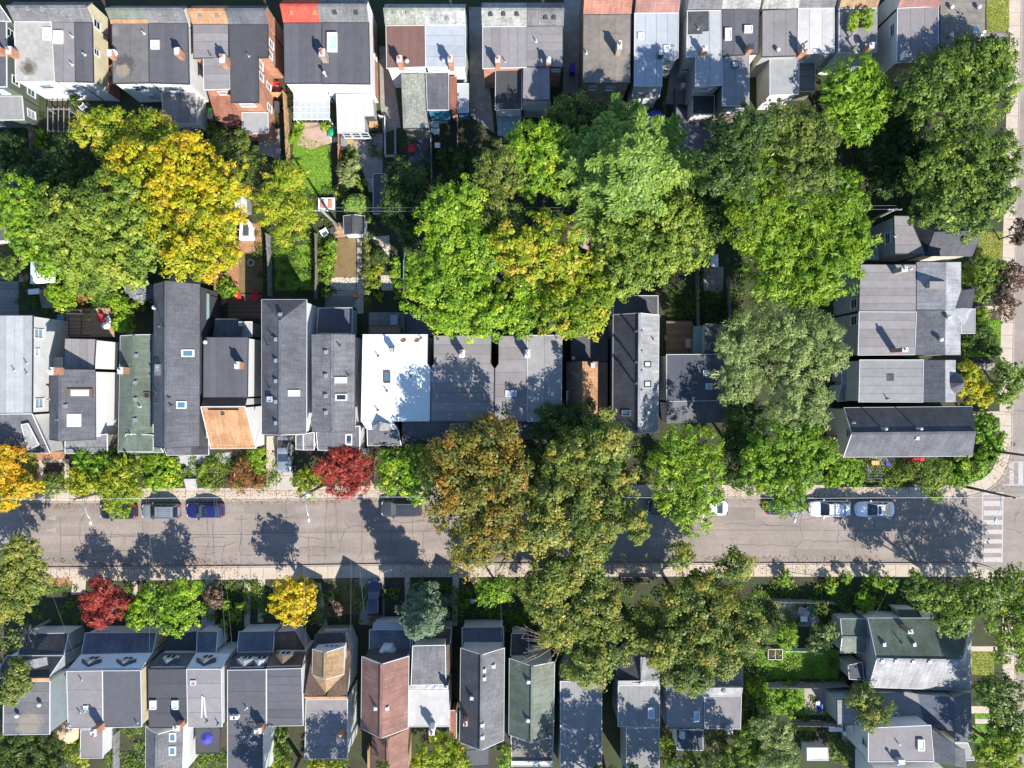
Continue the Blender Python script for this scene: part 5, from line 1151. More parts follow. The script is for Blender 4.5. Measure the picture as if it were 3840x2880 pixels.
side_front(h, 1284, 1540, 1668, 606, 1018, 7.0, 8.2, 7.0, 's_light', 's_light'); side_front(h, 1272, 1532, 1664, 1022, 1408, 7.0, 8.2, 7.0, 's_grey', 's_light')
h.flat('13', [(1398, 772), (1536, 772), (1536, 832), (1396, 834)], 8.3, 'm_mauve', None, walls='bluegrey_siding', trim=None, z0=7.2)
h.slope('13', [(1550, 1000, 7.6), (1668, 850, 7.0), (1790, 832, 6.2), (1765, 1000, 7.2)], 's_dark', walls='grey_siding'); h.slope('13', [(1550, 1004, 7.6), (1765, 1004, 7.2), (1700, 1150, 6.6), (1600, 1100, 7.3)], 's_light', make_walls=False); h.flat('13', [(1668, 1010), (1788, 1010), (1786, 1222), (1668, 1222)], 5.6, 'm_grey', None, walls='brick_brown', trim='trim_white')
h.chimney('13', 1100, 690, .6, .5, 1.9, mat='brick_tan', pots=1); h.chimney('13', 1085, 1372, .6, .45, 2.4, mat='brick_orange', pots=1); h.vents('13', [(1190, 675)], 'tall', 'metal_white'); h.vents('13', [(1480, 1275), (1545, 1085)], 'dome')
h.slope('13', [(640, 940, 3.0), (755, 870, 3.4), (758, 940, 3.4), (650, 985, 3.0)], 's_light', walls='grey_siding'); h.slope('13', [(640, 1180, 3.2), (742, 1180, 3.2), (742, 1290, 3.2), (660, 1290, 3.2)], 's_light', walls='grey_siding', trim='trim_white'); h.window('13', 745, 965, 1.0, 1.4); h.window('13', 745, 1110, 1.0, 1.4)
h = House('pale grey flat roofed house with dark shingle strip and small corner turret', '13', 1150, 1550, walls={'d': 'bluegrey_siding', 'w': 'pale_siding'}, name='side_street_house')
h.flat('13', [(792, 1450), (1342, 1450), (1336, 1816), (782, 1814)], 6.6, 'm_grey', 'h', trim='trim_white', width=1.0); side_front(h, 1342, 1532, 1622, 1452, 1816, 6.6, 7.6, 6.6, 's_charcoal', 's_light'); h.flat('13', [(1026, 1568), (1088, 1568), (1088, 1632), (1026, 1632)], 6.63, 'm_patch', None, trim=None, z0=6.5, walls={'d': 'trim_dark'}, auto=False)
c = W('13', 1606, 1650, 6.6); MB().lathe((c[0], c[1], 0), [(1.15, 0), (1.15, 6.4), (1.3, 6.45), (.05, 8.4)], 8).obj('turret', 's_charcoal', h.root)
h.slope('13', [(636, 1540, 3.2), (772, 1510, 3.2), (772, 1645, 3.2), (640, 1645, 3.2)], 's_light', walls='grey_siding', trim='trim_white'); h.vents('23', [(1025, 125)], 'pipe', 'metal_dark'); h.slope('23', [(636, 0, 3.2), (712, 0, 3.2), (760, 140, 3.0), (600, 150, 3.0)], 's_light', walls='white_siding', trim='trim_white')
h = House('long low corner house with dark wavy shingle gable along the street corner', '23', 1200, 400, walls={'d': 'stucco_cream', 's': 'white_siding'}, name='corner_house')
h.gable('23', [(656, 206), (1764, 196), (1766, 622), (652, 632)], 5.4, 424, 'h', ('s_dark', 's_charcoal'), hip=(0, .055), trim='trim_white'); h.vents('23', [(980, 382), (1280, 380)], 'tall', 'metal_white'); h.vents('23', [(1285, 466)], 'box', 'metal_white'); h.window('23', 700, 425, .9, 1.1); h.slope('23', [(512, 450, 3.2), (660, 450, 3.2), (648, 630, 2.8), (516, 560, 2.8)], 's_rust', walls='brick_red'); h.vents('23', [(735, 335)], 'pipe', 'metal_white')

h = House('large green hipped corner house in the lower right with grey lit south slope', '33', 1250, 660, walls={'d': 'pale_siding', 'w': 'grey_siding', 's': 'cream_siding'}, name='corner_house')
h.gable('33', [(862, 366), (1752, 366), (1756, 990), (872, 962)], 3.8, 714, 'h', ('s_green', 's_light'), hip=(0, .19), trim='trim_white', hr=5.8); h.chimney('33', 1165, 440, .5, .45, 1.6, mat='brick_tan', pots=1); h.vents('33', [(998, 590), (1258, 590)], 'box', 'metal_grey'); h.vents('33', [(982, 732), (1100, 732), (1250, 738), (1390, 738)], 'box', 'metal_grey'); h.vents('33', [(1150, 575)], 'pipe', 'metal_dark')  # same shingles all round; sunlight on the south slope is painted as pale grey
h.gable('33', [(626, 372), (850, 372), (850, 662), (624, 664)], 3.2, 530, 'h', ('s_green', 's_moss'), trim='trim_white', walls='pale_siding'); h.flat('33', [(690, 770), (815, 745), (830, 900), (700, 890)], 2.9, 'm_navy', None, walls='grey_siding', trim='trim_white'); h.window('33', 832, 808, .8, 1.1); h.slope('33', [(1115, 292, 2.6), (1300, 292, 2.6), (1330, 360, 2.8), (1160, 362, 2.8)], 's_green', walls='pale_siding')
h = House('dark grey flat roofed house south of the green hipped house', '33', 1200, 1130, walls={'d': 'stucco_grey', 'w': 'bluegrey_siding'}, name='side_street_house')
h.flat('33', [(596, 1072), (860, 1056), (870, 1002), (1200, 1002), (1300, 1020), (1330, 1160), (1360, 1280), (602, 1284)], 4.0, 'm_grey', 'h', trim='trim_dark', width=1.3); h.slope('33', [(1300, 1020, 4.0), (1620, 1050, 5.0), (1615, 1345, 5.0), (1360, 1285, 4.0)], 's_bluegrey'); h.slope('33', [(1620, 1050, 5.0), (1756, 1010, 4.0), (1760, 1430, 4.0), (1615, 1430, 5.0)], 's_bluegrey'); h.vents('33', [(1112, 1185), (1232, 1275), (758, 1275)], 'pipe', 'metal_white')
h = House('mauve flat roofed house with tall white flue in the lower right corner', '33', 1150, 1450, walls={'d': 'white_siding', 'w': 'pale_siding'}, name='side_street_house')
h.flat('33', [(866, 1312), (1405, 1288), (1432, 1600), (864, 1604)], 6.6, 'm_mauve', None, trim='trim_white'); h.slope('33', [(1420, 1320, 6.6), (1612, 1478, 7.4), (1616, 1642, 7.4), (1430, 1606, 6.6)], 's_charcoal'); h.slope('33', [(1614, 1478, 7.4), (1700, 1500, 6.4), (1716, 1660, 6.4), (1616, 1642, 7.4)], 's_charcoal'); h.skylight('33', 1285, 1405, 1342, 1502, 'glass_white', hgt=.3); h.chimney('33', 1125, 1580, .7, .5, .7, mat='stucco_grey', pots=0); h.vents('33', [(1080, 1580)], 'tall', 'metal_white'); h.vents('33', [(1120, 1440)], 'pipe'); h.flat('33', [(1620, 1440), (1725, 1440), (1782, 1590), (1624, 1600)], 3.4, 'm_grey', None, walls='stucco_cream', trim='trim_white')
h.flat('33', [(735, 1300), (862, 1315), (862, 1420), (740, 1418)], 3.0, 'm_light', None, walls='white_siding', trim='trim_white'); h.window('33', 838, 1440, .8, 1.2)
h = House('white sided house cut by the bottom edge below the mauve flat roof', '33', 1250, 1750, walls='white_siding', name='side_street_house')
h.flat('33', [(960, 1700), (1600, 1720), (1600, 1990), (960, 1990)], 6.2, 'm_mauve', 'v', trim='trim_white')

# ------------------------------------------------------------------ bottom row: houses on the south side of the street
def dormer(h, t, x, y, w=150, hh=5.9, mat='s_charcoal', front='white_siding'):
    """small gabled dormer on a mansard, seen from above; (x, y) tip of its ridge at the back"""
    a = W(t, x-w/2, y-62, hh); b = W(t, x+w/2, y-62, hh); z = hh+.65; dpt = 1.0
    m = lerp(a, b, .5); bk = (m[0], m[1]-dpt*.9, z)
    L, Rr = (a[0], a[1], hh), (b[0], b[1], hh); Lb, Rb = (a[0], a[1]-dpt, hh), (b[0], b[1]-dpt, hh); mt = (m[0], m[1], z)
    o = MB().slab([L, mt, bk, Lb], .08).slab([mt, Rr, Rb, bk], .08).obj('dormer', mat, h.root)
    i = .12
    MB().poly([(a[0]+i, a[1]-.1, hh-.05), (m[0], m[1]-.1, z-.12), (b[0]-i, b[1]-.1, hh-.05), (b[0]-i, b[1]-.1, hh-1.5), (a[0]+i, a[1]-.1, hh-1.5)]).obj('dormer_front', front, o)
    for s_ in (a[0]+i, b[0]-i): MB().poly([(s_, a[1]-.1, hh-.04), (s_, a[1]-dpt, hh-.04), (s_, a[1]-dpt, hh-1.5), (s_, a[1]-.1, hh-1.5)]).obj('dormer_cheek', front, o)
    for s_ in (-1, 1):
        c = m[0]+s_*.27; MB().box((c, a[1]-.08, hh-.55), (.46, .06, .9)).obj('window', 'trim_white', o); MB().box((c, a[1]-.045, hh-.55), (.36, .02, .8)).obj('pane', 'glass_dark', o)
h = House('blue-grey sided house with black mansard at the lower left edge', '30', 330, 900, walls={'d': 'white_siding', 'e': 'bluegrey_siding'}, name='row_house')
h.flat('30', [(32, 912), (432, 908), (430, 1366), (28, 1372)], 6.0, 'm_soot', 'h', trim='trim_white', width=1.3); h.slope('30', [(-60, 882, 6.2), (420, 880, 6.2), (548, 690, 4.9), (60, 690, 4.9)], 's_dark', trim='trim_white'); h.slope('30', [(200, 500, 3.3), (592, 494, 3.3), (552, 680, 4.8), (150, 690, 4.8)], 's_dark', trim='trim_white'); h.slope('30', [(195, 740, 6.0), (400, 700, 6.0), (410, 770, 6.0), (300, 800, 6.05)], 's_light', make_walls=False); h.vents('30', [(355, 1100), (163, 1195)], 'dome'); h.slope('30', [(255, 884, 6.4), (425, 882, 6.4), (428, 908, 6.1), (245, 912, 6.1)], 's_orange', make_walls=False)
h = House('pair of houses with pinkish and dark roof halves, pale mansard, two V dormers', '30', 900, 1050, walls={'d': 'white_siding', 'e': 'cream_siding'}, name='row_house')
h.flat('30', [(575, 822), (885, 818), (890, 1310), (590, 1316)], 6.8, 'm_mauve', 'h', trim='trim_white', width=2.0); h.flat('30', [(887, 818), (1216, 816), (1226, 1302), (892, 1310)], 6.81, 'm_mauve_dark', None, trim='trim_white'); h.slope('30', [(692, 682, 4.4), (1316, 666, 4.4), (1214, 808, 6.75), (578, 814, 6.75)], 'm_mansard', walls={'d': 'white_siding', 'e': 'white_siding'}); h.slope('30', [(738, 492, 3.1), (1352, 490, 3.1), (1318, 664, 4.3), (702, 680, 4.3)], 's_bluegrey', trim='trim_white'); dormer(h, '30', 790, 780, 170, 5.7); dormer(h, '30', 1090, 780, 170, 5.7)
h.chimney('30', 880, 1295, .6, .75, 1.6, pots=2); h.vents('30', [(705, 895), (692, 1180), (728, 1170), (1185, 1270), (600, 1290)], 'pipe'); h.skylight('30', 726, 1118, 760, 1150, 'glass_white'); h.flat('30', [(697, 1326), (892, 1330), (890, 1572), (694, 1574)], 3.4, 'm_mauve', None, walls={'d': 'white_siding'}, trim='trim_white'); h.window('30', 880, 482, 1.4, .6, 'glass_sky')
h = House('pair of houses with dark half with two skylights and mauve half with two white boards', '30', 1600, 1050, walls={'d': 'white_siding', 'e': 'white_siding', 'w': 'brown_siding'}, name='row_house')
h.flat('30', [(1282, 806), (1610, 804), (1620, 1250), (1560, 1310), (1288, 1312)], 6.7, 'm_dark', 'h', trim='trim_dark', width=1.5); h.flat('30', [(1612, 804), (1912, 804), (1920, 1302), (1622, 1304)], 6.71, 'm_mauve', 'h', trim='trim_white', width=1.6); h.slope('30', [(1382, 668, 4.4), (1688, 668, 4.4), (1606, 800, 6.7), (1282, 802, 6.7)], 's_charcoal'); h.slope('30', [(1690, 668, 4.4), (1992, 672, 4.4), (1912, 800, 6.7), (1608, 800, 6.7)], 'm_mansard', walls='white_siding'); h.slope('30', [(1704, 480, 3.2), (1880, 480, 3.2), (1866, 664, 4.3), (1696, 664, 4.3)], 's_bluegrey', trim='trim_white'); h.flat('30', [(1462, 512), (1700, 480), (1690, 664), (1400, 664)], 3.2, 'm_dark', None, trim='trim_dark'); dormer(h, '30', 1780, 768, 170, 5.7); dormer(h, '30', 1460, 768, 150, 5.7)
h.skylight('30', 1300, 1070, 1354, 1148, 'glass_white', hgt=.25); h.skylight('30', 1490, 1070, 1544, 1148, 'glass_green', hgt=.25); h.skylight('30', 1648, 900, 1695, 940, 'clay'); h.vents('30', [(1885, 1270), (1790, 1250)], 'pipe', 'metal_dark'); h.chimney('30', 1570, 1268, .7, .6, 1.3, pots=1)
for x0, y0, x1, y1 in ((1748, 1035, 1742, 1222), (1762, 1045, 1778, 1222)): MB().bar(W('30', x0, y0, 6.78), W('30', x1, y1, 6.78), .13, .08).obj('loose_board', 'trim_white', h.root)
h.gable('30', [(1260, 1300), (1585, 1306), (1570, 1760), (1258, 1760)], 5.0, 1344, 'v', 's_grey', trim='trim_white', hr=6.9); h.skylight('30', 1466, 1352, 1522, 1428, 'glass_blue'); h.skylight('30', 1464, 1470, 1522, 1546, 'glass_blue'); h.flat('30', [(1690, 1310), (1906, 1310), (1900, 1532), (1692, 1534)], 2.6, 'm_dark', None, walls='wood_dark', trim='trim_dark')
h = House('pair of houses with dark grey roof, air conditioner and black dormers', '30', 2150, 1050, walls={'d': 'white_siding', 'e': 'white_siding'}, name='row_house')
h.flat('30', [(1966, 812), (2300, 808), (2300, 1296), (2276, 1300), (2276, 1760), (1966, 1760)], 6.6, 'm_mauve_dark', 'h', trim='trim_white', width=2.2); h.flat('31', [(92, 804), (394, 798), (408, 1292), (94, 1296)], 6.62, 'm_mauve_dark', 'h', trim='trim_white', width=.85); h.slope('30', [(2052, 664, 4.4), (2346, 660, 4.4), (2282, 800, 6.6), (1966, 804, 6.6)], 's_dark'); h.slope('31', [(150, 656, 4.4), (430, 656, 4.4), (394, 790, 6.6), (80, 796, 6.6)], 's_brown'); h.slope('30', [(2064, 482, 3.2), (2372, 476, 3.2), (2360, 656, 4.3), (2048, 660, 4.3)], 's_bluegrey', trim='trim_white'); h.flat('31', [(162, 490), (330, 480), (420, 640), (150, 652)], 3.4, 's_brown', None, trim='trim_dark'); dormer(h, '30', 2125, 775, 160, 5.8, 's_light'); dormer(h, '30', 2250, 775, 130, 5.8, 's_light'); dormer(h, '31', 245, 735, 140, 5.7, 's_brown')
c = hit('30', 2040, 1205, 'roof', h.root)[0]; ac = MB().box((c[0], c[1], c[2]+.35), (.85, .35, .62)).box((c[0]-.3, c[1], c[2]+.02), (.08, .5, .08)).box((c[0]+.3, c[1], c[2]+.02), (.08, .5, .08)).obj('air_conditioner', 'plastic_white', h.root); MB().lathe((c[0], c[1], c[2]+.66), [(.14, 0), (.14, .02), (.03, .03)], 12).obj('fan', 'plastic_black', ac)
h.vents('30', [(2130, 1140), (2108, 1390), (2165, 1385), (2195, 1440)], 'pipe', 'metal_white'); h.chimney('31', 50, 1290, .75, .6, 1.3, pots=2)
h = House('tan shingled house with big steep dormer and blue-grey flat rear roof', '31', 610, 1000, walls={'d': 'brick_tan', 'e': 'white_siding'}, name='row_house')
h.flat('31', [(432, 1068), (790, 1062), (790, 1574), (421, 1580)], 6.0, 'm_mauve', 'h', trim='trim_white', width=1.2); h.slope('31', [(505, 500, 3.6), (775, 492, 3.6), (800, 620, 4.6), (488, 632, 4.6)], 's_dark'); h.slope('31', [(775, 492, 3.6), (826, 660, 4.4), (785, 1040, 6.2), (610, 1036, 6.4), (770, 640, 4.9)], 's_brown'); h.slope('31', [(470, 740, 5.2), (480, 700, 5.2), (605, 1030, 6.4), (416, 1042, 6.2)], 's_brown'); h.slope('31', [(416, 1044, 6.3), (784, 1042, 6.3), (788, 1062, 6.0), (430, 1066, 6.0)], 's_orange', make_walls=False)
A_, B_, C_, D_ = W('31', 490, 632, 6.4), W('31', 762, 610, 6.4), W('31', 758, 850, 6.4), W('31', 486, 850, 6.4)
h.gable_w(A_[:2], B_[:2], C_[:2], D_[:2], 6.4, 7.9, 'v', ('s_tan', 's_tan'), walls={'d': 'white_siding', 'n': 'pale_siding'}, trim='trim_white', z0=4.6, over=.12); h.slope('31', [(486, 852, 6.4), (604, 852, 7.85), (600, 1015, 6.5)], 's_tan', make_walls=False); h.slope('31', [(604, 852, 7.85), (758, 852, 6.4), (600, 1015, 6.5)], 's_tan', make_walls=False)
h.chimney('31', 745, 1350, .5, .8, 1.6, pots=2); h.window('31', 690, 470, 2.6, .5, 'glass_sky')
for x in (612, 655, 697): h.window('31', x, 608, .5, .8, 'glass_dark')
h = House('red-brown shingled gable house with deep blue porch roof and hexagonal skylight bay', '31', 1110, 1000, walls={'d': 'stucco_grey', 'e': 'white_siding'}, name='row_house')
h.gable('31', [(916, 696), (1320, 692), (1312, 1316), (908, 1318)], 7.0, 1082, 'v', ('s_redbrown', 's_redbrown'), trim='trim_white', walls={'d': 'stucco_grey', 'n': 'charcoal_siding'}); h.slope('31', [(980, 466, 3.2), (1322, 466, 3.2), (1346, 684, 4.3), (978, 688, 4.3)], 's_bluegrey', trim='trim_white'); h.vents('31', [(1036, 1142), (1132, 1142)], 'box', 'metal_white'); h.gable('31', [(1000, 1385), (1312, 1322), (1314, 1760), (1000, 1760)], 4.6, 1110, 'v', 's_redbrown', walls='fence_new', hr=6.2)
c = W('31', 1140, 660, 4.5); MB().lathe((c[0], c[1], 0), [(1.05, 4.0), (1.05, 5.0), (.62, 5.3), (.6, 5.3)], 6).obj('bay_skylight', 'trim_white', h.root); MB().box((c[0], c[1], 5.3), (.75, .6, .06)).obj('bay_pane', 'glass_blue', h.root); h.slope('31', [(1010, 405, 2.9), (1310, 405, 2.9), (1318, 462, 3.1), (1005, 462, 3.1)], 'm_pale_blue', walls='white_siding')
h = House('grey house with white weathered flat roof beside the red-brown gable', '31', 1500, 900, walls={'d': 'white_siding', 'e': 'white_siding'}, name='row_house')
h.flat('31', [(1322, 984), (1664, 988), (1666, 1300), (1316, 1302)], 5.6, 'm_pale', None, trim='trim_white'); h.slope('31', [(1354, 604, 6.6), (1636, 598, 6.6), (1642, 938, 6.4), (1340, 944, 6.4)], 's_grey', walls='white_siding', trim='trim_white'); h.slope('31', [(1312, 944, 6.3), (1650, 940, 6.3), (1660, 982, 5.6), (1312, 984, 5.6)], 's_light', make_walls=False); h.slope('31', [(1352, 456, 3.4), (1690, 452, 3.4), (1676, 596, 4.4), (1352, 600, 4.4)], 's_brown', trim='trim_white'); h.slope('31', [(1638, 596, 5.4), (1682, 590, 4.4), (1668, 930, 5.0), (1642, 936, 5.6)], 's_brown', walls='white_siding'); h.chimney('31', 1530, 1290, .55, .7, 1.6, mat='stucco_white', pots=1); h.vents('31', [(1490, 958), (1560, 958)], 'box', 'metal_white'); h.vents('31', [(1515, 1200)], 'pipe'); h.chimney('31', 1655, 900, .45, .4, 2.0, mat='brick_brown', pots=1); h.flat('31', [(1676, 1160), (1734, 1160), (1732, 1400), (1672, 1400)], 2.8, 's_rust', None, walls='brick_red', trim='trim_white')
h = House('long dark grey gable house with row of small white vents', '31', 1950, 1000, walls={'d': 'stucco_grey', 'n': 'white_siding', 'e': 'bluegrey_siding'}, name='row_house')
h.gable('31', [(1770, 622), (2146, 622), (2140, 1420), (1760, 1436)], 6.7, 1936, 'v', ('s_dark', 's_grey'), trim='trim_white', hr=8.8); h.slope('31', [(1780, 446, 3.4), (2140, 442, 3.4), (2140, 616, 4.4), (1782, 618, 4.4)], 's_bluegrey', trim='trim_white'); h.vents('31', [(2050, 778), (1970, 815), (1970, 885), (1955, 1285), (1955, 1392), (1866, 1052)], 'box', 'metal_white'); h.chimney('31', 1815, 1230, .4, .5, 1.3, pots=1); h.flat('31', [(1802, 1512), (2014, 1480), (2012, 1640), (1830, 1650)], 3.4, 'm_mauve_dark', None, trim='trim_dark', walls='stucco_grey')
h = House('moss green shingled gable house with brown flat rear and white rear parapet', '32', 170, 1050, walls={'d': 'white_siding', 'n': 'pale_siding'}, name='row_house')
h.gable('32', [(-22, 712), (368, 742), (358, 1382), (-26, 1372)], 6.0, 172, 'v', ('s_green', 's_moss'), trim='trim_white', hr=7.8); h.flat('32', [(-10, 1382), (356, 1384), (350, 1600), (0, 1600)], 5.0, 'm_earth', None, trim='trim_white'); h.flat('32', [(-5, 1602), (352, 1602), (352, 1642), (-5, 1640)], 5.3, 'm_white', None, trim='trim_white'); h.vents('32', [(145, 912), (140, 1245)], 'box', 'metal_white'); h.chimney('32', 325, 1330, .5, .6, 1.4, mat='brick_tan', pots=1, cap='trim_dark'); h.slope('31', [(2206, 500, 3.2), (2350, 500, 3.2), (2360, 690, 4.4), (2200, 690, 4.4)], 's_dark', trim='trim_white')
h = House('narrow long flat roofed house in blue tree shade near bottom centre', '32', 600, 1250, walls='bluegrey_siding', name='row_house')
h.flat('32', [(416, 908), (776, 906), (776, 1800), (420, 1800)], 5.4, 'm_grey', 'v', trim='trim_white', width=1.7); h.vents('32', [(455, 1220), (438, 1278), (452, 1315), (452, 1368), (733, 1370), (455, 1110)], 'pipe', 'metal_white'); h.slope('32', [(500, 700, 3.6), (780, 700, 3.6), (776, 902, 5.4), (416, 904, 5.4)], 's_dark')
h = House('grey flat roofed house with one tall skylight under the chestnut tree', '32', 1100, 1150, walls={'d': 'bluegrey_siding', 'w': 'bluegrey_siding'}, name='row_house')
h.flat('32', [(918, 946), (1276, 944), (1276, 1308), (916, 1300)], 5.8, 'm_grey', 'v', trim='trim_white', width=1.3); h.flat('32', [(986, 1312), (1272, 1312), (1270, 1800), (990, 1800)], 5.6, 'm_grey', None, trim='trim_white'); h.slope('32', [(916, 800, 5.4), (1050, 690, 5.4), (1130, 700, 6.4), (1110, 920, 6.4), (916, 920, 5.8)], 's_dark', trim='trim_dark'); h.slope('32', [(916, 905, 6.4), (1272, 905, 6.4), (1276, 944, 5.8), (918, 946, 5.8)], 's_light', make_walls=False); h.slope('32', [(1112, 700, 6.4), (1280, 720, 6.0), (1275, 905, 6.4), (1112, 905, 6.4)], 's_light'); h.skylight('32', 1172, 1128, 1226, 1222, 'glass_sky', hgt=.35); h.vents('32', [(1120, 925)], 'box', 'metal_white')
h = House('wide pair of houses with blue shaded flat roof right of the skylight house', '32', 1650, 1150, walls={'d': 'pale_siding', 'w': 'white_siding'}, name='row_house')
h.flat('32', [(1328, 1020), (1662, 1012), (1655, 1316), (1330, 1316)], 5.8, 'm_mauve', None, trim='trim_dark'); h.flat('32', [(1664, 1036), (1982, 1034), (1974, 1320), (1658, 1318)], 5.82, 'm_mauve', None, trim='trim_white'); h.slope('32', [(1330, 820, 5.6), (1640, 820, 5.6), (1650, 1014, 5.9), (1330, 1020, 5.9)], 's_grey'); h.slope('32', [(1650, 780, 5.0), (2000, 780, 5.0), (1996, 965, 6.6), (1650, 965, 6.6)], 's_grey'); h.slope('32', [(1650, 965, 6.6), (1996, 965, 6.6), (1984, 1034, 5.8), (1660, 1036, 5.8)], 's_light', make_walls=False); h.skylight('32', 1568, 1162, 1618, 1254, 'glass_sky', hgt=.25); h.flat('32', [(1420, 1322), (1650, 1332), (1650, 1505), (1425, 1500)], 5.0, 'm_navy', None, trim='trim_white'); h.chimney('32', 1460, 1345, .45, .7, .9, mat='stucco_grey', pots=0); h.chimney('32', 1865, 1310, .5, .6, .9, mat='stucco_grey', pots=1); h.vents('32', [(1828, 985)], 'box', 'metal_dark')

# ------------------------------------------------------------------ trees: back gardens of the north row
def L(t, *q): return [(t,)+tuple(p) for p in q]
tree('maple_tree', 'yellow-green maple with tan top behind the cream walled pair', L('00', (760, 1120, 150), (950, 1070, 160), (1150, 1200, 190), (1350, 1140, 180), (1450, 1290, 180), (1050, 1330, 180)), 'f_yellowgreen', 10, tint=.6, spread=.38)
tree('maple_tree', 'large bright golden yellow maple in the upper left back gardens', L('00', (1250, 1490, 310), (1600, 1450, 260), (1850, 1620, 250))+L('10', (1550, 150, 340), (1850, 230, 230), (1720, 470, 270), (1880, 560, 150), (1500, 590, 130)), 'f_yellow', 13, leaf=.36, tint=.55, spread=.42)
tree('honey_locust_tree', 'big dark olive green tree left of the golden maple', L('10', (850, 280, 330), (1120, 330, 320), (700, 520, 280), (1080, 560, 260), (520, 260, 240), (1000, 60, 240)), 'f_green', 13, tint=.66, spread=.3)
tree('honey_locust_tree', 'fresh green feathery tree at the left edge beside the olive tree', L('10', (260, 200, 270), (140, 60, 170), (300, 420, 220), (430, 590, 150)), 'f_bright', 11.5, tint=.4, spread=.28, leaf=.4)
tree('sumac_tree', 'mid green tree overhanging the white garden tent', L('10', (760, 700, 180), (930, 650, 150), (620, 640, 130)), 'f_green', 8, style='feather', tint=.5, leaf=.42)
tree('yew_tree', 'dark shaded tree behind the pergola in the upper left', L('00', (520, 1500, 290), (300, 1560, 160)), 'f_deep', 6.5, tint=.3)
tree('yew_tree', 'dark tree at the left edge below the shaded porch roof', L('00', (80, 1270, 150), (30, 1420, 130)), 'f_deep', 5, tint=.35)
tree('apple_tree', 'grey-olive twiggy tree right of the golden maple crown', L('00', (2000, 1400, 230), (2150, 1500, 170), (1850, 1340, 150)), 'f_olive', 6.5, dens=.6, leaf=.26, tint=.45, bark='bark_pale', limbs=9)
tree('ash_tree', 'yellow-green feathery tree beside the striped back lawn', L('01', (240, 1560, 170))+L('11', (190, 60, 195), (330, 190, 155), (290, 340, 130)), 'f_yellowgreen', 9, style='feather', tint=.55, spread=.28, leaf=.4)
conifer('young_spruce_tree', 'small pale green conifer beside the red umbrella and shed', '11', 850, 110, 125, 5, 'f_conifer', 14, .3, 6)
tree('olive_shrub', 'silver green rounded shrub by the long paved patio', L('01', (800, 1460, 85), (790, 1560, 65)), 'f_silver', 3.2, style='feather', leaf=.3, tint=.6)
# the big group in the middle
tree('linden_tree', 'bright green spreading tree left of centre over the rear gardens', L('11', (1640, 640, 310), (1500, 850, 220), (1780, 900, 260), (1950, 480, 240), (1650, 350, 230), (1700, 1060, 170), (1990, 1080, 190), (1600, 160, 200), (1760, 80, 190)), 'f_bright', 13, tint=.5, spread=.3)
tree('yew_tree', 'dark conifer-like tree in shade left of the bright green linden', L('01', (1300, 1600, 190))+L('11', (1240, 130, 170), (1280, 340, 120)), 'f_deep', 7, tint=.3)
tree('elm_tree', 'olive twiggy crown north of the central green group', L('01', (2090, 1500, 200))+L('11', (2060, 140, 200), (2160, 320, 180)), 'f_olive', 12, tint=.5, leaf=.28, dens=.7, bark='bark_pale', limbs=9)
tree('ash_tree', 'fresh green tree below the green metal lean-to roof', L('02', (190, 1290, 220), (340, 1260, 150), (260, 1480, 210), (20, 1350, 130)), 'f_bright', 11, style='feather', leaf=.42, tint=.4)
tree('birch_tree', 'yellow and orange turning crown in the middle of the central group', L('12', (40, 480, 210), (290, 430, 230), (150, 610, 190), (450, 560, 140)), 'f_yellowgreen', 14, tint=.64, spread=.42, dens=.8)
tree('birch_tree', 'yellow-olive crown just above the narrow dark light well', L('12', (560, 850, 310), (400, 1040, 210), (650, 1070, 180), (740, 900, 150), (500, 640, 150)), 'f_yellowgreen', 12.5, tint=.42, spread=.4)
tree('linden_tree', 'vivid green lower crown between the bright linden and yellow birch', L('12', (70, 880, 180), (90, 1080, 150), (230, 1000, 120)), 'f_bright', 11, tint=.45)
tree('walnut_tree', 'broad mid green crown right of the tall spruce', L('12', (1000, 430, 300), (1250, 300, 310), (960, 650, 240), (1440, 400, 240), (1210, 590, 220), (1480, 200, 180)), 'f_green', 12.5, tint=.62, spread=.25)
conifer('spruce_tree', 'tall spiky light green spruce north of the picture centre', '02', 975, 1500, 560, 19, 'f_conifer', 20, .5, 11, tint=.6, droop=.06, spiky=2.2, base=.42)
tree('plum_tree', 'olive green tree behind the brown-grey flat roofed house', L('02', (600, 1000, 190), (440, 960, 120), (770, 960, 110)), 'f_olive', 7.5, tint=.42)
tree('yew_tree', 'deep shaded understory tree left of the tall spruce', L('02', (480, 1200, 190), (600, 1420, 170)), 'f_deep', 6, tint=.25)
tree('yew_tree', 'deep green shaded tree between walnut and honey locust crowns', L('12', (1660, 130, 230), (1740, 320, 140), (1600, 480, 150)), 'f_deep', 8, tint=.4)
tree('holly_tree', 'nearly black tree below the rear pergola on the right', L('02', (1920, 1280, 230), (2080, 1080, 190), (1760, 1480, 190), (2000, 1500, 200)), 'f_deep', 18, tint=.4)
tree('elm_tree', 'mixed olive crown below the pale rear extension on the right', L('03', (300, 1110, 190), (430, 1220, 170), (300, 1400, 200), (480, 1480, 150), (100, 1150, 190), (60, 1000, 130)), 'f_olive', 16, tint=.42)
tree('ash_tree', 'yellow-green crown left of the mixed olive elm', L('02', (2080, 1500, 150), (2180, 1380, 120))+L('03', (40, 1450, 150))+L('12', (2080, 90, 220), (2010, 300, 150))+L('02', (2050, 1350, 150)), 'f_yellowgreen', 14, tint=.22)
tree('catalpa_tree', 'bright green big-leaved tree behind the planted roof house', L('03', (700, 720, 210), (890, 850, 210), (650, 950, 210), (800, 1050, 170), (850, 650, 140)), 'f_bright', 9.5, style='feather', leaf=.5, tint=.35, spread=.2)
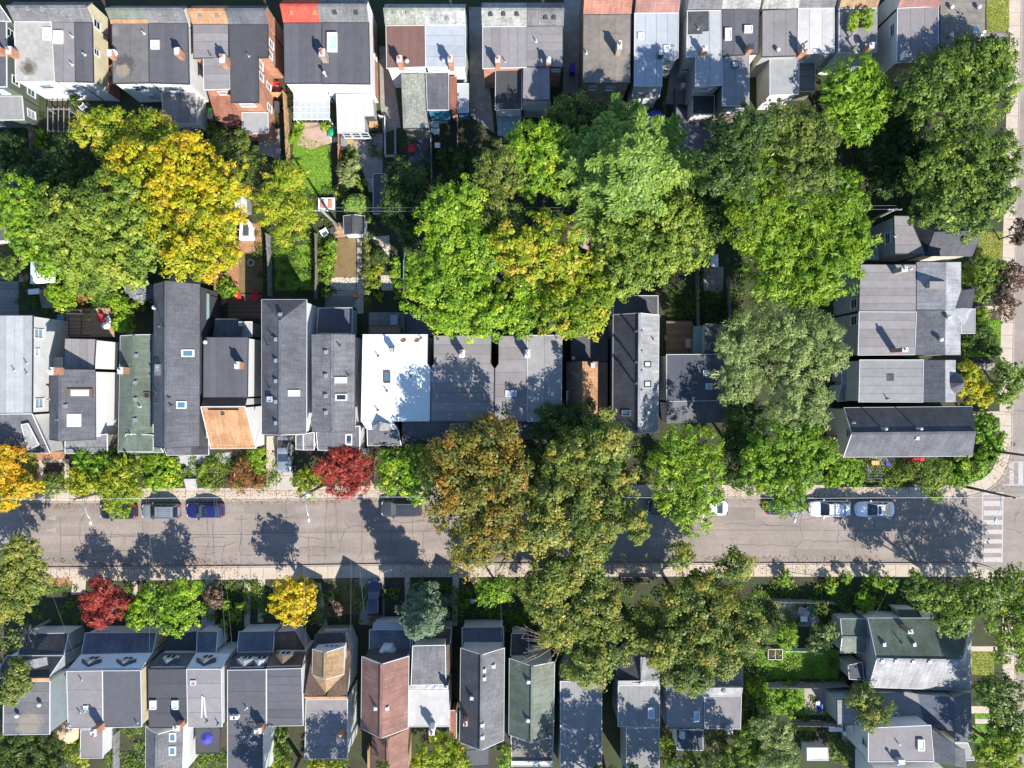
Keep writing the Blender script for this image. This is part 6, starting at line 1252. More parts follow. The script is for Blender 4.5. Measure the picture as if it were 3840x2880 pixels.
tree('norway_maple_tree', 'dark green maple over the corner house at the upper right', L('03', (1650, 600, 240), (1850, 560, 250), (1920, 790, 230), (1700, 860, 240), (1430, 650, 190), (1960, 470, 140), (1300, 780, 190), (1480, 930, 200)), 'f_green', 12, tint=.32, spread=.34, flat=.75)
tree('norway_maple_tree', 'lower dark green maple beside the right hand sidewalk', L('03', (1700, 1400, 270), (1950, 1400, 230), (1560, 1580, 250), (1900, 1600, 240), (1430, 1450, 180))+L('13', (1480, 120, 210), (1760, 140, 230), (1960, 80, 150)), 'f_green', 12, tint=.32, spread=.34, flat=.75)
tree('yew_tree', 'black-green shaded tree in the dark gap between two maples', L('03', (1250, 1000, 150), (1420, 1330, 150), (1060, 1300, 150), (1180, 1180, 130), (1150, 1500, 160), (900, 1280, 110), (1000, 1600, 110)), 'f_deep', 4.2, tint=.15)  # added dark tree; its foliage stands in for the gap's shadow
tree('ash_tree', 'small bright green tree at the edge of the dark gap', L('03', (680, 1560, 120))+L('13', (740, 60, 110), (820, 120, 60)), 'f_bright', 5, tint=.3)
tree('honey_locust_tree', 'large lime green feathery locust left of the garage house', L('13', (420, 340, 320), (660, 390, 230), (310, 590, 320), (560, 640, 240), (80, 500, 270), (360, 820, 200), (610, 160, 180), (60, 800, 190), (820, 420, 120), (-60, 330, 200), (200, 100, 180)), 'f_lime', 12, style='feather', tint=.4, spread=.3, leaf=.42)
tree('silver_maple_tree', 'grey-green silvery tree left of the pale flat roofed house', L('13', (120, 1180, 250), (360, 1290, 240), (250, 1490, 240), (480, 1240, 130), (560, 1440, 130))+L('12', (2010, 1230, 190), (1930, 1480, 180), (1850, 1330, 90), (1950, 1650, 170))+L('23', (250, 130, 240), (150, 290, 150), (400, 250, 140)), 'f_silver', 12.5, style='feather', tint=.45, leaf=.3, spread=.3)
# along the side street
tree('serviceberry_tree', 'green small tree in front of the double house on the right', L('13', (1930, 720, 150), (1850, 850, 90), (1880, 640, 90)), 'f_green', 4.5, tint=.45)
tree('copper_beech_tree', 'bronze-brown small tree by the right hand sidewalk', L('13', (2090, 820, 130), (2060, 980, 110), (2130, 690, 90)), 'f_purple', 5, tint=.5)
tree('copper_beech_tree', 'dark bronze tree cut by the right edge of the picture', L('13', (2190, 310, 75), (2180, 410, 65)), 'f_purple', 4.5, tint=.15)
tree('boxwood_shrub', 'square green hedge plot in front of the double house', L('13', (1760, 1270, 90), (1850, 1200, 90), (1900, 1300, 90), (1960, 1370, 60), (1740, 1150, 60)), 'f_deep', 1.6, tint=.5, leaf=.22)
tree('forsythia_shrub', 'yellow shrub in front of the pale flat roofed house', L('13', (1740, 1580, 110))+L('23', (1830, 80, 120), (1720, 20, 90)), 'f_yellow', 3.5, tint=.35)
tree('lilac_shrub', 'green shrub right of the yellow one near the sidewalk bend', L('13', (2060, 1560, 120), (2150, 1640, 90))+L('23', (2060, 90, 100)), 'f_green', 4.2, tint=.45)
tree('lime_shrub', 'small lime shrub near the front walk of the double house', L('13', (1860, 1050, 60), (1700, 740, 50), (1730, 660, 45)), 'f_lime', 1.3, tint=.6, leaf=.22)
# street trees, north pavement
tree('locust_street_tree', 'airy lime green street tree above the parked white sedan', L('22', (1450, 500, 160), (1650, 550, 150), (1350, 700, 180), (1550, 800, 220), (1700, 760, 150), (1400, 950, 170), (1650, 1000, 150), (1600, 1160, 140), (1450, 1120, 110)), 'f_lime', 12, style='feather', dens=.55, tint=.4, spread=.4, leaf=.4)
tree('yew_tree', 'dark green shaded tree between the two lime street trees', L('22', (2010, 480, 190), (1900, 700, 150), (2040, 850, 120), (2000, 200, 150)), 'f_deep', 8, tint=.55)
tree('linden_street_tree', 'dense olive-lime street tree left of the hop covered hedge', L('23', (100, 540, 240), (300, 700, 200), (120, 840, 190), (450, 590, 130), (200, 1000, 120), (-60, 700, 170), (330, 480, 130)), 'f_lime', 13, tint=.3, spread=.22)
tree('horse_chestnut_tree', 'rust brown and olive chestnut over the middle of the street', L('21', (1850, 700, 270), (2050, 520, 240), (1660, 800, 220), (1960, 950, 260), (1750, 1000, 180), (1900, 1350, 220), (2060, 1250, 220), (1840, 1490, 140), (1560, 1090, 100), (1700, 560, 160), (1610, 1240, 50), (2180, 760, 190), (2150, 1050, 190)), 'f_autumn', 14.5, tint=.56, spread=.45, dens=.58, puff=1.0, flat=.8)
tree('horse_chestnut_tree', 'olive chestnut crown right of the rust brown one above the street', L('22', (700, 600, 270), (400, 700, 160), (330, 980, 180), (160, 1280, 160), (860, 500, 170), (760, 850, 280), (520, 1000, 230), (860, 1050, 200), (600, 1200, 230), (300, 1210, 200), (710, 1350, 150), (1060, 1180, 110), (1090, 1290, 80), (820, 260, 60)), 'f_olive', 14, tint=.6, spread=.42, puff=1.0, flat=.8)
tree('yew_tree', 'dark shaded tree in front of the row with the light well', L('22', (400, 350, 200), (600, 310, 170), (250, 700, 170)), 'f_deep', 8, tint=.4, at=('22', 330, 620))
tree('dogwood_tree', 'mid green small tree between red maple and rust chestnut', L('21', (1250, 790, 160), (1200, 660, 120), (1360, 650, 130), (1440, 800, 130), (1140, 880, 80), (1400, 970, 80)), 'f_bright', 6, tint=.38)
tree('japanese_maple_tree', 'red maple beside the driveway on the north pavement', L('21', (700, 680, 140), (850, 720, 145), (740, 820, 150), (880, 850, 110), (600, 740, 90), (820, 640, 90)), 'f_red', 4.6, style='feather', tint=.45, leaf=.36, spread=.3)
tree('spirea_shrub', 'yellow-olive bush left of the red maple by the pavement', L('21', (420, 830, 100), (520, 800, 70), (430, 930, 60)), 'f_yellowgreen', 3.1, tint=.5, dens=.6)
tree('maple_tree', 'orange and yellow tree at the left edge above the street', L('20', (60, 700, 140), (100, 850, 150), (200, 870, 120), (50, 1000, 100), (330, 880, 55), (30, 590, 80), (-120, 800, 200)), 'f_orange', 7, tint=.5, spread=.4)
tree('forsythia_shrub', 'bright yellow shrub in the front garden left of the street lamp', L('20', (740, 830, 140), (690, 900, 90)), 'f_yellow', 3.3, tint=.3)
tree('robinia_tree', 'lime fan shaped tree over the parked black car', L('20', (1000, 900, 180), (1050, 780, 130), (1020, 1030, 110), (1120, 930, 90)), 'f_yellowgreen', 5.5, style='feather', tint=.5, leaf=.42)
tree('dogwood_tree', 'green small tree behind the bright yellow shrub', L('20', (850, 720, 110), (920, 660, 90), (720, 650, 90)), 'f_bright', 4, tint=.3)
tree('holly_shrub', 'round dark green bush in the front yard near the orange tree', L('20', (460, 870, 95)), 'f_green', 2.4, tint=.3, leaf=.26)
tree('rose_shrub', 'lush bright green front garden planting by the grey steps', L('20', (1380, 740, 120), (1300, 680, 80), (1470, 830, 80), (1330, 840, 80), (1460, 680, 80)), 'f_bright', 1.7, tint=.4, leaf=.36)
tree('lavender_shrub', 'grey-green mound beside the grey paved front walk', L('20', (1552, 745, 42)), 'f_silver', .9, leaf=.18)
tree('lavender_shrub', 'small green mounds right of the grey front steps', L('20', (1740, 740, 55), (1830, 700, 60), (1800, 850, 55)), 'f_green', 1.0, tint=.5, leaf=.2)
tree('barberry_shrub', 'russet spiky bush in front of the orange shingled house', L('20', (2080, 830, 120), (2100, 720, 90), (2190, 850, 80)), 'f_rusty', 1.8, style='needle', leaf=.4, dens=.5)
tree('barberry_shrub', 'yellow-green strip bush left of the driveway', L('20', (2190, 620, 70))+L('21', (30, 620, 70), (20, 720, 60)), 'f_lime', 1.4, leaf=.25)
tree('barberry_shrub', 'russet shrub at the foot of the driveway', L('21', (20, 840, 60)), 'f_rusty', 1.2, leaf=.22)
# lower left corner and south front gardens
tree('maple_tree', 'olive-gold maple in the lower left beside the road', L('20', (150, 1430, 130), (260, 1480, 120), (100, 1570, 150), (250, 1620, 110))+L('30', (160, 80, 210), (80, 240, 170), (310, 60, 120)), 'f_olive', 9, tint=.66, spread=.3, at=('30', 230, 60))
tree('dead_tree', 'bare grey twiggy tree at the lower left edge', L('30', (90, 560, 110)), 'f_olive', 8, dens=.03, bark='bark_pale', limbs=16)
tree('maple_tree', 'olive tree at the lower left edge over the dark flat roof', L('30', (160, 790, 80), (120, 930, 110), (60, 1050, 80), (200, 900, 70)), 'f_olive', 9, tint=.5, at=('30', 20, 640))
tree('japanese_maple_tree', 'crimson maple in the front garden on the south side', L('30', (890, 130, 120), (820, 250, 130), (980, 250, 115), (880, 370, 100)), 'f_red', 5, style='feather', tint=.4, leaf=.36)
tree('dogwood_tree', 'green tree just right of the crimson maple', L('30', (1230, 280, 130), (1300, 140, 80), (1200, 380, 90)), 'f_bright', 5, tint=.35)
tree('dogwood_tree', 'rounder green tree second to the right of the crimson maple', L('30', (1590, 260, 150), (1500, 380, 120), (1600, 130, 100), (1440, 270, 90)), 'f_bright', 6, tint=.42)
tree('golden_maple_tree', 'mustard yellow tree in the south front gardens', L('31', (300, 110, 125), (420, 180, 130), (230, 250, 120), (330, 330, 110)), 'f_yellow', 6.5, tint=.8, spread=.25)
tree('smoke_bush', 'dusty purple bush left of the shaded driveway car', L('31', (690, 280, 75)), 'f_purple', 2.5, tint=.7, leaf=.22)
tree('smoke_bush', 'greyish purple shrub beside the front steps on the south side', L('30', (1850, 180, 90)), 'f_purple', 2.2, tint=.35, leaf=.22)
tree('hydrangea_shrub', 'yellow and green shrub under the dashed service wires', L('30', (1950, 260, 60), (2030, 340, 70), (1940, 430, 45), (2080, 270, 50)), 'f_yellowgreen', 1.8, tint=.3)
conifer('blue_spruce_tree', 'tall blue-green spruce in front of the grey mansard house', '31', 1425, 370, 225, 12.5, 'f_bluespruce', 14, .34, 12, tint=.68, droop=.05)
tree('dogwood_tree', 'fresh green tree in front of the dark gable house', L('31', (2060, 130, 130), (1980, 180, 80))+L('32', (-110, 110, 90)), 'f_bright', 6, tint=.3)
tree('boxwood_shrub', 'small round lime bush beside the blue recycling box', L('31', (1805, 245, 42)), 'f_bright', 1.2, tint=.2, leaf=.18)
# south pavement chestnuts
tree('horse_chestnut_tree', 'tattered olive chestnut left of centre on the south pavement', L('22', (600, 1560, 220), (350, 1600, 170))+L('32', (380, 90, 230), (700, 230, 260), (500, 440, 240), (820, 540, 230), (660, 740, 210), (320, 300, 170), (250, 130, 150)), 'f_olive', 12.5, tint=.52, spread=.42, puff=1.0, flat=.8, bark='bark_pale', limbs=9)
tree('horse_chestnut_tree', 'round olive chestnut right of centre on the south pavement', L('32', (1350, 440, 260), (1600, 230, 280), (1700, 500, 260), (1450, 740, 210), (1750, 700, 220), (1550, 870, 160), (1950, 350, 210), (2080, 510, 140), (1300, 650, 150))+L('22', (1460, 1490, 110), (1950, 1560, 140)), 'f_olive', 12, tint=.55, spread=.42, puff=1.0, flat=.8)
b = thing('dead_branch', 'bare pale dead boughs beside the tattered chestnut crown', 'branch', W('32', 440, 560, 8)); mb = MB(); rr = random.Random(3)
for i in range(16):
    a0 = W('32', 440, 560, 8.0); e = W('32', rr.uniform(20, 330), rr.uniform(400, 900), rr.uniform(8.2, 9.4)); mid = lerp(a0, e, .5); mid = (mid[0]+rr.uniform(-.2, .2), mid[1]+rr.uniform(-.2, .2), mid[2]+.3)
    mb.tube([a0, mid, e], [.07, .045, .012], 5)
    for j in range(4):
        q = lerp(mid, e, rr.random()); mb.tube([q, (q[0]+rr.uniform(-.7, .3), q[1]+rr.uniform(-.5, .5), q[2]+rr.uniform(-.1, .4))], [.022, .008], 4)
mb.obj('bough', 'wood_old', b)
# just below the picture's bottom edge: these shade the roofs along it
tree('walnut_tree', 'tall walnut below the bottom edge, right of centre', L('32', (850, 2000, 300), (1150, 1960, 280), (600, 2080, 260)), 'f_green', 13, tint=.4); tree('walnut_tree', 'tall walnut below the bottom edge behind the wide pair', L('32', (1750, 1950, 280), (2000, 1900, 240), (1500, 2020, 240)), 'f_green', 13, tint=.4); tree('walnut_tree', 'tall walnut below the bottom edge behind the tan shingled house', L('31', (800, 1960, 260), (1050, 1900, 220)), 'f_green', 12, tint=.4); tree('walnut_tree', 'tall walnut below the bottom edge, behind the dark grey dormer pair', L('31', (150, 1980, 240)), 'f_green', 12, tint=.4)
# bottom edge
tree('yew_tree', 'dark olive tree mass at the bottom left corner', L('30', (250, 1520, 230), (90, 1480, 150), (450, 1600, 170), (140, 1650, 230)), 'f_olive', 6.5, tint=.25, style='feather')
tree('viburnum_shrub', 'pale speckled shrub beside the beige umbrella', L('30', (640, 1520, 85), (700, 1610, 70)), 'f_yellowgreen', 2.6, tint=.6)
tree('viburnum_shrub', 'green shrub in the gap behind the dark grey pair', L('31', (190, 1390, 85), (200, 1520, 80)), 'f_green', 3, tint=.4)
tree('viburnum_shrub', 'yellow-green shrubs along the bottom edge below the flat rear roof', L('31', (200, 1630, 90), (520, 1650, 90), (700, 1650, 80)), 'f_yellowgreen', 2.6, tint=.45)
tree('forsythia_shrub', 'yellow-green bushy tree behind the white weathered roof', L('31', (1580, 1530, 160), (1450, 1610, 110), (1720, 1600, 110)), 'f_yellowgreen', 4.5, tint=.5)
tree('viburnum_shrub', 'green hedge between the long gable and green gable at bottom', L('31', (2150, 1600, 60), (2160, 1500, 40)), 'f_bright', 2.2, tint=.3)
tree('viburnum_shrub', 'green shrub behind the wide blue shaded pair', L('32', (1370, 1440, 90), (1470, 1420, 60), (1350, 1560, 70)), 'f_green', 2.8, tint=.5)
tree('viburnum_shrub', 'dark green trees along the bottom edge right of centre', L('32', (1130, 1620, 110), (1500, 1640, 130), (1800, 1620, 140), (2080, 1600, 160), (2150, 1450, 120), (2000, 1420, 100)), 'f_green', 4.2, tint=.3)
tree('cedar_hedge', 'bright green hedge right of the round olive chestnut', L('32', (2150, 1000, 90), (2180, 1150, 90), (2200, 1280, 70)), 'f_bright', 2.4, tint=.25)
tree('fern_shrub', 'dark shaded shrubs beside the wide pair', L('32', (2060, 1150, 110), (2080, 1300, 110)), 'f_deep', 2.4, tint=.2)
# lower right
tree('norway_maple_tree', 'bright green maple north of the green hipped house', L('33', (1450, 180, 150), (1610, 340, 180), (1760, 180, 170), (1540, 430, 90), (1960, 150, 170), (2120, 90, 150), (1330, 120, 130)), 'f_green', 9.5, tint=.42, spread=.36, at=('33', 1480, 170))
tree('norway_maple_tree', 'yellow touched maple at the right edge beside the side street', L('33', (2200, 350, 220), (2380, 620, 240), (2330, 150, 230), (2480, 400, 220), (2260, 620, 220), (2110, 570, 130), (2040, 690, 80), (1920, 420, 80)), 'f_yellowgreen', 10, tint=.25, dens=.34)
tree('norway_maple_tree', 'dark green maple at the right edge near the dark flat roof', L('33', (2000, 1040, 170), (2110, 1240, 160), (1890, 1000, 90)), 'f_green', 9, tint=.25)
tree('norway_maple_tree', 'yellow-green maple in the bottom right corner', L('33', (1950, 1480, 160), (2110, 1440, 140), (2060, 1610, 170)), 'f_yellowgreen', 9, tint=.32)
tree('lilac_tree', 'olive tree leaning over the dark grey flat roof at lower right', L('33', (800, 1050, 120), (950, 1150, 125), (880, 1230, 100), (1000, 1230, 60)), 'f_olive', 7.8, style='feather', tint=.45)
tree('olive_tree', 'grey-green tree mass at the bottom left of the lower right gardens', L('33', (80, 1450, 150), (60, 1600, 130), (130, 1330, 90), (-40, 1280, 120), (200, 1580, 70)), 'f_silver', 6, tint=.3, style='feather')
tree('cypress_shrub', 'bright green bush beside the raised garden box', L('33', (150, 530, 95), (190, 480, 60)), 'f_bright', 3.2, style='feather', tint=.35)
tree('quince_tree', 'dark silvery shrub tree left of the green hipped house', L('33', (500, 520, 115), (420, 600, 80)), 'f_silver', 3.8, tint=.2)
tree('fern_shrub', 'spiky bright fern-like shrub north of the green house', L('33', (840, 230, 80), (800, 190, 50)), 'f_bright', 2.2, style='needle', leaf=.5, tint=.4)
tree('privet_shrub', 'olive shrub by the shaded patio furniture', L('33', (470, 280, 60)), 'f_olive', 2.2, tint=.5)
tree('privet_shrub', 'yellow-lime bushes beside the south pavement near the corner', L('33', (900, 60, 75), (1050, 75, 65)), 'f_lime', 2.0, tint=.3)
tree('privet_shrub', 'green bush on the south pavement edge left of the yellow bushes', L('33', (545, 85, 60), (150, 20, 60), (680, 20, 50)), 'f_bright', 1.6, tint=.3)
tree('privet_shrub', 'green climbing plants in the lower right back garden', L('33', (200, 980, 70), (60, 1010, 60), (130, 1100, 60), (270, 1090, 50), (200, 1200, 30)), 'f_bright', 1.6, tint=.3)
tree('privet_shrub', 'dark green bush beside the white shed at the bottom right', L('33', (640, 1570, 65), (560, 1520, 50)), 'f_green', 2.4, tint=.35)
# corner garden
tree('hop_vine', 'leafy hop vine heap at the pavement beside the trellis', L('23', (600, 800, 80), (700, 720, 90), (760, 830, 75), (520, 830, 55), (640, 700, 60)), 'f_bright', 2.0, leaf=.42, tint=.3, spread=.2)
tree('grape_vine_hedge', 'broad leafy vine hedge wrapping the street corner', L('23', (1880, 350, 100), (1930, 480, 95), (1900, 620, 90), (1820, 720, 90), (1950, 560, 80), (1830, 430, 80)), 'f_bright', 2.2, leaf=.42, tint=.2, spread=.25, dens=1.2)
tree('grape_vine_hedge', 'bright green lower part of the corner hedge along the pavement', L('23', (1680, 680, 100), (1720, 790, 85), (1620, 830, 60)), 'f_bright', 2.2, tint=.25)
tree('hawthorn_tree', 'small dark green tree at the pavement before the corner', L('23', (1430, 760, 110), (1400, 870, 90), (1530, 750, 75), (1450, 960, 55)), 'f_green', 4.5, tint=.5)
tree('privet_shrub', 'low green plants by the trellis of the corner house', L('23', (1150, 780, 60), (1080, 840, 60), (1000, 850, 40)), 'f_green', 1.2, tint=.45, leaf=.24)
# gardens of the middle row
tree('perennial_bed', 'bright green border plants along the brown lawn', L('11', (625, 520, 75), (600, 640, 75), (640, 440, 50), (620, 760, 40), (600, 870, 38)), 'f_bright', 1.3, leaf=.3, tint=.3)
tree('vine_hedge', 'narrow olive vine covered hedge between two garden paths', L('11', (950, 400, 30), (952, 480, 30), (952, 560, 30), (952, 640, 30), (955, 720, 32), (956, 800, 32), (958, 870, 34), (958, 930, 30)), 'f_olive', 1.8, leaf=.2, tint=.55, limbs=2)
tree('yew_shrub', 'round dark clipped bush beside the olive vine hedge', L('11', (1058, 560, 75)), 'f_deep', 1.8, leaf=.16, tint=.4)
tree('perennial_bed', 'mixed flower bed right of the olive vine hedge', L('11', (1020, 720, 50), (1030, 810, 50), (1060, 660, 40), (1060, 900, 45)), 'f_yellowgreen', 1.0, leaf=.24, tint=.45)
tree('perennial_bed', 'bright green plants along the green mesh fence', L('11', (1200, 600, 50), (1200, 700, 55), (1225, 800, 50), (1310, 650, 50), (1330, 760, 50), (1240, 900, 35)), 'f_bright', 1.3, leaf=.28, tint=.4)
tree('dogwood_shrub', 'lime bush left of the orange bush in the left garden', L('10', (490, 870, 90), (560, 960, 80), (600, 860, 60)), 'f_bright', 2.6, tint=.5)
tree('azalea_shrub', 'orange bush at the edge of the small lawn', L('10', (710, 910, 65), (680, 860, 40)), 'f_rusty', 1.5, leaf=.22)
tree('dogwood_shrub', 'lime bush beside the wooden terrace with the white table', L('10', (1050, 1110, 100), (1080, 1010, 80), (1010, 940, 70)), 'f_bright', 2.9, tint=.5)
conifer('blue_cedar_tree', 'small frosty blue conifer by the tall dark house', '10', 1170, 840, 115, 4, 'f_frost', 12, .26, 6)
tree('azalea_shrub', 'white and yellow speckled bush under the frosty conifer', L('10', (1180, 975, 60)), 'f_yellow', 1.6, leaf=.2, tint=.1)
tree('boxwood_shrub', 'round lime bush beside the two red garden chairs', L('10', (1950, 830, 85)), 'f_bright', 1.8, tint=.3)
tree('dogwood_shrub', 'green bush at the left edge over the boardwalk', L('10', (80, 640, 95), (60, 720, 60)), 'f_green', 3.2, tint=.5)
tree('ivy_shrub', 'green climbing plants beside the upper left pergola', L('00', (350, 1150, 45), (330, 1240, 45), (640, 850, 35)), 'f_bright', 1.8, leaf=.24, tint=.4)
tree('ivy_shrub', 'green plants beside the green recycling bin', L('00', (1830, 1120, 45), (1740, 1260, 80)), 'f_green', 1.6, leaf=.24, tint=.4)
tree('perennial_bed', 'grassy plants along the new wooden fence', L('01', (360, 1000, 30), (370, 1080, 35), (350, 1150, 40), (290, 1200, 40), (590, 1080, 40)), 'f_bright', .9, leaf=.24, tint=.4)
tree('perennial_bed', 'dark shaded plants beside the blue patio', L('01', (1750, 1400, 130), (1600, 1350, 60), (1900, 1380, 80)), 'f_deep', 1.6, tint=.4)
tree('perennial_bed', 'garden plants at the end of the long paved patio', L('01', (830, 1340, 50), (900, 1600, 60), (740, 1640, 60)), 'f_green', 1.4, tint=.45)
tree('roof_planter', 'left yellow-green planting on the mauve flat roof', L('03', (740, 150, 45, 7.6), (735, 220, 45, 7.6)), 'f_lime', 7.6, leaf=.22, tint=.6, trunk=False, cat='planter')
tree('roof_planter', 'right yellow-green planting on the mauve flat roof', L('03', (850, 130, 60, 7.6), (850, 200, 50, 7.6)), 'f_lime', 7.6, leaf=.22, tint=.55, trunk=False, cat='planter')
for k in (-2, -1):
    q = TREES[k][0]; MB().box((q.location.x, q.location.y, 6.75), (.75, 1.5, .6)).obj('planter_box', 'wood_old', q)
    for dx in (-.4, .4): MB().box((q.location.x+dx, q.location.y, 6.95), (.06, .06, 1.1)).obj('trellis_post', 'trim_white', q)
print('LEAVES', sum(n for _, n in TREES), len(TREES))

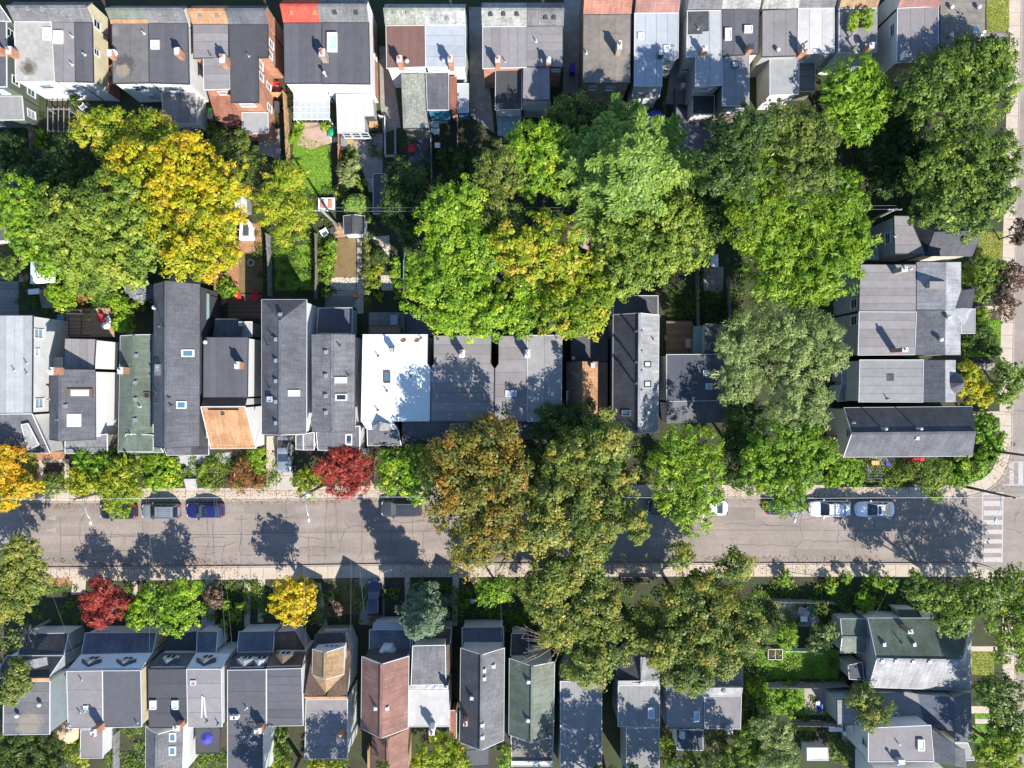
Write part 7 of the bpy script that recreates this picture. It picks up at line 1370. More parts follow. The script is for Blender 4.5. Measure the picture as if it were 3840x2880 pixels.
# ------------------------------------------------------------------ yard surfaces
LAWNP = []
for nm, t, pts, mat, k in (
    ('lawn', '01', [(345, 900), (400, 960), (410, 1180), (640, 1260), (660, 1659), (300, 1700), (320, 1300), (330, 1100)], 'lawn', 1), ('patio', '01', [(400, 1060), (560, 1060), (700, 1100), (640, 1240), (560, 1262), (480, 1290), (350, 1250), (400, 1150)], 'pink_patio', 2),
    ('patio', '01', [(735, 1155), (1095, 1155), (1095, 1550), (945, 1545), (860, 1290), (735, 1290)], 'gravel', 1), ('patio', '01', [(20, 1110), (210, 1110), (210, 1380), (20, 1320)], 'patio', 1), ('path', '01', [(1065, 400), (1150, 400), (1250, 1100), (1100, 1150), (1075, 900)], 'gravel', 2), ('patio', '01', [(1315, 1150), (1500, 1150), (1500, 1470), (1320, 1470)], 'blue_patio', 1), ('path', '01', [(1840, 60), (1950, 60), (2060, 1150), (1850, 1000)], 'gravel', 1), ('path', '02', [(450, -60), (600, -60), (570, 820), (440, 800)], 'gravel', 1), ('path', '02', [(1440, -60), (1500, -60), (1480, 900), (1330, 900)], 'gravel', 1), ('path', '02', [(1395, 900), (1690, 1040), (1690, 1400), (1400, 1300)], 'blue_patio', 1),
    ('garden_bed', '10', [(1760, 690), (2080, 430), (2240, 400), (2240, 520), (2065, 525), (2065, 880), (1890, 1000), (1890, 720)], 'mulch_orange', 1), ('lawn', '10', [(2065, 527), (2270, 527), (2270, 870), (2065, 870)], 'lawn_brown', 2), ('garden_bed', '11', [(-150, 250), (30, 280), (60, 380), (60, 510), (-140, 510)], 'mulch_orange', 2), ('lawn', '11', [(160, 520), (215, 470), (520, 450), (525, 850), (160, 850)], 'lawn', 1), ('lawn', '11', [(692, 400), (862, 400), (866, 735), (655, 735), (690, 600)], 'lawn_brown', 1), ('lawn', '10', [(775, 880), (935, 880), (935, 1000), (775, 1000)], 'lawn', 1), ('patio', '10', [(320, 790), (450, 790), (500, 1000), (360, 1000)], 'gravel', 1), ('patio', '10', [(-100, 770), (160, 770), (160, 1060), (-100, 1060)], 'deck_grey', 2), ('boardwalk', '10', [(165, 560), (240, 560), (245, 760), (165, 780)], 'deck_tan', 2), ('patio', '10', [(1970, 885), (2260, 885), (2260, 1095), (1970, 1095)], 'deck_brown', 3), ('patio', '10', [(1460, 690), (1850, 690), (1850, 800), (1460, 780)], 'patio', 1), ('patio', '11', [(975, 1040), (1275, 1040), (1275, 1240), (975, 1240)], 'gravel', 1), ('patio', '11', [(1295, 1040), (1530, 1040), (1530, 1240), (1295, 1240)], 'blue_patio', 1), ('patio', '11', [(600, 852), (868, 852), (868, 1000), (600, 1000)], 'patio', 1), ('garden_bed', '12', [(590, 330), (690, 330), (660, 500), (590, 480)], 'pink_patio', 1), ('patio', '12', [(860, 720), (1260, 720), (1260, 890), (860, 890)], 'soil', 1), ('path', '12', [(430, 1180), (505, 1180), (505, 2000), (430, 2000)], 'soil', 2),
    ('lawn', '13', [(1830, 350), (2030, 340), (2020, 600), (1780, 600)], 'lawn_dry', 1), ('path', '13', [(1790, 985), (2010, 985), (2010, 1022), (1790, 1022)], 'concrete', 2), ('lawn', '13', [(1690, 1105), (2010, 1105), (2010, 1425), (1690, 1425)], 'lawn', 1), ('path', '13', [(1640, 1480), (1960, 1480), (1960, 1540), (1640, 1540)], 'gravel', 1), ('lawn', '03', [(1885, -200), (2085, -200), (2085, 275), (1890, 275)], 'lawn_dry', 1), ('path', '03', [(1890, 282), (2085, 282), (2085, 430), (1890, 430)], 'driveway', 1), ('path', '23', [(1770, 235), (2040, 235), (2040, 290), (1770, 290)], 'concrete', 1), ('patio', '23', [(860, 640), (1100, 640), (1100, 860), (860, 860)], 'gravel', 1), ('patio', '23', [(540, 640), (640, 640), (640, 720), (540, 760)], 'paver', 2),
    ('garden_bed', '20', [(150, 585), (565, 585), (565, 650), (335, 660), (335, 880), (150, 880)], 'mulch_orange', 1), ('lawn', '20', [(220, 600), (316, 600), (312, 810), (222, 810)], 'lawn_dry', 2), ('garden_bed', '20', [(400, 680), (556, 680), (552, 900), (400, 900)], 'soil', 1), ('path', '20', [(336, 660), (600, 650), (592, 905), (556, 905), (556, 680), (400, 680), (400, 700), (336, 850)], 'concrete', 2), ('patio', '20', [(1125, 597), (1265, 597), (1265, 652), (1125, 652)], 'concrete', 3), ('path', '21', [(92, 450), (172, 450), (172, 905), (84, 905)], 'concrete', 1), ('path', '21', [(990, 545), (1030, 545), (1032, 890), (988, 890)], 'concrete', 1), ('garden_bed', '21', [(1035, 545), (1500, 560), (1500, 880), (1036, 885)], 'soil', 1), ('garden_bed', '20', [(590, 620), (1130, 620), (1200, 900), (600, 900)], 'soil', 1), ('garden_bed', '20', [(1700, 690), (2212, 640), (2212, 900), (1720, 900)], 'soil', 2), ('patio', '20', [(1520, 625), (2000, 590), (1990, 690), (1530, 690)], 'paver', 3),
    ('path', '30', [(630, 15), (745, 15), (735, 150), (615, 165)], 'concrete', 1), ('garden_bed', '30', [(380, 15), (625, 15), (615, 90), (420, 90)], 'mulch_orange', 1), ('path', '30', [(1138, 10), (1188, 10), (1190, 330), (1140, 330)], 'concrete', 1), ('lawn', '30', [(1640, 45), (1780, 45), (1780, 110), (1640, 110)], 'lawn', 1), ('path', '30', [(1775, 20), (1845, 20), (1860, 440), (1740, 440)], 'paver', 2), ('path', '30', [(2110, 60), (2165, 60), (2160, 440), (2110, 440)], 'concrete', 1), ('path', '31', [(20, 0), (82, 0), (62, 400), (15, 400)], 'concrete', 1), ('path', '31', [(890, 8), (1112, 8), (1110, 420), (895, 420)], 'gravel', 1), ('lawn', '31', [(660, 25), (885, 25), (885, 330), (760, 330), (665, 200)], 'lawn_brown', 1), ('path', '31', [(1285, 10), (1330, 10), (1330, 250), (1285, 250)], 'concrete', 2), ('path', '31', [(1700, 5), (1755, 5), (1740, 430), (1692, 430)], 'concrete', 1), ('garden_bed', '31', [(1130, 25), (1270, 25), (1265, 240), (1130, 240)], 'soil', 1), ('path', '31', [(500, 60), (560, 60), (620, 430), (540, 430)], 'concrete', 1),
    ('patio', '33', [(40, 215), (430, 215), (430, 440), (100, 430)], 'gravel', 1), ('lawn', '33', [(-100, 640), (612, 640), (612, 885), (-100, 885)], 'lawn', 1), ('lawn', '33', [(-60, 935), (315, 935), (310, 1200), (-60, 1200)], 'lawn', 1), ('patio', '33', [(315, 940), (590, 940), (590, 1200), (315, 1200)], 'patio', 1), ('lawn', '33', [(1758, 658), (1960, 658), (1950, 860), (1760, 850)], 'lawn_dry', 1), ('path', '33', [(1758, 608), (1980, 608), (1980, 652), (1758, 652)], 'concrete', 1), ('path', '33', [(1758, 1125), (1960, 1125), (1960, 1188), (1758, 1188)], 'concrete', 1), ('lawn', '33', [(1785, 1192), (1980, 1192), (1980, 1230), (1785, 1230)], 'lawn', 1), ('path', '33', [(1790, 1234), (1980, 1234), (1980, 1278), (1790, 1278)], 'concrete', 1), ('lawn', '33', [(1762, 1286), (1940, 1282), (1920, 1440), (1770, 1440)], 'lawn', 1), ('lawn', '33', [(200, 1270), (420, 1270), (420, 1340), (230, 1340)], 'lawn_dry', 1), ('patio', '33', [(640, 1300), (735, 1300), (735, 1420), (640, 1420)], 'patio', 1)):
    patch(nm, t, pts, mat, k)
    if mat.startswith('lawn') and mat != 'lawn_brown': LAWNP.append((t, pts))
crazy('crazy_paving', '11', [(650, 738), (862, 738), (862, 855), (640, 840)], .42, 'flagstone'); crazy('crazy_paving', '11', [(870, 738), (934, 738), (930, 1050), (868, 1050)], .34, 'flagstone'); crazy('crazy_paving', '11', [(1078, 720), (1172, 720), (1188, 850), (1084, 850)], .4, 'flagstone'); crazy('crazy_paving', '11', [(1000, 390), (1150, 375), (1165, 520), (1135, 640), (1110, 520), (1060, 440)], .38, 'flagstone'); crazy('crazy_paving', '01', [(945, 1540), (1008, 1540), (1010, 1659), (975, 1659)], .4, 'flagstone')
grid_stones('stepping_path', '11', 872, 400, 916, 732, 1, 9, 'patio', .07); grid_stones('paved_path', '20', 1604, 640, 1692, 812, 2, 5, 'paver', .03); grid_stones('driveway', '21', 176, 452, 318, 905, 1, 4, 'driveway', .03); grid_stones('tiled_patio', '12', 1655, 640, 1828, 920, 3, 5, 'patio', .03); grid_stones('paved_walk', '11', 745, 1005, 800, 1165, 2, 5, 'patio', .03)
def steps(label, t, x0, y0, x1, y1, n, up=True, mat='paver'):
    a, b = W(t, x0, y1, .2), W(t, x1, y0, .2); root = thing('garden_steps', label, 'steps', ((a[0]+b[0])/2, (a[1]+b[1])/2, .12))
    for i in range(n):
        f0, f1 = i/n, (i+1)/n; v0 = a[1]+(b[1]-a[1])*f0; v1 = a[1]+(b[1]-a[1])*f1; z = .12+.15*((i+1) if up else (n-i))
        MB().prism([(a[0], v0), (b[0], v0), (b[0], v1-.004), (a[0], v1-.004)], .1, z).obj('step', mat, root)
    return root
steps('grey stone steps from the pavement to the tall dark house', '20', 1606, 815, 1702, 904, 4); steps('grey steps in front of the pale mansard with white boards', '30', 1745, 350, 1860, 440, 4, False)

# ------------------------------------------------------------------ vehicles
car('black car under the lime fan shaped tree', '20', 1005, 1105, 4.35, 1.8, 1.45, 'black', 'sedan', 180, roof='sun')
car('silver grey SUV with ribbed roof between black and blue cars', '20', 1373, 1106, 4.5, 1.86, 1.68, 'silver', 'suv', 180, rails=True)
car('deep blue hatchback with sunroof on the street', '20', 1758, 1098, 4.4, 1.8, 1.48, 'blue', 'hatch', 180, roof='sun')
car('dark navy minivan with pale roof rails beside the rust chestnut', '21', 1250, 1082, 4.75, 1.95, 1.75, 'grey', 'van', 180, rails=True)
car('silver sedan nose out in the narrow driveway', '21', 237, 604, 4.4, 1.8, 1.42, 'silver', 'sedan', 270)
car('pale car almost hidden below the chestnut crowns', '22', 20, 1068, 4.6, 1.85, 1.7, 'silver', 'suv', 180)
car('black sedan peeping out left of the airy lime street tree', '22', 1345, 1066, 4.5, 1.82, 1.46, 'black', 'sedan', 180)
car('white sedan partly covered by the airy lime street tree', '22', 1702, 1074, 4.55, 1.82, 1.46, 'white', 'sedan', 180)
car('dark grey car left of the white SUV, half under leaves', '23', 155, 1070, 4.5, 1.82, 1.46, 'grey', 'sedan', 0)
car('white SUV with black roof rack near the corner', '23', 552, 1082, 4.85, 1.9, 1.72, 'white', 'suv', 180, rails=True, rack=True)
car('white car with dark sunroof nearest the crossing', '23', 938, 1086, 4.55, 1.84, 1.45, 'white', 'sedan', 180, roof='sun')
car('navy SUV parked nose to the street in the shaded south driveway', '31', 1018, 200, 4.1, 1.75, 1.6, 'navy', 'suv', 90, rails=True)

# ------------------------------------------------------------------ poles and wires
def pole(label, t, x, y, h, arm=None, lamp_h=7.6, can=False, cross=True, mat='pole_wood'):
    """(x, y): where the pole's top is seen; arm: where its street lamp is seen"""
    p = W(t, x, y, h); root = thing('utility_pole', label, 'pole', (p[0], p[1], .12), 'utility poles')
    MB().tube([(p[0], p[1], 0), (p[0], p[1], h)], [.17, .11], 12).obj('shaft', mat, root, smooth=True)
    if cross:
        MB().bar((p[0]-.75, p[1], h-.4), (p[0]+.75, p[1], h-.4), .1, .12).obj('crossarm', mat, root)
        for dx in (-.65, -.25, .3, .65): MB().lathe((p[0]+dx, p[1], h-.34), [(.04, 0), (.06, .08), (.03, .2)], 8).obj('insulator', 'plastic_white', root)
    if can:
        MB().lathe((p[0]+.36, p[1], h-2.2), [(.26, 0), (.3, .05), (.3, .85), (.24, .95), (.06, 1.0)], 14).obj('transformer', 'metal_white', root, smooth=True)
    if arm:
        e = W(t, *arm, lamp_h); b = (p[0], p[1], lamp_h-.7); m = lerp(b, e, .45)
        MB().tube([b, (m[0], m[1], lamp_h+.1), (lerp(b, e, .8)[0], lerp(b, e, .8)[1], lamp_h+.2), e], [.05, .045, .04, .035], 8).obj('lamp_arm', 'metal_white', root)
        hd = MB().tube([e, (e[0], e[1]-.28, e[2]-.02), (e[0], e[1]-.6, e[2]-.04)], [.07, .16, .1], 10).obj('lamp_head', 'metal_white', root, smooth=True)
        MB().lathe((e[0], e[1]-.32, e[2]-.2), [(.1, 0), (.13, .07)], 10).obj('lamp_glass', 'glass_white', hd)
    return p, root
pA, _ = pole('dark pole with white lamp arm over the black car', '20', 636, 1000, 9, (782, 1170)); pB, _ = pole('pole with white transformer and lamp arm beside the red maple', '21', 385, 978, 9, (456, 1145), can=True); pC, _ = pole('tall dark corner pole leaning over the zebra crossing', '23', 2135, 984, 9.5, (1968, 1150), lamp_h=7.8); pD, _ = pole('dark pole at the right edge above the corner pavement', '23', 2330, 632, 9, cross=False); pE, _ = pole('grey pole in the back gardens beside the small shed', '11', 560, 155, 8.5, mat='wood_grey'); pF, _ = pole('pole hidden among the right hand back garden trees', '13', 1110, 145, 8.2, mat='wood_grey'); pG, _ = pole('lamp pole under the dense lime street tree', '23', 340, 985, 8.5, (232, 1150))
up = lambda p, dz, dx=0, dy=0: (p[0]+dx, p[1]+dy, p[2]+dz)
lf = (-75, pA[1]+.1, 8.9); rt = (80, pC[1]-.3, 9.2)
cable('pale overhead wire along the north pavement', [lf, up(pA, -.2), up(pB, -.2), up(pG, .3), up(pC, -.2), rt], .018, 'cable_pale', .25)
cable('black overhead wire just above the pale one', [up(lf, -.6, 0, .9), up(pA, -.9, 0, .6), up(pB, -.9, 0, .6), up(pG, -.7, 0, .6), up(pC, -.9, 0, .5), up(rt, -.5)], .014, 'cable_black', .3)
cable('lower pale wire of the back garden pole line', [(-20.5, pE[1]-.2, 8), up(pE, -.6), up(pF, -.2)], .011, 'metal_grey', .3); cable('upper pale wire of the back garden pole line', [(-20.5, pE[1]+.4, 8.2), up(pE, -.3, .3, .3), up(pF, 0, 0, .35)], .011, 'metal_grey', .35)
for lab, a, b in (('dashed service wire to the left mansard pair', ('20', 1285, 985, 8.6), ('30', 1290, 640, 6.2)), ('second service wire to the left mansard pair', ('20', 1262, 985, 8.6), ('30', 1355, 420, 5.6)), ('service wire to the dark grey dormer pair', ('20', 1866, 985, 8.6), ('30', 2005, 600, 6.0)), ('service wire to the pale dormer roof', ('20', 1850, 985, 8.6), ('30', 1947, 590, 6.0)), ('service wire at far left above the hump arrows', ('20', 128, 1010, 8.6), ('30', 628, 650, 6)), ('service wire over the tan shingled house', ('21', 390, 978, 8.6), ('31', 432, 660, 6)), ('service wire over the street beside the red maple', ('21', 816, 975, 8.6), ('31', 818, 480, 5)), ('service wire to the red-brown gable', ('21', 830, 978, 8.6), ('31', 935, 330, 5)), ('service wire under the airy lime street tree', ('22', 1300, 985, 8.6), ('32', 1200, 700, 6)), ('service wire right of the white sedan', ('22', 1970, 988, 8.6), ('32', 1900, 780, 6)), ('service wire to the green hipped house', ('23', 1478, 990, 8.6), ('33', 900, 380, 6.4)), ('service wire in front of the dark gable house', ('31', 2105, -200, 8.4), ('31', 2122, 520, 5))):
    cable(lab, [W(*a), W(*b)], .006, 'wood_grey', .2)

# ------------------------------------------------------------------ fences
fence('new tan wooden fence beside the green back lawn', '01', [(272, 838), (288, 1130), (300, 1440)], 1.9, 'fence_new', 'wood_new')
fence('rust red wooden fence beside the long paved patio', '01', [(735, 1160), (735, 1420), (735, 1659)], 1.7, 'fence_red', 'wood_new'); fence('short brown fence next to the barbecue', '01', [(150, 842), (262, 842)], 1.6, 'fence_new', 'wood_new'); fence('grey weathered fence beside the green lawn in the middle gardens', '11', [(125, 385), (140, 640), (145, 905)], 1.8, 'fence_grey', 'wood_grey'); fence('dark fence left of the border plants', '11', [(535, 380), (540, 640), (535, 930)], 1.5, 'fence_old'); fence('pale green mesh-like fence under the linden crown', '11', [(1290, 530), (1285, 800), (1290, 1050), (1285, 1230)], 1.4, 'fence_grey', 'plastic_teal'); fence('dark fence between the shaded gardens right of centre', '12', [(1585, 620), (1585, 900), (1590, 1160)], 1.7, 'fence_old'); fence('low fence right of the tan tiled patio', '12', [(1850, 760), (1860, 1120)], 1.5, 'fence_grey', 'wood_grey'); fence('brown fence beside the lime round bush', '10', [(1893, 690), (1893, 880), (1893, 1085)], 1.6, 'fence_red', 'wood_new'); fence('low white railing round the sunken path', '01', [(1075, 1022), (1122, 1030), (1124, 1360), (1212, 1360), (1212, 1120)], 1.0, 'plastic_white', 'plastic_white', 1.6); fence('grey fence of the white chair yard', '01', [(1505, 960), (1520, 1280), (1525, 1560)], 1.6, 'fence_grey', 'wood_grey'); fence('narrow pale fence right of the white chair yard', '01', [(1745, 960), (1748, 1290)], 1.6, 'fence_grey', 'wood_grey')
fence('pale fence line below the pale house with pink shingles', '02', [(1393, 800), (1395, 1250)], 1.6, 'fence_grey', 'wood_grey'); fence('dark fence post row near the blue umbrella', '02', [(1305, 880), (1300, 1250)], 1.5, 'fence_old'); fence('fence behind the patched roof pair', '02', [(1690, 1050), (1690, 1390)], 1.6, 'fence_grey', 'wood_grey'); fence('long weathered fence across the lower right lawn', '33', [(-40, 915), (330, 920), (640, 905)], 1.8, 'fence_grey', 'wood_grey'); fence('fence above the shaded patio at lower right', '33', [(20, 190), (280, 200), (530, 208)], 1.6, 'fence_grey', 'wood_grey'); fence('third fence down in the lower right gardens', '33', [(220, 1245), (420, 1250), (590, 1255)], 1.6, 'fence_grey', 'wood_grey'); fence('fence along the lawn of the raised garden box', '33', [(130, 625), (420, 628)], 1.1, 'plastic_white', 'plastic_white'); fence('dark fence along the bottom garden path', '30', [(1038, 1330), (1036, 1659)], 1.6, 'fence_grey', 'wood_grey'); fence('bright new fence strip beside the red-brown rear roof', '31', [(985, 1440), (985, 1659)], 1.5, 'fence_new', 'wood_new'); fence('low fence right of the front walk under the red maple', '21', [(1030, 560), (1032, 885)], .9, 'wood_dark', 'wood_dark'); fence('left edge fence below the shaded porch', '00', [(205, 840), (312, 1000), (328, 1320)], 1.6, 'fence_old'); fence('fence across the back gardens at the upper left', '00', [(1560, 1180), (1790, 1180)], 1.5, 'fence_old'); fence('fence between the trees at the upper right dark gap', '03', [(860, 1210), (862, 1480)], 1.5, 'fence_old'); fence('fence around the hop vine trellis at the pavement', '23', [(560, 880), (1240, 882)], .9, 'plastic_black', 'plastic_black')

# ------------------------------------------------------------------ garden buildings and furniture
def shed(label, t, pts, h, roof, wall='wood_dark', ridge=None, axis='v', name='garden_shed', edge='trim_white', cat='shed'):
    hh = House(label, t, sum(p[0] for p in pts)/len(pts), sum(p[1] for p in pts)/len(pts), name, cat, None, wall)
    if ridge: hh.gable(t, pts, h, ridge, axis, roof, over=.08, auto=False, trim=edge, hr=h+.7)
    else: hh.flat(t, pts, h, roof, 'v', trim=edge, auto=False)
    return hh
shed('small grey gabled shed with white ridge in the middle gardens', '11', [(756, 206), (938, 206), (940, 372), (762, 372)], 2.3, ('s_dark', 's_dark'), 'plastic_white', 848); shed('navy roofed narrow shed beside the dark conifer-like tree', '11', [(1012, -160), (1116, -160), (1116, 186), (1012, 190)], 2.2, 'm_navy', 'wood_dark'); shed('pale metal roofed shed right of the golden maple', '10', [(2025, 40), (2128, 40), (2132, 168), (2040, 178)], 2.2, 'metal_white', 'wood_grey'); shed('white boxy shed at the bottom of the lower right garden', '33', [(336, 1484), (516, 1484), (520, 1592), (338, 1592)], 2.2, 'm_white', 'pale_siding'); shed('grey flat shed behind the left fresh green tree', '10', [(-140, 280), (40, 280), (50, 420), (-140, 430)], 2.4, 'm_mauve_dark', 'stucco_cream'); shed('navy flat shed roof at the left edge under trees', '00', [(-80, 1565), (190, 1568), (140, 1700), (-80, 1700)], 2.4, 'm_navy', 'wood_dark'); shed('dark flat lean-to behind the long ribbed gable', '12', [(870, 770), (1150, 720), (1170, 890), (876, 892)], 2.6, 'm_dark', 'wood_dark', edge='trim_dark'); shed('mauve flat rear lean-to behind the white roof', '11', [(982, 1152), (1248, 1152), (1246, 1228), (984, 1228)], 3.2, 'deck_brown', 'brick_brown', edge='trim_dark')
a = [W('10', 2048, 402, 1.6), W('10', 2166, 402, 1.6), W('10', 2166, 290, 1.6), W('10', 2150, 250, 1.6), W('10', 2110, 222, 1.6), W('10', 2060, 218, 1.6)]
q = thing('hot_tub', 'white rounded tub with dark cover beside the golden maple', 'hot tub', (*a[0][:2], .12)); MB().prism([p[:2] for p in a], .1, 1.0).obj('shell', 'plastic_white', q); MB().prism(inset(ccw([p[:2] for p in a]), .42), 1.0, 1.08).obj('cover', 'm_navy', q)
def pergola(label, t, x0, y0, x1, y1, n, h=2.4, mat='wood_grey', axis='v', glass=None, name='pergola', m2=0):
    a, b = W(t, x0, y1, h), W(t, x1, y0, h); root = thing(name, label, 'pergola', ((a[0]+b[0])/2, (a[1]+b[1])/2, .12))
    for x in (a[0]+.1, b[0]-.1):
        for y in (a[1]+.1, b[1]-.1): MB().box((x, y, h/2+.05), (.1, .1, h-.1)).obj('post', mat, root)
    for k in range(2):
        if axis == 'v': yy = (a[1], b[1])[k]; MB().bar((a[0]-.1, yy, h-.06), (b[0]+.1, yy, h-.06), .07, .14).obj('beam', mat, root)
        else: xx = (a[0], b[0])[k]; MB().bar((xx, a[1]-.1, h-.06), (xx, b[1]+.1, h-.06), .07, .14).obj('beam', mat, root)
    for i in range(n):
        f = i/(n-1)
        if axis == 'v': xx = a[0]+(b[0]-a[0])*f; MB().bar((xx, a[1]-.2, h+.06), (xx, b[1]+.2, h+.06), .06, .1).obj('rafter', mat, root)
        else: yy = a[1]+(b[1]-a[1])*f; MB().bar((a[0]-.2, yy, h+.06), (b[0]+.2, yy, h+.06), .06, .1).obj('rafter', mat, root)
    for i in range(m2):
        yy = a[1]+(b[1]-a[1])*i/(m2-1); MB().bar((a[0]-.1, yy, h+.14), (b[0]+.1, yy, h+.14), .05, .05).obj('batten', mat, root)
    if glass:
        for i in range(n-1):
            u0, u1 = a[0]+(b[0]-a[0])*(i+.06)/(n-1), a[0]+(b[0]-a[0])*(i+.94)/(n-1); MB().prism([(u0, a[1]), (u1, a[1]), (u1, b[1]), (u0, b[1])], h+.12, h+.13).obj('pane', glass, root)
    return root
m_ = bpy.data.materials.new('clear_sheet'); m_.use_nodes = True; n_ = m_.node_tree.nodes; l_ = m_.node_tree.links; tr_ = n_.new('ShaderNodeBsdfTransparent'); mx_ = n_.new('ShaderNodeMixShader'); mx_.inputs[0].default_value = .35; n_['Principled BSDF'].inputs['Base Color'].default_value = (.7, .74, .78, 1); n_['Principled BSDF'].inputs['Roughness'].default_value = .1; l_.new(tr_.outputs[0], mx_.inputs[1]); l_.new(n_['Principled BSDF'].outputs[0], mx_.inputs[2]); l_.new(mx_.outputs[0], n_['Material Output'].inputs['Surface']); M['clear_sheet'] = m_
pergola('weathered grey pergola in the upper left shaded yard', '00', 415, 942, 600, 1135, 5); pergola('white framed glass canopy behind the white stucco house', '01', 330, 820, 636, 1030, 7, 2.6, 'trim_white', 'v', 'clear_sheet', 'glass_canopy', 5); pergola('pinkish wooden pergola behind the mauve and pale roofs', '02', 1745, 1002, 1980, 1150, 6, 2.5, 'wood_old', 'h', m2=0); pergola('black garden trellis beside the hop vine', '23', 862, 745, 975, 842, 5, 1.9, 'metal_dark', 'h', name='trellis'); pergola('dark slatted pergola over the left wooden terrace', '10', 590, 1020, 700, 1240, 8, 2.3, 'wood_dark', 'h')
def umbrella(label, t, x, y, rp, mat, h=2.5, n=8):
    p = W(t, x, y, h); r = m_of(rp)*(1-h/H); root = thing('patio_umbrella', label, 'umbrella', (p[0], p[1], .12)); mb = MB(); ed = [(p[0]+r*math.cos(6.2832*i/n+.3), p[1]+r*math.sin(6.2832*i/n+.3), h-.45) for i in range(n)]
    for i in range(n):
        a, b = ed[i], ed[(i+1) % n]; m = lerp(a, b, .5); m = (m[0]+(p[0]-m[0])*.05, m[1]+(p[1]-m[1])*.05, m[2]+.06)
        mb.poly([a, m, (p[0], p[1], h)]); mb.poly([m, b, (p[0], p[1], h)]); mb.poly([(a[0], a[1], a[2]-.12), (b[0], b[1], b[2]-.12), b, m, a])
    mb.obj('canopy', mat, root); MB().tube([(p[0], p[1], .12), (p[0], p[1], h+.08)], .03, 8).obj('pole', 'wood_dark', root); MB().lathe((p[0], p[1], .12), [(.28, 0), (.26, .08), (.05, .12)], 12).obj('base', 'iron', root)
    rb = MB()
    for e in ed: rb.bar((p[0], p[1], h-.03), (e[0], e[1], e[2]-.03), .02)
    rb.obj('ribs', 'wood_dark', root)['kind'] = 'stuff'
umbrella('violet blue patio umbrella right of the tall spruce', '02', 1245, 1032, 98, 'cloth_blue', 2.6); umbrella('beige patio umbrella behind the pinkish roof', '30', 565, 1372, 102, 'cloth_beige', 2.6); umbrella('small blue umbrella below the green metal lean-to', '02', 240, 1085, 40, 'cloth_blue', 2.2); umbrella('violet half-shaded umbrella on the small rear terrace roof', '30', 1770, 1420, 55, 'cloth_blue', 4.6); umbrella('white garden parasol on the wooden terrace', '10', 902, 1152, 32, 'cloth_white', 2.0)
p = W('10', 360, 700, 2.2); q = thing('gazebo', 'white canvas garden tent half under the sumac tree', 'tent', (p[0], p[1], .12)); e = [W('10', x, y, 2.1) for x, y in ((262, 792), (468, 782), (470, 602), (264, 600))]; mb = MB(); top = (p[0], p[1], 2.9)
for i in range(4): mb.poly([e[i], e[(i+1) % 4], top])
for i in range(4): a_, b_ = e[i], e[(i+1) % 4]; mb.poly([(a_[0], a_[1], 1.85), (b_[0], b_[1], 1.85), b_, a_])
mb.obj('canopy', 'cloth_white', q)
for v in e: MB().tube([(v[0], v[1], .12), (v[0], v[1], 2.1)], .025, 6).obj('leg', 'metal_white', q)
def chair(label, t, x, y, mat, rz=0.0, s=1.0):
    p = W(t, x, y, .4); root = thing('garden_chair', label, 'chair', (p[0], p[1], .124)); root.rotation_euler = (0, 0, math.radians(rz)); ORI[root.name] = (0, 0, 0); o = (0, 0, 0); w = .3*s
    MB().slab([(-w, -.3*s, .34), (w, -.3*s, .36), (w, .3*s, .42), (-w, .3*s, .42)][::1], .05).obj('seat', mat, root, o); MB().slab([(-w, -.3*s, .38), (w, -.3*s, .38), (w*.9, -.62*s, .95), (-w*.9, -.62*s, .95)], .05).obj('backrest', mat, root, o)
    for sx in (-1, 1):
        MB().box((sx*(w+.05), -.05, .58), (.1, .7*s, .04)).obj('armrest', mat, root, o)
        for sy in (-.28, .28): MB().box((sx*(w+.03), sy*s, .28), (.06, .06, .56)).obj('leg', mat, root, o)
chair('red garden chair left of the pair by the dark decking', '10', 2052, 905, 'plastic_red', 200, 1.25); chair('red garden chair right of the pair by the dark decking', '10', 2200, 915, 'plastic_red', 150, 1.25); chair('dark red chair on the sunny wooden terrace', '10', 878, 1098, 'plastic_red', 160); chair('red chair by the brick semi back door', '01', 172, 750, 'plastic_red', 90, 1.2); chair('red chair with teal cushion neighbour at the brick semi', '01', 172, 800, 'plastic_red', 90, 1.2); chair('teal chair between red chairs at the brick semi', '01', 190, 772, 'plastic_teal', 90, .8); chair('red chair on the blue patio', '01', 1342, 1285, 'plastic_red', 80, 1.1); chair('white slatted chair nearest the house in the grey yard', '01', 1620, 1030, 'plastic_white', 0, 1.1); chair('upper white slatted chair by the grey fence', '01', 1560, 1085, 'plastic_white', 270, 1.0); chair('lower white slatted chair by the grey fence', '01', 1562, 1138, 'plastic_white', 270, 1.0); chair('white chair right of the parasol on the terrace', '10', 940, 1110, 'plastic_white', 120, .9); chair('grey chair in the shaded yard at the upper left', '00', 1305, 950, 'plastic_white', 30, .7); chair('white chair by the pergola at upper left', '00', 720, 925, 'plastic_white', 40, .9); chair('second white chair by the pergola at upper left', '00', 690, 988, 'plastic_white', 70, .8); chair('teal chair on the shaded patio at lower right', '33', 360, 282, 'plastic_teal', 30, 1.3); chair('pale chair left of the teal chair', '33', 285, 300, 'cloth_grey', 70, 1.2); chair('violet grey chair below the teal chair', '33', 392, 372, 'cloth_grey', 200, 1.3); chair('white lounge chair on the brown wooden deck', '12', 1362, 1262, 'plastic_white', 270, 1.1); chair('white chair at the deck edge near the blue roof', '12', 1540, 1180, 'plastic_white', 90, .8); chair('blue chair in the lower right garden patio', '33', 432, 1105, 'plastic_blue', 0, 1.1); chair('white wire chair near the small shed', '11', 590, 345, 'plastic_white', 30, 1.1); chair('small violet chair on the shaded patio above the white roof', '11', 1500, 1035, 'cloth_blue', 0, .9)
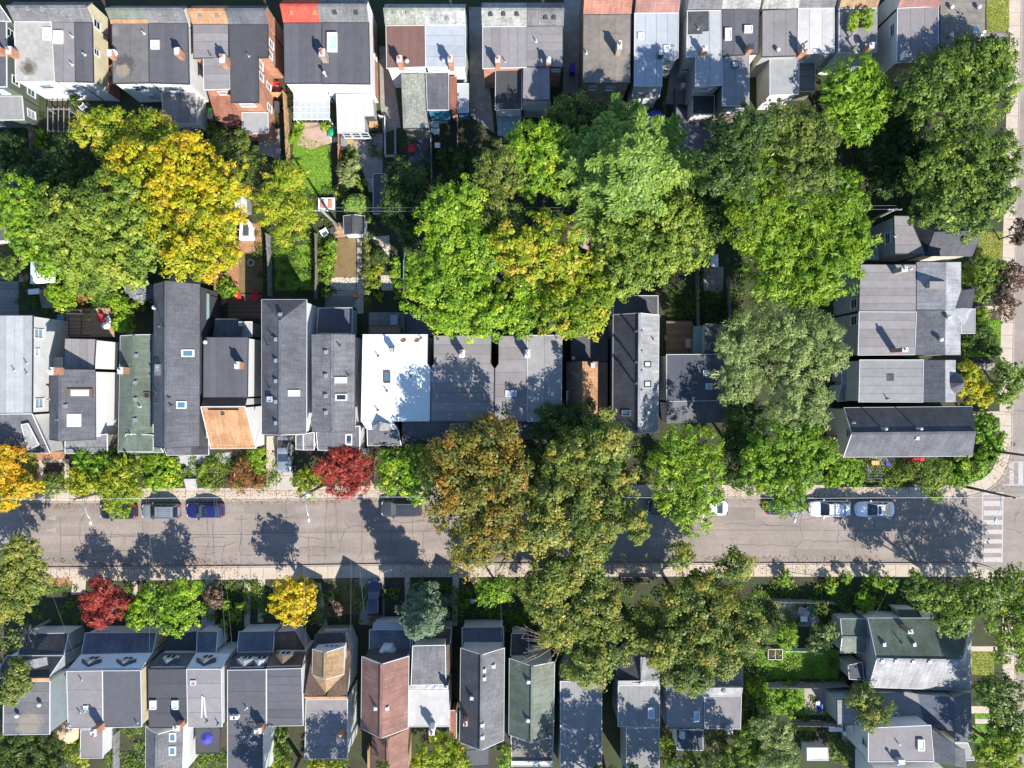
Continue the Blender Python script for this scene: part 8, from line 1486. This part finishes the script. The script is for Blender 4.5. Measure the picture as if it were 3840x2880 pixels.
def table(label, t, x, y, w, d, mat, z=.72, rz=0.0, name='garden_table', rnd=False):
    p = W(t, x, y, z); root = thing(name, label, 'table', (p[0], p[1], .12)); w, d = m_of(w), m_of(d)
    if rnd: MB().lathe((p[0], p[1], z-.04), [(w/2, 0), (w/2, .04), (w*.1, .042)], 20).obj('table_top', mat, root)
    else: MB().box((p[0], p[1], z-.02), (w, d, .05), math.radians(rz)).obj('table_top', mat, root)
    for sx in (-1, 1):
        for sy in (-1, 1): MB().box((p[0]+sx*w*.36, p[1]+sy*d*.36, z/2+.04), (.05, .05, z-.14)).obj('leg', 'metal_dark', root)
table('white round table under the parasol', '10', 902, 1160, 58, 58, 'plastic_white', rnd=True); table('white table on the tan tiled patio', '12', 1750, 592, 66, 110, 'plastic_white'); table('pale table on the shaded patio at lower right', '33', 312, 372, 60, 45, 'plastic_white'); table('white table beside the dark grey flat roof', '33', 588, 1310, 120, 70, 'plastic_white'); table('grey low table in the white chair yard', '01', 1568, 1255, 45, 45, 'plastic_white'); table('square grey table behind the brick semi', '01', 193, 1305, 42, 45, 'cloth_grey'); table('grey bistro table near the dark tall house', '10', 1690, 735, 45, 40, 'metal_grey', rnd=True); table('blue-white garden box on the patio above the white roof', '11', 1192, 1105, 62, 85, 'glass_sky', .6)
def bin_(label, t, x, y, mat, w=.55, d=.6, h=1.0, rz=0.0, name='wheelie_bin'):
    p = W(t, x, y, h*.8); root = thing(name, label, 'bin', (p[0], p[1], .12)); MB().box((p[0], p[1], h/2+.12), (w*.9, d*.9, h-.02), rz).obj('body', mat, root); MB().box((p[0], p[1], h+.14), (w, d, .07), rz).obj('lid', mat, root); MB().bar((p[0]-w*.4, p[1]+d*.52, h+.1), (p[0]+w*.4, p[1]+d*.52, h+.1), .05).obj('handle', 'plastic_black', root)
bin_('lime green bin in the alley of the orange shingle semi', '00', 1825, 965, 'plastic_lime'); bin_('pale grey bin below the lime green one', '00', 1825, 1012, 'cloth_grey', .65, .6); bin_('blue recycling box beside the lime bush', '31', 1865, 214, 'glass_sky', .5, .5, .6); bin_('violet bin in the alley beside the brown-grey house', '02', 520, 600, 'cloth_blue', .6, 1.0, 1.2); bin_('white tank in the dark alley right of the violet umbrella', '02', 1475, 745, 'plastic_white', .45, .55, .9); bin_('grey air conditioner box by the red maple', '21', 940, 578, 'metal_grey', .7, .7, .8, name='condenser_unit'); bin_('white bin in front garden near the dark gable house', '33', 655, 1352, 'plastic_white', .3, .5, .8); bin_('black barbecue with cover on the brown wooden deck', '12', 1532, 1308, 'cloth_grey', 1.0, 1.1, 1.1, name='barbecue'); bin_('dark grey barbecue on the long paved patio', '01', 765, 1228, 'metal_grey', .75, 1.1, 1.0, name='barbecue'); bin_('black barbecue behind the brick semi', '01', 185, 925, 'metal_dark', .55, 1.1, 1.0, name='barbecue'); bin_('wooden cabinet under the white metal roof edge', '01', 1018, 1080, 'wood_new', 1.0, .7, 1.0, name='cabinet'); bin_('brown cushioned bench beside the grey barbecue', '01', 818, 1240, 'wood_new', .75, 1.4, .5, name='bench'); bin_('black planter crate below the wooden cabinet', '01', 1025, 1120, 'plastic_black', .8, .5, .5, name='planter_box'); bin_('orange toy box beside the grey crazy paving', '11', 858, 895, 'plastic_orange', .5, .4, .5, name='toy_box'); bin_('yellow pot on the wooden terrace', '10', 780, 1105, 'plastic_yellow', .3, .3, .4, name='plant_pot'); bin_('clay pot on the tan tiled patio', '12', 1720, 678, 'clay', .5, .5, .4, name='plant_pot'); bin_('slanted white box beside the white canvas tent', '10', 305, 862, 'plastic_white', 1.3, .6, .8, .1, name='storage_box'); bin_('dark water barrel near the grey pale edged yard', '10', 535, 1090, 'glass_blue', .8, .8, .7, name='water_barrel'); bin_('red cloth covered box at the wall of the corner house', '23', 1285, 648, 'plastic_red', 1.4, .35, 1.0, name='covered_box'); bin_('purple tub near the corner house wall', '23', 1030, 690, 'cloth_blue', .5, .4, .4, name='planter_box'); bin_('tan crate against the corner house wall', '23', 920, 680, 'wood_new', .9, .5, .5, name='storage_box'); bin_('white bench with rusty panels north of the small shed', '11', 614, 104, 'plastic_white', 1.95, 1.35, .5, name='daybed'); bin_('black chest beside the white wire chair', '11', 668, 330, 'metal_dark', .65, .6, .6, .6, name='storage_box')
for xx in (575, 640):
    p = W('11', xx, 104, .8); o = MB().box((p[0], p[1], .78), (.45, .95, .1)).obj('cushion', 'clay', bpy.data.objects['daybed'], (p[0]*0+ORI['daybed'][0], ORI['daybed'][1], ORI['daybed'][2]))
p = W('01', 655, 1142, .3); q = thing('sandbox', 'green domed sandbox lid on the pale slab', 'sandbox', (p[0], p[1], .12)); MB().lathe((p[0], p[1], .12), [(.52, 0), (.56, .2), (.42, .38), (.2, .46), (.02, .48)], 14).obj('lid', 'plastic_green', q, smooth=True); mb = MB()
for sx, sy in ((-.45, .35), (.45, .35), (-.45, -.35), (.45, -.35), (0, .62)): mb.lathe((p[0]+sx, p[1]+sy, .12), [(.15, 0), (.15, .12), (.05, .2)], 8)
mb.obj('feet', 'plastic_green', q)['kind'] = 'stuff'
patch('slab', '01', [(628, 1100), (705, 1105), (700, 1225), (645, 1235)], 'flagstone', 4)
p = W('10', 2167, 610, .3); q = thing('fire_ring', 'pale stone fire ring on the dark brown lawn', 'fire pit', (p[0], p[1], .12))
for i in range(12):
    a = 6.2832*i/12; MB().box((p[0]+.36*math.cos(a), p[1]+.36*math.sin(a), .22), (.17, .16, .22), a).obj('stone', 'flagstone', q)
def deck(label, t, pts, z, mat):
    q = ccw([W(t, x, y, z)[:2] for x, y in pts]); root = thing('wooden_deck', label, 'deck', (*q[0], .12)); MB().prism(q, z-.05, z).obj('board_panel', mat, root)['kind'] = 'stuff'
    for v in inset(q, .15): MB().box((v[0], v[1], z/2), (.12, .12, z-.1)).obj('post', 'wood_old', root)
    mb = MB()
    for i in range(len(q)): mb.bar((*q[i], z-.1), (*q[(i+1) % len(q)], z-.1), .05, .16)
    mb.obj('rim_joist', 'wood_old', root)
deck('sunny wooden terrace with parasol in the left garden', '10', [(500, 1002), (958, 1002), (986, 1250), (560, 1250)], .45, 'deck_tan'); deck('brown wooden deck right of the long ribbed gable', '12', [(1336, 1116), (1560, 1116), (1560, 1394), (1336, 1394)], .9, 'deck_brown'); deck('small brown deck beside the gabled shed', '11', [(640, 270), (760, 260), (770, 388), (690, 392)], .35, 'deck_tan'); deck('dark shaded wooden deck in front of the pinkish roof house', '11', [(600, 900), (840, 900), (835, 998), (600, 998)], .3, 'deck_grey')
def raised_bed(label, t, x0, y0, x1, y1, cells, mat='trim_white'):
    a, b = W(t, x0, y1, .5), W(t, x1, y0, .5); root = thing('raised_bed', label, 'planter', (a[0], a[1], .12))
    for (c0, c1) in (((a[0], a[1]), (b[0], a[1])), ((a[0], b[1]), (b[0], b[1])), ((a[0], a[1]), (a[0], b[1])), ((b[0], a[1]), (b[0], b[1]))): MB().bar((*c0, .32), (*c1, .32), .06, .42).obj('board', mat, root)
    for i in range(1, cells): xx = a[0]+(b[0]-a[0])*i/cells; MB().bar((xx, a[1], .33), (xx, b[1], .33), .05, .36).obj('divider', mat, root)
    MB().prism([(a[0]+.04, a[1]+.04), (b[0]-.04, a[1]+.04), (b[0]-.04, b[1]-.04), (a[0]+.04, b[1]-.04)], .1, .42).obj('soil', 'soil', root)
raised_bed('cream framed raised bed with two cells on the lower right lawn', '33', 2, 634, 124, 722, 2, 'stucco_cream'); raised_bed('wooden raised bed beside the south pavement under the chestnuts', '32', 945, 12, 1200, 60, 2, 'wood_old'); raised_bed('white edged roof planter box holding the left roof plants', '03', 0, 0, 1, 1, 1) if False else None
# undergrowth: ivy, weeds and garden plants that fill the shaded yards (nobody could count them)
solid = [[q_[:2] for q_ in s_[0]] for s_ in SURF if s_[3] == 'roof']
def undergrowth(name, label, boxes, n, mat, tint):
    P = []; N = []; T = []
    for _ in range(n):
        x0, y0, x1, y1 = boxes[R.randrange(len(boxes))]; sx, sy = R.uniform(x0, x1), R.uniform(y0, y1); c = g(sx, sy)
        if any(pip(c, s_) for s_ in solid): continue
        r = R.uniform(.25, .8); k = int(90*r); a = NR.normal(0, r*.5, (k, 2)); h_ = NR.uniform(.02, .55*r+.1, k); tt = R.random()
        P.append(np.stack([c[0]+a[:, 0], c[1]+a[:, 1], .13+h_], 1)); N.append(np.array([0, 0, 1.])+NR.normal(0, .5, (k, 3))); T.append(np.clip(tint+.45*(tt-.5)+NR.normal(0, .12, k), 0, 1))
    P = np.concatenate(P); N = unit(np.concatenate(N)); T = np.concatenate(T); k = len(P)
    v = leaf_quads(P, N, unit(NR.normal(size=(k, 3))), NR.uniform(.12, .3, k), NR.uniform(.08, .2, k)); o = bpy.data.objects.new(name, np_mesh(name, v, k, mat, T)); COL.objects.link(o); tag(o, label, 'undergrowth', None, 'stuff'); print(name, k)
def scatter(name, label, polys, per, mat, ln, wd, z, upk, tint, sp):
    P = []
    for q in polys:
        xs = [v[0] for v in q]; ys = [v[1] for v in q]; n = int((max(xs)-min(xs))*(max(ys)-min(ys))*per)
        for _ in range(n):
            c = (R.uniform(min(xs), max(xs)), R.uniform(min(ys), max(ys)))
            if pip(c, q): P.append((c[0], c[1], z+R.uniform(0, .03)))
    P = np.array(P); k = len(P); N = unit(np.array([0, 0, upk])+NR.normal(0, .5, (k, 3)))
    v = leaf_quads(P, N, unit(NR.normal(size=(k, 3))), ln*NR.uniform(.6, 1.4, k), wd*NR.uniform(.6, 1.4, k)); o = bpy.data.objects.new(name, np_mesh(name, v, k, mat, np.clip(NR.normal(tint, sp, k), 0, 1))); COL.objects.link(o); tag(o, label, name.replace('_', ' '), None, 'stuff')
scatter('grass', 'tufts of grass on the lawns', [[W(t, x, y, .14)[:2] for x, y in q] for t, q in LAWNP], 70, 'f_bright', .2, .07, .15, .5, .55, .25)
scatter('fallen_leaves', 'orange leaf litter along the kerbs and front gardens', [[g(*v) for v in q] for q in ([(40, 1885), (420, 1880), (420, 1905), (40, 1915)], [(420, 1840), (1500, 1835), (1500, 1888), (420, 1895)], [(150, 2095), (900, 2095), (900, 2165), (150, 2170)], [(20, 1700), (180, 1700), (180, 1900), (20, 1900)], [(3760, 1640), (3800, 1640), (3800, 1830), (3700, 1860)], [(1500, 2085), (3300, 2085), (3300, 2150), (1500, 2160)], [(2450, 1835), (3300, 1830), (3300, 1880), (2450, 1885)])], 16, 'f_rusty', .13, .1, .135, 1.6, .5, .3)
undergrowth('ground_cover', 'low leafy plants and weeds in the back gardens', [(0, 480, 420, 1160), (300, 480, 950, 720), (1560, 600, 2700, 1100), (2650, 420, 3780, 720), (2650, 900, 3250, 1400), (950, 700, 1250, 1100), (100, 1000, 620, 1180), (1400, 480, 2000, 760), (2500, 1100, 2800, 1300), (3250, 520, 3500, 900)], 1100, 'f_deep', .5)
undergrowth('front_garden_plants', 'low plants in the front gardens along both pavements', [(280, 1690, 1050, 1825), (1400, 1660, 2900, 1820), (3100, 1720, 3600, 1815), (60, 2180, 1900, 2330), (1900, 2180, 3400, 2360), (2880, 2200, 3300, 2800), (2700, 2450, 2880, 2880), (400, 2700, 950, 2880), (300, 2190, 1900, 2300), (1700, 2190, 3000, 2350)], 1300, 'f_green', .45)
bpy.context.view_layer.update()
